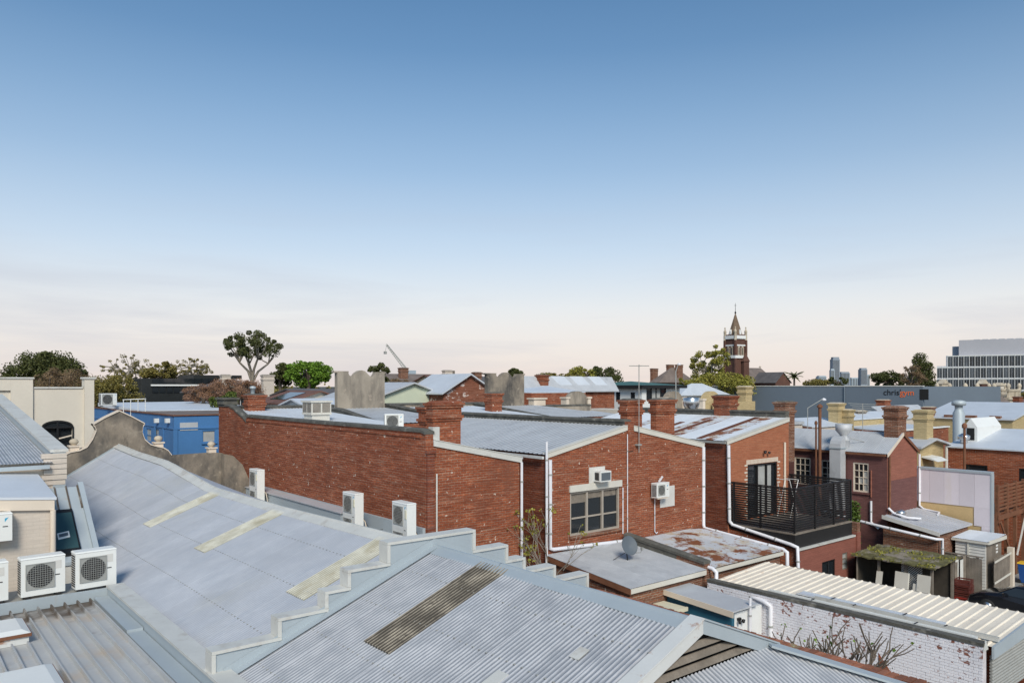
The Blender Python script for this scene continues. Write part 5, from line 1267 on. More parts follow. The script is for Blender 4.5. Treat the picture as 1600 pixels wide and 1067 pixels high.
obj('lid', MB().hexa([(-.32, -.37, .985), (.32, -.37, .985), (.32, .37, .985), (-.32, .37, .985)], [(-.28, -.3, 1.08), (.28, -.3, 1.08), (.28, .37, 1.05), (-.28, .37, 1.05)]), M['bin_yellow'], BN, True)
for s_ in (-1, 1):
    wv = MB().tube([(s_ * .2, .3, .1), (s_ * .27, .3, .1)], .1, 12); obj('wheel', wv, M['rubber'], BN, True)

# lilac-boarded wall and timber deck
LW = thing('lilac_boarded_wall', 'blank wall faced with tall lilac boards over tan render beside the plum house', 'wall', (43.7, 16, 0))
obj('wall', MB().box(43.62, 43.9, 14.45, 18.1, 0, 5.5), M['tan_wall'], LW)
for k in range(5):
    a = 14.45 + k * .73; obj('board', MB().box(43.585, 43.618, a + .004, a + .726, 3.75, 5.5), M['lilac'], LW)
obj('board', MB().box(43.585, 43.618, 14.45, 15.2, 2.8, 3.745), M['lilac'], LW); obj('board', MB().box(43.585, 43.618, 14.45, 14.85, .0, 2.795), M['lilac'], LW)
obj('cap', MB().box(43.54, 43.95, 14.4, 18.12, 5.505, 5.62), M['flash'], LW)
obj('end_trim', MB().box(43.57, 43.92, 14.38, 14.445, 2.0, 5.5), M['flash'], LW)
DK = thing('timber_deck', 'raised brown timber deck with slatted balustrade on tall braced posts', 'deck', (46, 15.5, 0))
for (x, y) in ((44.1, 14.3), (45.4, 14.3), (46.7, 14.3), (48.0, 14.3), (48.0, 16.8), (44.1, 16.8)): obj('post', MB().box(x - .08, x + .08, y - .08, y + .08, 0, 4.95), M['timber'], DK)
for k in range(18): obj('deck_board', MB().box(44.0, 48.1, 14.35 + k * .145, 14.485 + k * .145, 3.40, 3.44), M['timber'], DK)
obj('bearer', MB().box(44.0, 48.1, 14.18, 14.24, 3.15, 3.395), M['timber'], DK)
for k in range(7): obj('slat', MB().box(44.0, 48.1, 14.24, 14.27, 3.62 + k * .19, 3.74 + k * .19), M['timber'], DK)
obj('brace', MB().bar((43.95, 14.1, 3.1), (45.9, 14.1, .8), .05, .12), M['timber'], DK); obj('brace', MB().bar((46.2, 14.05, 1.1), (47.8, 14.05, 3.5), .05, .12), M['pipegrey'], DK)

# ------------------------------------------------------------------ streets behind: helpers
def cbox(pl, pc, pr, Y):
    c = at(pc, HY, Y); return c.x, onY(pr, HY, c.y).x, c.y, onX(pl, HY, c.x).y
def shell(parent, x0, x1, y0, y1, z1, m, holes_x=(), holes_y=(), z0=0.0, prof_y=None, prof_x=None, name='wall'):
    w = MB()
    wallface(w, 'x', x0, y0, y1, z0, prof_x or [(y0, z1), (y1, z1)], holes_x, .15)
    wallface(w, 'y', y0, x0, x1, z0, prof_y or [(x0, z1), (x1, z1)], holes_y, .15)
    py_ = prof_y or [(x0, z1), (x1, z1)]; px_ = prof_x or [(y0, z1), (y1, z1)]
    w.poly([(x0, y1, z0)] + [(u, y1, z) for u, z in py_] + [(x1, y1, z0)])
    w.poly([(x1, y0, z0)] + [(x1, u, z) for u, z in px_] + [(x1, y1, z0)])
    return obj(name, w, M[m] if isinstance(m, str) else m, parent)
def gable_roof(parent, x0, x1, y0, y1, ze, zr, axis, m, ov=.35, t=.12, hip=0.0):
    x0 -= ov; x1 += ov; y0 -= ov; y1 += ov
    out = []
    if axis == 'y':
        xm = (x0 + x1) / 2; a, b = (xm, y0 + hip, zr), (xm, y1 - hip, zr)
        out.append(obj('roof', MB().slab([(x0, y0, ze), a, b, (x0, y1, ze)], t), M[m], parent)); out.append(obj('roof', MB().slab([a, (x1, y0, ze), (x1, y1, ze), b], t), M[m], parent))
        if hip: out.append(obj('roof', MB().slab([(x0, y0, ze), (x1, y0, ze), a], t), M[m], parent)); out.append(obj('roof', MB().slab([(x0, y1, ze), b, (x1, y1, ze)], t), M[m], parent))
    else:
        ym = (y0 + y1) / 2; a, b = (x0 + hip, ym, zr), (x1 - hip, ym, zr)
        out.append(obj('roof', MB().slab([(x0, y0, ze), (x1, y0, ze), b, a], t), M[m], parent)); out.append(obj('roof', MB().slab([a, b, (x1, y1, ze), (x0, y1, ze)], t), M[m], parent))
        if hip: out.append(obj('roof', MB().slab([(x0, y0, ze), a, (x0, y1, ze)], t), M[m], parent)); out.append(obj('roof', MB().slab([(x1, y0, ze), (x1, y1, ze), b], t), M[m], parent))
    return out
def house(name, label, pl, pc, pr, Y, ye, yr, axis, wm, rm, hip=0.0, cat='house', chim=(), wins_y=0, wins_x=0, group=None, depth=None):
    x0, x1, y0, y1 = cbox(pl, pc, pr, Y)
    if depth:
        if y1 - y0 < depth: y1 = y0 + depth
        if x1 - x0 < depth: x1 = x0 + depth
    ze, zr = zY(ye, Y), zY(yr, Y * 1.05)
    t = thing(name, label, cat, ((x0 + x1) / 2, (y0 + y1) / 2, 0), 0, group)
    hy = []; hx = []
    if wins_y:
        s_ = (x1 - x0) / wins_y
        hy = [(x0 + s_ * (k + .3), x0 + s_ * (k + .7), ze - 1.9, ze - .5) for k in range(wins_y)]
    if wins_x:
        s_ = (y1 - y0) / wins_x
        hx = [(y0 + s_ * (k + .3), y0 + s_ * (k + .7), ze - 1.9, ze - .5) for k in range(wins_x)]
    shell(t, x0, x1, y0, y1, ze, wm, hx, hy, prof_y=[(x0, ze), ((x0 + x1) / 2, zr - .1), (x1, ze)] if (axis == 'y' and not hip) else None, prof_x=[(y0, ze), ((y0 + y1) / 2, zr - .1), (y1, ze)] if (axis == 'x' and not hip) else None)
    for h in hy: window(t, 'y', y0, *h, 2, 1, 'whitepaint', 'glass')
    for h in hx: window(t, 'x', x0, *h, 2, 1, 'whitepaint', 'glass')
    gable_roof(t, x0, x1, y0, y1, ze, zr, axis, rm, hip=hip)
    for (px, pyt, m_, w_) in chim:
        c = at(px, pyt, Y * 1.03); chimney(t, c.x - w_/2, c.x + w_/2, c.y - .35, c.y + .35, ze - .5, c.z, m_)
    return t, (x0, x1, y0, y1, ze, zr)

# --- blue painted building across the street
x0, x1, y0, y1 = cbox(147, 272, 362, 48); zt = zY(650, 48)
BB = thing('blue_building', 'bright blue painted flat-roofed building with rusty roof edge behind the curved gable', 'building', (x0, y0, 0))
wy = [onY(316, 600, y0).x, onY(337, 600, y0).x]; zz = lambda py: onY(326, py, y0).z
hx = []
for px in (231, 243): 
    ya, yb2 = onX(px + 5, 600, x0).y, onX(px - 3, 600, x0).y; hx.append((ya, yb2, onX(px, 690, x0).z, onX(px, 669, x0).z))
HY_ = [(wy[0], wy[1], zz(691), zz(672))]
shell(BB, x0, x1 + 6, y0, y1, zt, 'bluepaint', hx, HY_)
window(BB, 'y', y0, *HY_[0], 1, 1, 'bluepaint', 'glass_pale', fw=.06, sill='bluepaint')
for h in hx: window(BB, 'x', x0, *h, 1, 2, 'bluepaint', 'glass_pale', fw=.06)
obj('roof', MB().box(x0 + .1, x1 + 6, y0 + .1, y1, zt - .3, zt + .02), M['roofbrown'], BB)
obj('pale_roof', MB().slab([(x0 + .8, y0 + 11, zt + .06), (x1 + 6, y0 + 8, zt + .06), (x1 + 6, y1, zt + .45), (x0 + .3, y1, zt + .45)], .3), M['zinc_white'], BB)
obj('roof_edge', MB().box(x0 - .08, x0 + .1, y0 - .08, y1, zt + .003, zt + .07).box(x0 + .102, x1 + 6, y0 - .08, y0 + .1, zt + .003, zt + .07), M['timber'], BB)
obj('band', MB().box(x0 - .05, x1 + 6, y0 - .05, y0 - .003, zt - .85, zt - .75).box(x0 - .05, x0 - .003, y0, y1, zt - .85, zt - .75), M['bluepaint'], BB)
for u in (y0 + 2.2, y0 + 4.1, y0 + 7): obj('pilaster', MB().box(x0 - .06, x0 - .003, u, u + .25, 0, zt - .86), M['bluepaint'], BB)
obj('pilaster', MB().box(x0 - .06, x0 + .2, y0 - .06, y0 - .004, 0, zt - .86), M['bluepaint'], BB)
obj('vent_panel', MB().box(onY(281, 0, y0).x, onY(309, 0, y0).x, y0 - .03, y0 - .003, zz(671), zz(659)), M['zinc_roof'], BB)
for px in (244, 261): q = onX(px, 657, x0 - .15); obj('security_lamp', MB().box(q.x - .12, q.x + .149, q.y - .12, q.y + .12, q.z - .14, q.z + .14), M['acwhite'], BB)
q = at(158, 632, 60); ac_unit('white fan unit on the blue building roof near the cream end pier', (q.x, q.y, zt + .3), .2, 1.2, 1.0, .4, group=GAC)
q = at(210, 632, 56)
RL = thing('roof_guard_rail', 'white pipe guard rail on the blue building roof', 'railing', (q.x, q.y, zt))
rd_ = Vector((CS, -SN, 0))
for s_ in (-.8, -.27, .27, .8): obj('post', MB().tube([q + rd_ * s_ * 1.0 + Vector((0, 0, -1.2)), q + rd_ * s_ + Vector((0, 0, .35))], .03, 6), M['whitepaint'], RL)
obj('rail', MB().tube([q - rd_ * .85 + Vector((0, 0, .35)), q + rd_ * .85 + Vector((0, 0, .42))], .035, 6), M['whitepaint'], RL)

# --- black clad building, slate and tile houses on the left
x0, x1, y0, y1 = cbox(199, 222, 345, 96); zt = zY(586, 96)
BK = thing('black_clad_building', 'long low black-clad modern building with a white floor line behind the trees', 'building', (x0, y0, 0))
shell(BK, x0, x1, y0, y1, zt - .6, 'darkclad'); obj('roof', MB().box(x0, x1, y0, y1, zt - .598, zt - .4), M['darkclad'], BK)
obj('floor_line', MB().box(x0 + 1, x1 + .1, y0 - .25, y0 - .003, zY(603, 96), zY(600.5, 96)), M['whitepaint'], BK)
obj('upper_storey', MB().box(x0 + (x1 - x0) * .66, x1 + 3, y0 + .5, y1, zt - .398, zY(585, 96)), M['darkclad'], BK)
for k in range(9):
    u = x0 + 1.2 + (x1 - x0 - 2) * k / 9
    obj('window', MB().box(u, u + (x1 - x0) / 14, y0 - .08, y0 - .004, zY(614, 96), zY(605, 96)), M['glass'], BK); obj('window', MB().box(u, u + (x1 - x0) / 11, y0 - .06, y0 - .004, zY(599, 96), zY(591, 96)), M['glass'], BK)
house('brick_house', 'brown brick house with slate hip roof and pale chimneys behind rosy bare twigs', 287, 330, 420, 82, 613, 588, 'x', 'churchbrick', 'slate', hip=4, chim=((352, 586, 'creambrick', .9), (418, 586, 'creambrick', 1.2)), wins_y=3)
t, b_ = house('tile_roofed_house', 'small house with dark red tiled gable roof carrying a solar panel', 430, 446, 476, 63, 630, 610, 'y', 'cream', 'terracotta', depth=6)
xm = (b_[0] + b_[1]) / 2
pa = lambda k, j: Vector((b_[0] - .35 + (xm - b_[0] + .35) * j, b_[2] + k, b_[4] + (b_[5] - b_[4]) * j + .05))
obj('solar_panel', MB().slab([pa(1.2, .25), pa(1.2, .8), pa(4.4, .8), pa(4.4, .25)], .04), M['glass'], t)
house('slate_roofed_house', 'cream house with long grey slate roof beside the tall curved parapet', 462, 476, 545, 70, 618, 607, 'x', 'cream', 'slate', wins_y=3, depth=7)
house('white_weatherboard_house', 'white weatherboard house with pale grey roofs left of the tall curved parapet', 470, 482, 524, 58, 636, 622, 'x', 'whitepaint', 'zinc_white', depth=5)

M['palegreen'] = mat('pale_green_boards', (.56, .60, .46), .8, var=.05)
house('pale_green_house', 'pale green weatherboard gable house with grey sheet roof behind the tall curved parapet', 570, 574, 664, 58, 626, 597, 'y', 'palegreen', 'zinc_roof', depth=8)
house('brown_roofed_house', 'brown-roofed cream house with brick chimney under the crane', 612, 622, 682, 112, 600, 584, 'x', 'stone', 'roofbrown', chim=((630, 575, 'oldbrick', 1.3),), depth=9)
house('red_tiled_house', 'low house with dark red tiled roof and cream chimney beside the power pole', 676, 690, 716, 108, 600, 586, 'x', 'stone', 'terracotta', chim=((699, 579, 'creambrick', 1.3),), depth=8)
t, b_ = house('flaky_brick_hall', 'brick hall with a steep gable of peeling white paint and pale sheet roof', 640, 693, 770, 60, 614, 584, 'y', 'flakybrick', 'zinc_white')
house('far_slate_house', 'grey slate-roofed house with chimney just behind the peeling brick gable', 728, 740, 790, 95, 600, 588, 'x', 'stone', 'slate', chim=((745, 582, 'oldbrick', 1.0),), depth=7)
t, b_ = house('long_brick_hall', 'long brick hall with patched weathered iron roof and slim brick chimney', 800, 815, 960, 74, 611, 588, 'x', 'redbrick', 'zinc_roof', chim=((847, 586, 'redbrick', 1.1),))
for k in range(3):
    xx = b_[0] + (b_[1] - b_[0]) * (.42 + .2 * k); ym = (b_[2] + b_[3]) / 2
    obj('pale_sheet', MB().slab([(xx, b_[2] - .3, b_[4] + .05), (xx + 1.8, b_[2] - .3, b_[4] + .05), (xx + .8, ym, b_[5] + .03), (xx - 1, ym, b_[5] + .03)], .03), M['zinc_white'], t)
x0, x1, y0, y1 = cbox(816, 830, 915, 64); LB = thing('low_brick_store', 'low brick store with pale blue-white skillion roof in front of the long hall', 'building', (x0, y0, 0))
shell(LB, x0, x1, y0, y1 + 4, zY(614, 64), 'redbrick'); obj('roof', MB().slab([(x0, y0, zY(614, 64) + .05), (x1, y0, zY(614, 64) + .05), (x1, y1 + 4, zY(603, 68)), (x0, y1 + 4, zY(611, 68))], .06), M['zinc_white'], LB)

# --- white house with green roof
x0, x1, y0, y1 = cbox(911, 1003, 1062, 84); ze = zY(602, 84)
GH = thing('green_roofed_house', 'white rendered upper-storey house with low green metal roof and dark glass doors', 'house', (x0, y0, 0))
hy = [(onY(1010, 0, y0).x, onY(1041, 0, y0).x, zY(625, 86), zY(604.5, 86))]
shell(GH, x0, x1, y0, y1, ze, 'whitepaint', (), hy)
window(GH, 'y', y0, *hy[0], 4, 1, 'black', 'glass', fw=.12, mw=.14, palepanes=((1, 0), (2, 0)))
gable_roof(GH, x0, x1, y0, y1, ze, zY(595.5, 88), 'y', 'greenroof', ov=.6, hip=5)
obj('fascia', MB().box(x0 - .62, x0 - .55, y0 - .62, y1 + .5, ze - .32, ze + .02).box(x0 - .548, x1 + .6, y0 - .62, y0 - .55, ze - .32, ze + .02), M['black'], GH)
obj('roof_light', MB().box(x0 + .3, x0 + 2.2, y0 + 11, y0 + 18, ze + .38, ze + .62), M['acwhite'], GH)
for u_ in (1.0, 3.2): obj('slot_window', MB().box(x0 - .02, x0 - .003, y0 + u_, y0 + u_ + .6, zY(628, 84), zY(613, 84)), M['glass'], GH)
obj('side_porch', MB().prism([(x0 - 1.5, y0 + 8, zY(640, 84)), (x0 - 1.5, y0 + 8, zY(609, 84)), (x0 - .003, y0 + 8, zY(604, 84)), (x0 - .003, y0 + 8, zY(640, 84))], (0, 3, 0)), M['greenroof'], GH)
house('pale_roofed_house', 'house with broad pale blue-white hip roof below the yellow spring tree', 1040, 1062, 1135, 92, 617, 599, 'x', 'cream', 'zinc_white', hip=4)

# --- rounded shop pediments seen from behind, along the cross street
def pediment(name, label, pxa, pxb, ytop, ybase, Y, m, block=True):
    c = at((pxa + pxb) / 2, ytop, Y); hw_ = (pxb - pxa) / 2 / FPX * Y / .72
    t = thing(name, label, 'parapet', (c.x, c.y, 0))
    zb, zt_ = zY(ybase, Y), zY(ytop, Y); p = []
    for i in range(15):
        a_ = math.pi * i / 14; p.append((c.x - hw_ * .78 * math.cos(a_), c.y, zb + .45 + (zt_ - zb - .45) * math.sin(a_)))
    obj('pediment', MB().prism([(c.x - hw_ * .78, c.y, 0)] + p + [(c.x + hw_ * .78, c.y, 0)], (0, .4, 0)), M[m], t)
    for s_ in (-1, 1):
        xx = c.x + s_ * hw_ * .9
        obj('pier', MB().box(xx - hw_ * .115, xx + hw_ * .115, c.y - .1, c.y + .5, 0, zb + .55).box(xx - hw_ * .17, xx + hw_ * .17, c.y - .16, c.y + .56, zb + .55, zb + .68), M['creamtrim'], t)
    obj('rear_building', MB().box(c.x - hw_, c.x + hw_, c.y + .6, c.y + 9, 0, zb - .4), M['cream'], t)
    obj('rear_roof', MB().slab([(c.x - hw_, c.y - 7, zb - .9), (c.x + hw_, c.y - 7, zb - .9), (c.x + hw_, c.y + .0, zb - .35), (c.x - hw_, c.y + .0, zb - .35)], .2), M['zinc_roof'], t)
    obj('rear_wall', MB().box(c.x - hw_ + .1, c.x + hw_ - .1, c.y - 6.9, c.y - .1, 0, zb - 1.11), M['creambrick'], t)
    return t
pediment('rounded_pediment', 'grey rounded shop pediment with a broken paint patch near the low brick store', 884, 922, 611, 634, 58, 'render')
pediment('rounded_pediment', 'dark grey rounded shop pediment behind the paired red chimneys', 1036, 1072, 611, 634, 60, 'render_dark')
pediment('rounded_pediment', 'yellow rounded shop pediment with a dark vent beside the round steel drum', 1094, 1132, 611, 636, 60, 'yellowbrick')
DRm = at(1080, 640, 52)
DR = thing('steel_drum_vent', 'squat round stainless steel roof ventilator beside the yellow pediment', 'ventilator', (DRm.x, DRm.y, 0))
obj('drum', MB().lathe((DRm.x, DRm.y, zY(632, 52)), [(.3, -.35), (.45, -.25), (.55, 0), (.55, .42), (.50, .46), (.1, .5)], 16), M['chrome'], DR); obj('stem', MB().lathe((DRm.x, DRm.y, 0), [(.32, 0), (.32, zY(632, 52) - .3)], 12), M['flash'], DR)
YP = at(1171, 640, 62)
YBd = thing('yellow_party_wall', 'yellow brick wall with a stout yellow chimney against the slate-grey gym wall', 'wall', (YP.x, YP.y, 0))
obj('wall', MB().box(onY(1120, 0, YP.y).x, onY(1180, 0, YP.y).x, YP.y, YP.y + .4, 0, zY(627, 62)), M['yellowbrick'], YBd)
chimney(YBd, YP.x - .45, YP.x + .45, YP.y + .05, YP.y + .8, zY(640, 62), zY(604, 62), 'yellowbrick', cap='stone')

# --- gym wall with lettering
GX = 90.0; ya_, yb_ = onX(1442, 603, GX).y, onX(985, 603, GX).y
GY = thing('grey_gym_building', 'long blank slate-grey wall lettered for a gym', 'building', (GX, (ya_ + yb_) / 2, 0))
zt = 9.93
obj('wall', MB().box(GX, GX + 24, ya_, yb_, 0, zt), M['gymgrey'], GY)
obj('parapet_cap', MB().box(GX - .06, GX + .3, ya_ - .05, yb_ + .05, zt + .003, zt + .12), M['flash_pale'], GY)
def text(body, px0, py_mid, hpx, m, parent):
    cu = bpy.data.curves.new('lettering', 'FONT'); cu.body = body; cu.size = 1; cu.extrude = .02
    tmp = bpy.data.objects.new('lettering', cu); col.objects.link(tmp)
    bpy.context.view_layer.update()
    me = bpy.data.meshes.new_from_object(tmp.evaluated_get(bpy.context.evaluated_depsgraph_get()))
    bpy.data.objects.remove(tmp); p0 = onX(px0, py_mid, GX - .03)
    Yd = p0.x * SN + p0.y * CS
    k = hpx / FPX * Yd / .72
    for v in me.vertices:
        x, y, z = v.co; v.co = (-z * .5, -x * k, y * k)
    me.materials.clear(); me.materials.append(m); me.update()
    o = bpy.data.objects.new('lettering', me); col.objects.link(o); o.parent = parent
    o.location = Vector((GX - .03, p0.y, p0.z)) - parent.location
    return o
text("chris'", 1380, 617, 9.2, M['black'], GY)
text("gym", 1406, 617.5, 9.5, M['orange'], GY)
obj('recess', MB().box(GX - .03, GX - .004, onX(1451, 0, GX).y, onX(1437, 0, GX).y, zY(625, 84), zY(608, 84)), M['dark'], GY)
obj('drainpipe', MB().tube([(GX - .1, onX(1320, 0, GX).y, 0), (GX - .1, onX(1320, 0, GX).y, zt)], .08, 8), M['gymgrey'], GY)

# --- right middle distance: cream and yellow brick shops
t, b_ = house('yellow_gabled_house', 'narrow yellow brick gabled house with stout yellow chimney behind the lilac wall', 1424, 1434, 1474, 44.2, 697, 682, 'y', 'yellowbrick', 'zinc_roof', depth=3.6)
x0, x1, y0, y1, ze, zr = b_; xm = (x0 + x1) / 2
chimney(t, xm - .45, xm + .45, y0 + .05, y0 + .8, ze, zY(642, 45), 'yellowbrick', cap='yellowbrick')
obj('door_canopy', MB().prism([(x0 + .5, y0 - .9, zY(721, 44)), (x0 + .5, y0 - .5, zY(716, 44)), (x0 + .5, y0 - .003, zY(714, 44)), (x0 + .5, y0 - .003, zY(716, 44))], (1.5, 0, 0)), M['acwhite'], t)
x0 = 50.0; y0 = 6.0; y1 = onX(1481, 0, x0).y; zt = onX(1540, 702, x0).z
G3 = thing('red_brick_workshop', 'red brick workshop with pale sheet roof, small gabled dormer and black windows', 'building', (x0, 12, 0))
hs = []
for (pa_, pb_, za_, zb_) in ((1543, 1509, 739, 726), (1612, 1592, 757, 732)): hs.append((onX(pa_, 0, x0).y, onX(pb_, 0, x0).y, onX((pa_+pb_)/2, za_, x0).z, onX((pa_+pb_)/2, zb_, x0).z))
shell(G3, x0, x0 + 14, y0, y1, zt, 'redbrick', hs)
for h in hs: window(G3, 'x', x0, *h, 1, 1, 'black', 'glass', fw=.08)
obj('roof', MB().slab([(x0 - .15, y0, zt + .08), (x0 - .15, y1 + .1, zt + .08), (x0 + 5.5, y1 + .1, zt + 1.0), (x0 + 5.5, y0, zt + 1.0)], .08), M['zinc_white'], G3)
obj('roof', MB().slab([(x0 + 5.5, y0, zt + 1.0), (x0 + 5.5, y1 + .1, zt + 1.0), (x0 + 14, y1 + .1, zt - .2), (x0 + 14, y0, zt - .2)], .08), M['zinc_white'], G3)
dx = x0 + 1.4; dy0, dy1 = onX(1527, 0, dx).y, onX(1506, 0, dx).y; dm_ = (dy0 + dy1) / 2
dz = zt + .3
dorm = obj('dormer', MB().prism([(dx, dy0, dz), (dx, dy0, dz + .9), (dx, dm_, dz + 1.45), (dx, dy1, dz + .9), (dx, dy1, dz)], (4, 0, 0)), M['acwhite'], G3)
obj('dormer_window', MB().box(dx - .03, dx - .004, dy0 + .15, dm_ + .2, dz + .12, dz + .85), M['dark'], dorm)
obj('roof_vent', MB().lathe((x0 + .8, y1 - .6, zt + .25), [(.2, 0), (.2, .2), (.34, .25), (.36, .45), (.1, .6)], 10), M['chrome'], G3)
obj('downpipe', MB().tube([(x0 - .08, y1 + .05, zt), (x0 - .08, y1 + .05, 0)], .09, 8), M['pipegrey'], G3)
qp = onX(1507, 666, 48.5)
t = thing('rusty_vent_pipe', 'tall rusty vent pipe standing in front of the brick workshop wall', 'pole', (qp.x, qp.y, 0)); obj('pipe', MB().tube([(qp.x, qp.y, 0), (qp.x, qp.y, qp.z)], .07, 8), M['timber'], t); obj('cap', MB().lathe((qp.x, qp.y, qp.z), [(.13, -.1), (.14, .1), (.04, .2)], 8), M['timber'], t)
x0, x1, y0, y1 = cbox(1380, 1402, 1482, 62); t = thing('brick_parapet_building', 'red brick building with white parapet cap behind the yellow gabled house', 'building', (x0, y0, 0))
shell(t, x0, x1, y0, y1 + 6, zY(674, 62), 'redbrick'); obj('parapet_cap', MB().box(x0 - .1, x1 + .1, y0 - .1, y0 + .3, zY(674, 62) + .003, zY(672, 62)), M['whitepaint'], t); obj('roof', MB().slab([(x0, y0 + .4, zY(675, 62)), (x1, y0 + .4, zY(675, 62)), (x1, y1 + 6, zY(662, 66)), (x0, y1 + 6, zY(662, 66))], .1), M['zinc_white'], t)
HXX = 80.0; ya_, yb_ = onX(1582, 0, HXX).y, onX(1440, 0, HXX).y
t = thing('yellow_brick_hall', 'long yellow brick hall with broad white sheet roof in front of ornate parapets', 'building', (HXX, ya_, 0))
zt = zY(655, 71); shell(t, HXX, HXX + 16, ya_, yb_, zt, 'yellowbrick', prof_y=[(HXX, zt), (HXX + 8, zt + 1.3), (HXX + 16, zt)])
gable_roof(t, HXX, HXX + 16, ya_, yb_, zt + .05, zt + 1.45, 'y', 'zinc_white', ov=.2)
for k, u in enumerate((.12, .38, .62, .86)): obj('coping_block', MB().box(HXX - .15, HXX + .3, ya_ + (yb_ - ya_) * u, ya_ + (yb_ - ya_) * u + .9, zt + .05, zt + .3), M['oldbrick'], t)
for (px, Y_, ytop, lab) in ((1498, 58, 625, 'tall galvanised flue with square cowl in front of the yellow brick hall'),):
    q = at(px, 660, Y_); t = thing('roof_flue', lab, 'flue', (q.x, q.y, 0)); obj('flue', MB().lathe((q.x, q.y, 0), [(.42, 0), (.42, zY(645, Y_)), (.28, zY(640, Y_)), (.28, zY(634, Y_)), (.5, zY(633, Y_)), (.5, zY(627, Y_)), (.2, zY(ytop, Y_))], 10), M['flash'], t)
# shops between the balcony terrace and the gym wall
def shop(label, pl, pc, pr, Y, yw, m, rm, chims, slope=.8, drop=0):
    x0, x1, y0, y1 = cbox(pl, pc, pr, Y); z = zY(yw, Y)
    t = thing('shop_building', label, 'building', (x0, y0, 0)); shell(t, x0, x1, y0, y1, z, m)
    obj('roof', MB().slab([(x0 - .1, y0 - .1, z + .06), (x1 + .1, y0 - .1, z + .06), (x1 + .1, y1, z + .06 + slope), (x0 - .1, y1, z + .06 + slope)], .08), M[rm], t)
    obj('eave_board', MB().box(x0 - .14, x0 - .104, y0 - .1, y1, z - .12, z + .05), M['timber'], t)
    for (px, ya, yb2, m_, w_) in chims:
        c = at(px, yb2, Y + 4); chimney(t, c.x - w_/2, c.x + w_/2, c.y - .4, c.y + .4, z - .5, zY(ya, Y + 4), m_, cap='stone')
    return t
shop('cream shop with white sheet roof and yellow chimneys beyond the balcony terrace', 1216, 1268, 1330, 56, 668, 'creambrick', 'zinc_white', ((1307, 630, 668, 'yellowbrick', 1.0), (1322, 640, 668, 'yellowbrick', .9)), .5)
shop('yellow brick shop with broken parapet and pale roof under the gym wall', 1300, 1330, 1400, 66, 656, 'yellowbrick', 'zinc_white', ((1340, 642, 660, 'render_dark', 1.6),), .5)
shop('pale grey hip-roofed shop with a red brick chimney under the gym lettering', 1362, 1392, 1462, 72, 656, 'creambrick', 'zinc_roof', ((1380, 625, 656, 'redbrick', 1.2), (1451, 636, 660, 'oldbrick', 1.1)), 1.2)
# ornate Victorian parapets on the far side
GV = 'ornate Victorian parapets in front of the office block'
for k, (px, m_, lab) in enumerate(((1474, 'stone', 'sooty stone Victorian parapet with pediment, at the end next to the gym'), (1520, 'stone', 'weathered Victorian balustrade parapet between the sooty and the red pediments'), (1536, 'churchbrick', 'red and cream Victorian parapet with tall pointed pediment'), (1562, 'cream', 'bright cream Victorian parapet beside the red pediment'), (1584, 'stone', 'grey Victorian parapet at the far end beyond the bright cream one'))):
    Y = 118; c = at(px, 612, Y); w_ = 2.6 if k != 1 else 3.2
    t = thing('ornate_parapet', lab, 'parapet', (c.x, c.y, 0), 0, GV)
    zb = zY(624, Y); z1_ = zY(608, Y)
    obj('wall', MB().box(c.x - w_, c.x + w_, c.y, c.y + 8, 0, zb), M[m_], t)
    obj('cornice', MB().box(c.x - w_ - .2, c.x + w_ + .2, c.y - .3, c.y + .4, zb + .003, zb + .35), M['stone'], t)
    for i in range(9): obj('baluster', MB().box(c.x - w_ + .3 + i * w_ / 4.4, c.x - w_ + .6 + i * w_ / 4.4, c.y - .1, c.y + .2, zb + .353, z1_ - .3), M[m_], t)
    obj('top_rail', MB().box(c.x - w_, c.x + w_, c.y - .2, c.y + .3, z1_ - .298, z1_), M['stone'], t)
    for s_ in (-1, 1): obj('urn', MB().lathe((c.x + s_ * w_ * .92, c.y, z1_), [(.3, 0), (.2, .15), (.35, .4), (.3, .7), (.08, .95)], 8), M['stone'], t)
    if k in (0, 2, 3):
        h_ = zY(593, Y) - z1_ if k < 3 else 1.0
        obj('aedicule', MB().box(c.x - 1.1, c.x + 1.1, c.y - .25, c.y + .5, z1_ + .003, z1_ + h_ * .55), M[m_], t)
        obj('pediment', MB().prism([(c.x - 1.35, c.y - .4, z1_ + h_ * .55 + .003), (c.x + 1.35, c.y - .4, z1_ + h_ * .55 + .003), (c.x, c.y - .4, z1_ + h_)], (0, .9, 0)), M['stone'], t)
house('dark_hipped_house', 'dark brown tiled roof with red chimneys in front of the ornate parapets', 1488, 1500, 1572, 98, 630, 612, 'x', 'oldbrick', 'roofbrown', hip=3, chim=((1512, 617, 'redbrick', 1.2), (1590, 620, 'redbrick', 1.2)))

# --- office block
Y = 240; c0 = at(1464, HY, Y); ROT = -TH - math.atan(.60)
OF = thing('office_block', 'six-storey pale office block with gridded glass facade and set-back plant screen', 'building', (c0.x, c0.y, 0), ROT)
D0 = math.hypot(c0.x, c0.y)
def ox(px): return D0 * math.tan(math.atan((px - HX) / FPX) - math.atan((1464 - HX) / FPX))
def oz(py): return H + (HY - py) / FPX * Y
fl_h = 3.55; XW = ox(1700)
lev = [(oz(572), 0.0), (oz(556), ox(1478)), (oz(532), ox(1498))]
M['office'] = mat('office_panel', (.50, .51, .54), .5, var=.05, vs=.05)
M['officeglass'] = mat('office_glass', (.055, .065, .075), .15, 0, var=.5, vs=.12, objvar=.5)
obj('wall', MB().box(0, XW, 0, 25, 0, lev[0][0]), M['office'], OF, True); obj('wall', MB().box(lev[1][1], XW, .002, 25, lev[0][0] + .002, lev[1][0]), M['office'], OF, True)
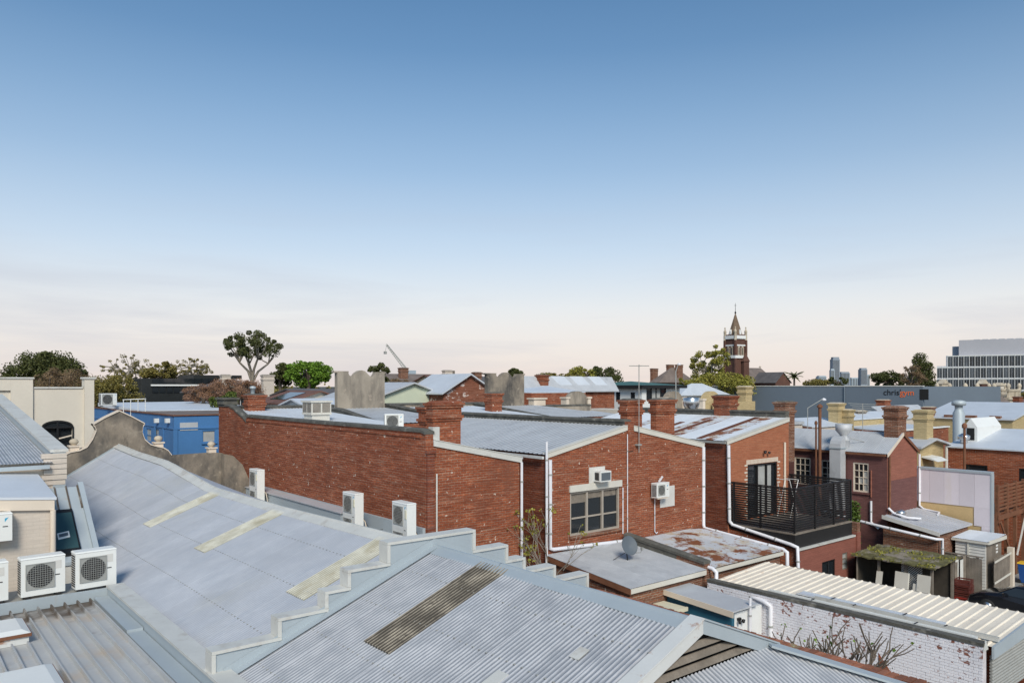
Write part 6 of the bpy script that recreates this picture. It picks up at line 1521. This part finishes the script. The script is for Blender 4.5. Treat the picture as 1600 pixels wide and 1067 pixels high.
obj('plant_screen', MB().box(lev[2][1], XW, 1.5, 22, lev[1][0] + .004, lev[2][0]), mat('plant_screen', (.40, .40, .43), .6, var=.04, vs=.1), OF, True)
obj('lift_core', MB().box(lev[2][1] - 1.8, lev[2][1] - .01, 4, 12, lev[1][0] + .004, oz(541)), M['citygrey'], OF, True)
bw = 1.46; me_w = None; zf = lev[1][0] - fl_h; nwin = 0
while zf > 1:
    u = 0.0 if zf + fl_h <= lev[0][0] + .5 else math.ceil(lev[1][1] / bw) * bw
    ub = u
    while u + bw < XW:
        if me_w is None:
            src = obj('window', MB().box(.09, bw * .46, -.08, -.004, .2, fl_h - .5).box(bw * .54, bw - .09, -.08, -.004, .2, fl_h - .5), M['officeglass'], OF, True); me_w = src.data; o = src
        elif nwin < 299: o = src.copy(); col.objects.link(o); o.parent = OF
        else: break
        o.location = (u, 0, zf); u += bw; nwin += 1
    obj('floor_band', MB().box(ub, XW, -.25, -.005, zf + fl_h - .26, zf + fl_h - .02), M['acwhite'], OF, True)
    zf -= fl_h
u = 0.0
while u < min(XW, 24 * bw * 2):
    obj('mullion', MB().box(u - .05, u + .05, -.31, -.26, 0, lev[0][0] if u < lev[1][1] else lev[1][0]), M['acwhite'], OF, True); u += bw
for k in range(7): obj('plant_unit', MB().box(lev[2][1] + 4 + k * 2.2, lev[2][1] + 5.6 + k * 2.2, 5, 8, lev[2][0] + .003, lev[2][0] + .28), M['citygrey'], OF, True)

# --- church
Y = 228; c = at(1149, 603, Y)
CHU = thing('brick_church', 'dark red brick church with banded corner tower, pinnacles and pointed spire', 'church', (c.x, c.y, 0), -TH + .5)
hw = 2.1; zt = zY(520, Y) 
L_ = lambda py: zY(py, Y)
obj('tower', MB().box(-hw, hw, -hw, hw, 0, L_(528)), M['churchbrick'], CHU, True)
for py, h_, e_ in ((560, .8, .35), (530, 1.0, .3), (541, .4, .15)): obj('stone_band', MB().box(-hw - e_, hw + e_, -hw - e_, hw + e_, L_(py), L_(py) + h_), M['whitepaint'], CHU, True)
obj('parapet', MB().box(-hw - .1, hw + .1, -hw - .1, hw + .1, L_(528) + .003, L_(523)), M['churchbrick'], CHU, True)
for sx in (-1, 1):
    for sy in (-1, 1):
        p_ = obj('pinnacle', MB().lathe((sx * hw, sy * hw, L_(532)), [(.42, 0), (.42, 2.4), (.5, 2.5), (.3, 3.0), (.06, 3.5)], 8), M['stone'], CHU, True)
        obj('finial', MB().lathe((sx * hw, sy * hw, L_(532) + 3.4), [(.08, 0), (.25, .2), (.05, .6)], 6), M['stone'], p_, True)
        obj('buttress', MB().box(sx * hw - .34, sx * hw + .34, sy * hw - .34, sy * hw + .34, 0, L_(532)), M['churchbrick'], CHU, True)
for a_ in range(4):
    R_ = Matrix.Rotation(a_ * math.pi / 2, 3, 'Z')
    for s_ in (-.72, .72):
        w_ = MB().box(s_ - .42, s_ + .42, -hw - .12, -hw - .01, L_(556), L_(543)); w_.prism([(s_ - .42, -hw - .12, L_(543)), (s_ + .42, -hw - .12, L_(543)), (s_, -hw - .12, L_(541))], (0, .1, 0))
        w_.v = [tuple(R_ @ Vector(v)) for v in w_.v]; f_ = obj('belfry_opening', w_, M['stone'], CHU, True)
        d_ = MB().box(s_ - .17, s_ + .17, -hw - .16, -hw - .125, L_(555), L_(543.5)); d_.v = [tuple(R_ @ Vector(v)) for v in d_.v]; obj('louvre', d_, M['dark'], f_, True)
sp = MB(); zb = L_(523); ztp = L_(488); n_ = 8
ring = [(2.15 * math.cos(2*math.pi*(i+.5)/n_), 2.15 * math.sin(2*math.pi*(i+.5)/n_), zb) for i in range(n_)]
sp.add(ring + [(0, 0, ztp)], [(i, (i+1) % n_, n_) for i in range(n_)]); obj('spire', sp, mat('spire_slate', (.19, .13, .085), .8, var=.25, vs=.5), CHU, True)
obj('spire_finial', MB().lathe((0, 0, ztp - .4), [(.18, 0), (.3, .3), (.08, .7), (.05, 3.0), (.02, 3.2)], 6).box(-.4, .4, -.03, .03, ztp + 2.0, ztp + 2.1), M['black'], CHU, True)
for a_ in range(4):
    R_ = Matrix.Rotation(a_ * math.pi / 2, 3, 'Z'); w_ = MB().prism([(-.35, -2.1, zb), (.35, -2.1, zb), (.35, -2.1, zb + .5), (0, -2.1, zb + 1.5), (-.35, -2.1, zb + .5)], (0, .8, 0)); w_.v = [tuple(R_ @ Vector(v)) for v in w_.v]; obj('lucarne', w_, M['whitepaint'], CHU, True)
def gb(x0, x1, y0, y1, ze, zr, axis, wm, rm):
    w_ = MB(); w_.box(x0, x1, y0, y1, 0, ze)
    if axis == 'x': w_.prism([(x0, y0, ze), (x0, y1, ze), (x0, (y0+y1)/2, zr - .1)], (x1 - x0, 0, 0))
    else: w_.prism([(x0, y0, ze), (x1, y0, ze), ((x0+x1)/2, y0, zr - .1)], (0, y1 - y0, 0))
    obj('nave_wall', w_, M[wm], CHU, True)
    if axis == 'x':
        ym = (y0+y1)/2; obj('nave_roof', MB().slab([(x0-.3, y0-.4, ze+.05), (x1+.3, y0-.4, ze+.05), (x1+.3, ym, zr+.1), (x0-.3, ym, zr+.1)], .2), M[rm], CHU, True); obj('nave_roof', MB().slab([(x0-.3, ym, zr+.1), (x1+.3, ym, zr+.1), (x1+.3, y1+.4, ze+.05), (x0-.3, y1+.4, ze+.05)], .2), M[rm], CHU, True)
    else:
        xm = (x0+x1)/2; obj('nave_roof', MB().slab([(x0-.4, y0-.3, ze+.05), (xm, y0-.3, zr+.1), (xm, y1+.3, zr+.1), (x0-.4, y1+.3, ze+.05)], .2), M[rm], CHU, True); obj('nave_roof', MB().slab([(xm, y0-.3, zr+.1), (x1+.4, y0-.3, ze+.05), (x1+.4, y1+.3, ze+.05), (xm, y1+.3, zr+.1)], .2), M[rm], CHU, True)
gb(1.5, 16, -1, 12, L_(598), L_(574), 'x', 'churchbrick', 'roofbrown')
gb(7, 13, -9, 0, L_(598), L_(582), 'y', 'churchbrick', 'slate')
obj('stair_turret', MB().lathe((1.2, -hw - .8, 0), [(1.1, 0), (1.1, L_(566)), (1.35, L_(565)), (.1, L_(552))], 8, False), M['churchbrick'], CHU, True)
obj('gable_cross', MB().box(15.9, 16.1, 5.4, 5.6, L_(574), L_(570)).box(15.9, 16.1, 5.0, 6.0, L_(572), L_(571.3)), M['stone'], CHU, True)

# --- far brown school roofs, crane, city towers, poles
house('brown_school_building', 'brown hip-roofed building with tall chimneys left of the yellow spring tree', 1018, 1030, 1085, 175, 597, 575, 'x', 'churchbrick', 'roofbrown', hip=6, chim=((1022, 576, 'oldbrick', 2.0), (1047, 570, 'oldbrick', 2.0), (1061, 570, 'oldbrick', 2.0)), cat='building')
Yc = 260; CR = thing('tower_crane', 'distant thin lattice crane jib slanting above the brown-roofed house', 'crane', tuple(at(646, 603, Yc).xy) + (0,))
a, b_ = at(641, 587, Yc), at(604, 539, Yc)
lt_ = MB(); dr_ = (b_ - a); side = Vector((CS, -SN, 0)) * .55; 
n_ = 16
for s_ in (side, -side): lt_.bar(a + s_, b_ + s_ * .4, .22)
lt_.bar(a + Vector((0, 0, 1.1)), b_ + Vector((0, 0, .4)), .22)
for i in range(n_):
    p, q = a + dr_ * (i / n_), a + dr_ * ((i + 1) / n_); s1, s2 = side * (1 - .6 * i / n_), side * (1 - .6 * (i+1) / n_)
    lt_.bar(p + s1, q - s2, .12); lt_.bar(p - s1, q + s2, .12)
obj('jib', lt_, M['grille'], CR); 
obj('mast', MB().box(a.x - .8, a.x + .8, a.y - .8, a.y + .8, 0, a.z + .5), M['citygrey'], CR); obj('cab', MB().box(a.x - 1.4, a.x + 1.4, a.y - 1.4, a.y + 1.4, a.z - 1.5, a.z + 1.8), M['citypale'], CR)
hk = at(602, 549, Yc); obj('hook_line', MB().bar(b_, hk, .08).box(hk.x - .4, hk.x + .4, hk.y - .4, hk.y + .4, hk.z - .9, hk.z), M['grille'], CR)
GC = 'hazy city towers on the horizon'
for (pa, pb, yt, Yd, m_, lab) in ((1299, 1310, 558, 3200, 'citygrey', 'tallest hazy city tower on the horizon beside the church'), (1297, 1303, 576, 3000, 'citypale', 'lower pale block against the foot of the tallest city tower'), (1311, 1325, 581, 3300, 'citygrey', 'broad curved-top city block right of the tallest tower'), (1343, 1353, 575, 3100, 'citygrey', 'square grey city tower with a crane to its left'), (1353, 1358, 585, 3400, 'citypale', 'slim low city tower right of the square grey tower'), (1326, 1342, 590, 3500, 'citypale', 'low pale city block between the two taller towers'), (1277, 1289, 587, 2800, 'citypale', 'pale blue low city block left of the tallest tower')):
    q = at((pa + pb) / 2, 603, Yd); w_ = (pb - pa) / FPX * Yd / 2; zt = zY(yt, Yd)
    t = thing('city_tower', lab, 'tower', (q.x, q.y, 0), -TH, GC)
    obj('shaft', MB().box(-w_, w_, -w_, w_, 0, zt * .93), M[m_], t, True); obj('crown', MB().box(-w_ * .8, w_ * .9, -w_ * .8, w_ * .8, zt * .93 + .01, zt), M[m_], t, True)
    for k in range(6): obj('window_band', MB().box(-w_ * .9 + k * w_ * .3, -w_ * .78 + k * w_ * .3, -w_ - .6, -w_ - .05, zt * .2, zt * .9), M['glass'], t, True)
q = at(709, 603, 105); PP = thing('power_pole', 'wooden power pole with crossarm behind the red tiled house', 'pole', (q.x, q.y, 0))
zt = zY(579, 105); obj('pole', MB().tube([(q.x, q.y, 0), (q.x, q.y, zt)], .16, 8), M['oldtimber'], PP)
for dz in (.5, 1.2): obj('crossarm', MB().bar(q.xyz * 0 + Vector((q.x - CS * 1.1, q.y + SN * 1.1, zt - dz)), Vector((q.x + CS * 1.1, q.y - SN * 1.1, zt - dz)), .12), M['oldtimber'], PP)
for (px, yt, Y_, d_, lab) in ((1056, 568, 60, 1, 'tall slim street lamp rising behind the right-hand red chimney'), (1262, 623, 50, 1, 'short angled street lamp head above the shop roofs before the gym wall')):
    q = at(px, 603, Y_); zt = zY(yt, Y_); t = thing('street_lamp', lab, 'street lamp', (q.x, q.y, 0)); R_ = Vector((CS, -SN, 0))
    obj('column', MB().tube([(q.x, q.y, 0), (q.x, q.y, zt - .6), Vector((q.x, q.y, zt)) + R_ * (.2 if Y_ == 60 else 1.0)], (.06 if Y_ == 60 else .03), 8, .025), M['grille'], t)
    e_ = Vector((q.x, q.y, zt)) + R_ * (.2 if Y_ == 60 else 1.0); obj('lamp_head', MB().lathe((e_.x + .1, e_.y, e_.z - .05), [(.02, -.1), (.16, -.06), (.14, .04), (.03, .1)], 8), M['pvc'], t)
q = at(1348, 650, 58); zt = zY(630, 58); t = thing('tv_antenna', 'spiky wide television antenna on a short mast before the gym wall', 'antenna', (q.x, q.y, 5)); obj('mast', MB().tube([(q.x, q.y, 5), (q.x, q.y, zt)], .03, 6), M['grille'], t)
an = MB(); R_ = Vector((CS, -SN, 0))
for k in range(5): an.bar(Vector((q.x, q.y, zt - .15 * k)) - R_ * (1.1 - .15 * k), Vector((q.x, q.y, zt - .15 * k - .1)) + R_ * (1.1 - .15 * k), .03)
obj('elements', an, M['grille'], t)

# ------------------------------------------------------------------ trees
def leafcloud(mb, centres, n, ls, flat=.75, asp=.5):
    # many small bent leaf sprays spread through the clumps
    for _ in range(n):
        c, r = random.choice(centres)
        while True:
            p = Vector((random.uniform(-1, 1), random.uniform(-1, 1), random.uniform(-1, 1)))
            if p.length < 1: break
        p = c + Vector((p.x * r, p.y * r, p.z * r * flat))
        a = random.uniform(0, 6.28); t = random.uniform(-1.1, 1.1); s = ls * random.uniform(.55, 1.35)
        u = Vector((math.cos(a) * math.cos(t), math.sin(a) * math.cos(t), math.sin(t))); v = u.cross(Vector((random.uniform(-1, 1), random.uniform(-1, 1), random.uniform(-1, 1))))
        if v.length < .05: continue
        v = v.normalized() * s * asp; u = u * s
        mb.add([p - u * .5, p + v, p + u * .5, p - v], [(0, 1, 2, 3)])
def tree(label, px, ytop, ybot, Y, wpx, leaf, n=2600, ls=.34, clumps=26, cr=.22, style='round', bark='bark', name='tree', group=None, trunk=.25, base=0.0, limbs=14):
    q = at(px, HY, Y); zt, zb = zY(ytop, Y), zY(ybot, Y); W = wpx / FPX * Y / 2 * 1.12; h = max(1.5, zt - zb)
    t = thing(name, label, 'tree', (q.x, q.y, base), 0, group)
    cs = []
    for k in range(clumps):
        for _ in range(60):
            p = Vector((random.uniform(-1, 1), random.uniform(-1, 1), random.uniform(-1, 1)))
            if p.length > 1: continue
            if style == 'umbrella' and p.z < -.15 + random.uniform(0, .5) - .25 * (1 - math.hypot(p.x, p.y)): continue
            if style == 'round' and p.length < .45 and random.random() < .6: continue
            if style == 'cone' and math.hypot(p.x, p.y) > .25 + .75 * (1 - (p.z + 1) / 2): continue
            break
        r = cr * W * random.uniform(.7, 1.3)
        if k % 3 == 0: r *= .55
        cs.append((Vector((q.x + p.x * (W - r * .6), q.y + p.y * (W - r * .6), (zt + zb) / 2 + p.z * (h / 2 - r * .5))), r))
    br = MB(); low = zb + h * (.18 if style != 'umbrella' else -.1); low = max(low, base + .5); top = Vector((q.x, q.y, low)); tr = trunk
    br.tube([(q.x, q.y, base), (q.x + random.uniform(-.15, .15), q.y + random.uniform(-.15, .15), (base + low) * .5), top], tr, 8, tr * .7)
    mains = []
    for k in range(5):
        a = 6.283 * (k + random.uniform(-.25, .25)) / 5; rr = random.uniform(.25, .5)
        e1 = top + Vector((math.cos(a) * W * rr, math.sin(a) * W * rr, h * random.uniform(.28, .5)))
        m1 = top.lerp(e1, .5) + Vector((math.cos(a) * -.06 * W, math.sin(a) * -.06 * W, h * .03)); br.tube([top, m1, e1], tr * .5, 6, tr * .3); mains += [m1, e1]
    for c, r in sorted(cs, key=lambda a_: random.random())[:limbs]:
        st = min(mains, key=lambda p_: (p_ - c).length + (3 if p_.z > c.z + .3 else 0)); m_ = st.lerp(c, .5) + Vector((random.uniform(-.5, .5), random.uniform(-.5, .5), random.uniform(-.3, .5))) * W * .12
        br.tube([st, m_, c, c + (c - m_).normalized() * r * .5], tr * .24, 5, tr * .04)
    obj('trunk', br, M[bark], t)
    tw = leaf in ('leaf_bare', 'leaf_rosy'); lf = MB(); leafcloud(lf, cs, int(n * (1.3 if tw else 2.2)), ls * (1.6 if tw else .62), asp=.07 if tw else .42); o = obj('crown', lf, M[leaf], t); o['kind'] = 'stuff'
    return t
def twigtree(label, q, h, spread, n, m, r0=.04, name='tree', depth=4, base=0.0, leaf=None, cat='tree', k=3, buds=0, stems=1, taper=.62):
    t = thing(name, label, cat, (q[0], q[1], base)); br = MB(); tips = []
    def grow(p, d, L, r, lev):
        e = p + d * L; mid = p.lerp(e, .5) + Vector((random.uniform(-1, 1), random.uniform(-1, 1), random.uniform(-.5, .5))) * L * .07
        br.tube([p, mid, e], r, 5, r * taper, caps=False)
        if lev == 0: tips.append(e); return
        for i in range(k if lev > 1 else k - 1 + random.randint(0, 1)):
            a = random.uniform(0, 6.28); dv = (d + Vector((math.cos(a), math.sin(a), random.uniform(-.1, .6))) * spread).normalized()
            grow(p.lerp(e, random.uniform(.55, 1)), dv, L * random.uniform(.6, .85), r * taper, lev - 1)
    for s_ in range(stems):
        a = random.uniform(0, 6.28); grow(Vector((q[0], q[1], base)) , (Vector((math.cos(a), math.sin(a), 0)) * (.0 if stems == 1 else .45) + Vector((0, 0, 1))).normalized(), h * .36, r0, depth)
    obj('branches', br, M[m], t)
    if leaf and tips:
        lf = MB(); leafcloud(lf, [(p, .12) for p in tips], buds, .09); o = obj('leaves', lf, M[leaf], t); o['kind'] = 'stuff'
    return t
tree('dense dark green domed tree towering behind the cream end pier', 72, 547, 628, 108, 108, 'leaf_dark', 11000, .42, 80, .27, trunk=.5)
tree('brown-olive twiggy tree just behind the cream rendered wall', 92, 574, 645, 72, 110, 'leaf_bare', 9000, .22, 60, .24, trunk=.3)
tree('olive twiggy tree between the cream pier and the black-clad building', 166, 583, 645, 74, 104, 'leaf_olive', 9000, .24, 60, .24, trunk=.3)
for px, yt, w, lab in ((200, 553, 70, 'sparse bare-branched tree left above the black-clad building'), (300, 557, 62, 'sparse bare-branched tree right above the black-clad building')):
    tree(lab, px, yt, 600, 118, w, 'leaf_olive', 1500, .30, 70, .11, bark='bark_pale', limbs=56, trunk=.35)
tree('olive-green rounded tree between the two sparse bare trees', 252, 562, 604, 114, 52, 'leaf_olive', 3000, .42, 40, .25, trunk=.35)
tree('tall spreading gum tree with open umbrella crown and bare pale limbs', 394, 514, 590, 96, 100, 'leaf_dark', 5600, .28, 70, .135, 'umbrella', 'bark_pale', trunk=.38, limbs=28)
tree('small dark tree between the gum and the lime-green tree', 438, 566, 610, 92, 40, 'leaf_dark', 2600, .38, 30, .3, trunk=.3)
tree('bright lime-green leafy tree behind the tile-roofed house', 482, 561, 608, 90, 68, 'leaf_lime', 5200, .38, 50, .25, trunk=.35)
tree('rosy-brown bare hedge-like tree in front of the brown brick house', 372, 590, 626, 70, 100, 'leaf_rosy', 5500, .2, 40, .2, trunk=.25)
tree('rosy-brown bare tree beside the green bush behind the blue building', 318, 600, 632, 68, 60, 'leaf_rosy', 3000, .2, 26, .24, trunk=.25)
tree('rounded green bush behind the blue building roof', 352, 610, 640, 62, 44, 'leaf_mid', 2600, .25, 22, .3, name='bush', trunk=.15)
tree('small fluffy dark tree right of the tall curved parapet', 592, 566, 612, 84, 36, 'leaf_dark', 1600, .32, 18, .28, trunk=.25)
tree('dull brown bushy tree in front of the brown-roofed house', 618, 592, 618, 76, 50, 'leaf_bare', 2400, .26, 22, .3, trunk=.2)
tree('dark tree just peeping over the darker curved parapet', 800, 573, 600, 108, 34, 'leaf_dark', 1500, .4, 16, .3, trunk=.3)
tree('low dark tree behind the long brick hall ridge', 866, 582, 602, 128, 60, 'leaf_olive', 2200, .45, 22, .25, trunk=.3)
tree('yellowing tree behind the long brick hall ridge', 912, 572, 602, 132, 46, 'leaf_spring', 1900, .45, 20, .28, trunk=.3)
tree('dark spreading tree behind the green-roofed house', 944, 571, 602, 134, 60, 'leaf_dark', 2400, .45, 24, .25, trunk=.3)
tree('tall sparse spring tree with small fresh leaves beside the church tower', 1110, 538, 606, 108, 66, 'leaf_spring', 3400, .36, 60, .16, bark='bark_pale', trunk=.3, limbs=40)
tree('dense yellow-green spring tree below the church tower', 1126, 578, 630, 102, 92, 'leaf_spring', 6000, .34, 40, .24, trunk=.3)
tree('yellow-green low tree left of the tall sparse spring tree', 1080, 588, 622, 100, 50, 'leaf_spring', 3000, .34, 26, .28, trunk=.3)
tree('olive bush on the horizon right of the palm', 1272, 592, 606, 170, 44, 'leaf_olive', 1500, .5, 18, .3, trunk=.3)
tree('dark domed tree in front of the city towers', 1308, 587, 606, 260, 28, 'leaf_dark', 900, .8, 14, .3, trunk=.4)
tree('dark broad tree left of the big conical tree', 1388, 578, 608, 168, 50, 'leaf_dark', 3600, .5, 40, .26, trunk=.4)
tree('big dark conical tree beside the office block', 1440, 552, 614, 146, 56, 'leaf_dark', 7500, .42, 70, .3, 'cone', trunk=.5)
tree('brown twiggy tree in front of the big conical tree', 1424, 570, 610, 136, 44, 'leaf_bare', 1500, .36, 30, .2, trunk=.3, limbs=26)
# palm
q = at(1241, 603, 150); PT = thing('palm_tree', 'feathery palm silhouetted on the horizon right of the church', 'palm', (q.x, q.y, 0)); zt = zY(588, 150)
obj('trunk', MB().tube([(q.x, q.y, 0), (q.x, q.y, zt)], .25, 8, .18), M['bark'], PT)
for k in range(22):
    a = 6.28 * k / 22; el = random.uniform(-.3, 1.1); L = random.uniform(1.6, 2.2); fr = MB(); d = Vector((math.cos(a), math.sin(a), 0)); sd_ = Vector((-d.y, d.x, 0)); p0 = Vector((q.x, q.y, zt)); pts = [p0 + d * (L * i / 6 * math.cos(el * (1 - i / 9))) + Vector((0, 0, L * (i / 6) * math.sin(el) - .28 * (i / 6) ** 2 * L)) for i in range(7)]
    for i in range(6):
        w_ = .34 * (1 - i / 7); fr.poly([pts[i] - sd_ * w_ - Vector((0, 0, .1)), pts[i], pts[i+1], pts[i+1] - sd_ * w_ * .8 - Vector((0, 0, .12))]); fr.poly([pts[i], pts[i] + sd_ * w_ - Vector((0, 0, .1)), pts[i+1] + sd_ * w_ * .8 - Vector((0, 0, .12)), pts[i+1]])
    obj('frond', fr, M['leaf_dark'], PT)
# far wooded suburb reading as one mass
fw = MB()
for k in range(430):
    px = random.uniform(-120, 1720); Y = random.uniform(170, 420); q = at(px, HY, Y); h_ = random.uniform(7.0, 10.6) + (Y - 170) * .004
    leafcloud(fw, [(Vector((q.x + random.uniform(-3, 3), q.y + random.uniform(-3, 3), h_ * random.uniform(.3, .85))), random.uniform(1.6, 3.0)) for _ in range(4)], 55, 1.3)
o = obj('distant_woodland', fw, M['leaf_olive']); o['kind'] = 'stuff'; o['label'] = 'far band of suburban trees along the horizon'; o['category'] = 'trees'
GHS = 'plain far suburban houses on the horizon'
for k in range(16):
    px = -60 + k * 110 + random.uniform(-25, 25); Y = random.uniform(125, 215); q = at(px, HY, Y); w_, d_, h_ = random.uniform(5, 8), random.uniform(4, 6), random.uniform(5.0, 6.6)
    wm = ['stone', 'cream', 'churchbrick', 'creambrick'][k % 4]; rm = ['slate', 'roofbrown', 'terracotta', 'zinc_roof'][(k // 4 + k) % 4]
    t = thing('far_house', 'far horizon house with %s walls under a %s roof' % ({'stone': 'tan', 'cream': 'pale cream', 'churchbrick': 'dark brick', 'creambrick': 'cream brick'}[wm], {'slate': 'dark slate', 'roofbrown': 'brown', 'terracotta': 'dull red', 'zinc_roof': 'grey metal'}[rm]), 'house', (q.x, q.y, 0), 0, GHS)
    obj('wall', MB().box(q.x - w_, q.x + w_, q.y - d_, q.y + d_, 0, h_), M[wm], t)
    gable_roof(t, q.x - w_, q.x + w_, q.y - d_, q.y + d_, h_ + .1, h_ + random.uniform(1.5, 2.4), random.choice('xy'), rm, hip=random.choice([0, 3]))

# bare shrubs near the viewer
qf = onX(1290, 1040, 20.4)
twigtree('bare fig tree with pale upswept twigs in front of the flaking white brick wall', (20.3, onX(1300, 1040, 20.3).y), 4.3, .55, 0, 'bark', .05, depth=3, leaf='leaf_lime', buds=34, stems=6, k=3, taper=.72)
twigtree('small bare fig sapling near the outhouse end wall', (19.6, onX(1205, 1000, 19.6).y), 4.0, .35, 0, 'bark', .032, depth=2, leaf='leaf_lime', buds=16, k=3, taper=.75)
twigtree('straggly small-leaved tree growing up in the gap beside the white downpipes', (18.75, 20.3), 5.6, .55, 0, 'bark_pale', .06, depth=4, leaf='leaf_spring', buds=420, k=3)
twigtree('bare spreading shrub beside the satellite dish lean-to', (18.2, 17.6), 3.6, .8, 0, 'bark', .045, depth=4, leaf='leaf_spring', buds=120, stems=2, k=3)
IV = thing('ivy_plant', 'trailing ivy hanging beside the painted wing pier under the black balcony', 'plant', (37.2, 18.4, 0))
lf = MB(); leafcloud(lf, [(Vector((37.25, 18.4, z)), .32 if z > 2 else .22) for z in [1.2 + .22 * k for k in range(14)]], 2200, .11); o = obj('leaves', lf, M['ivy'], IV); o['kind'] = 'stuff'
obj('stem', MB().tube([(37.25, 18.4, 0), (37.2, 18.45, 2.0), (37.25, 18.4, 4.0)], .05, 6, .02), M['bark'], IV)
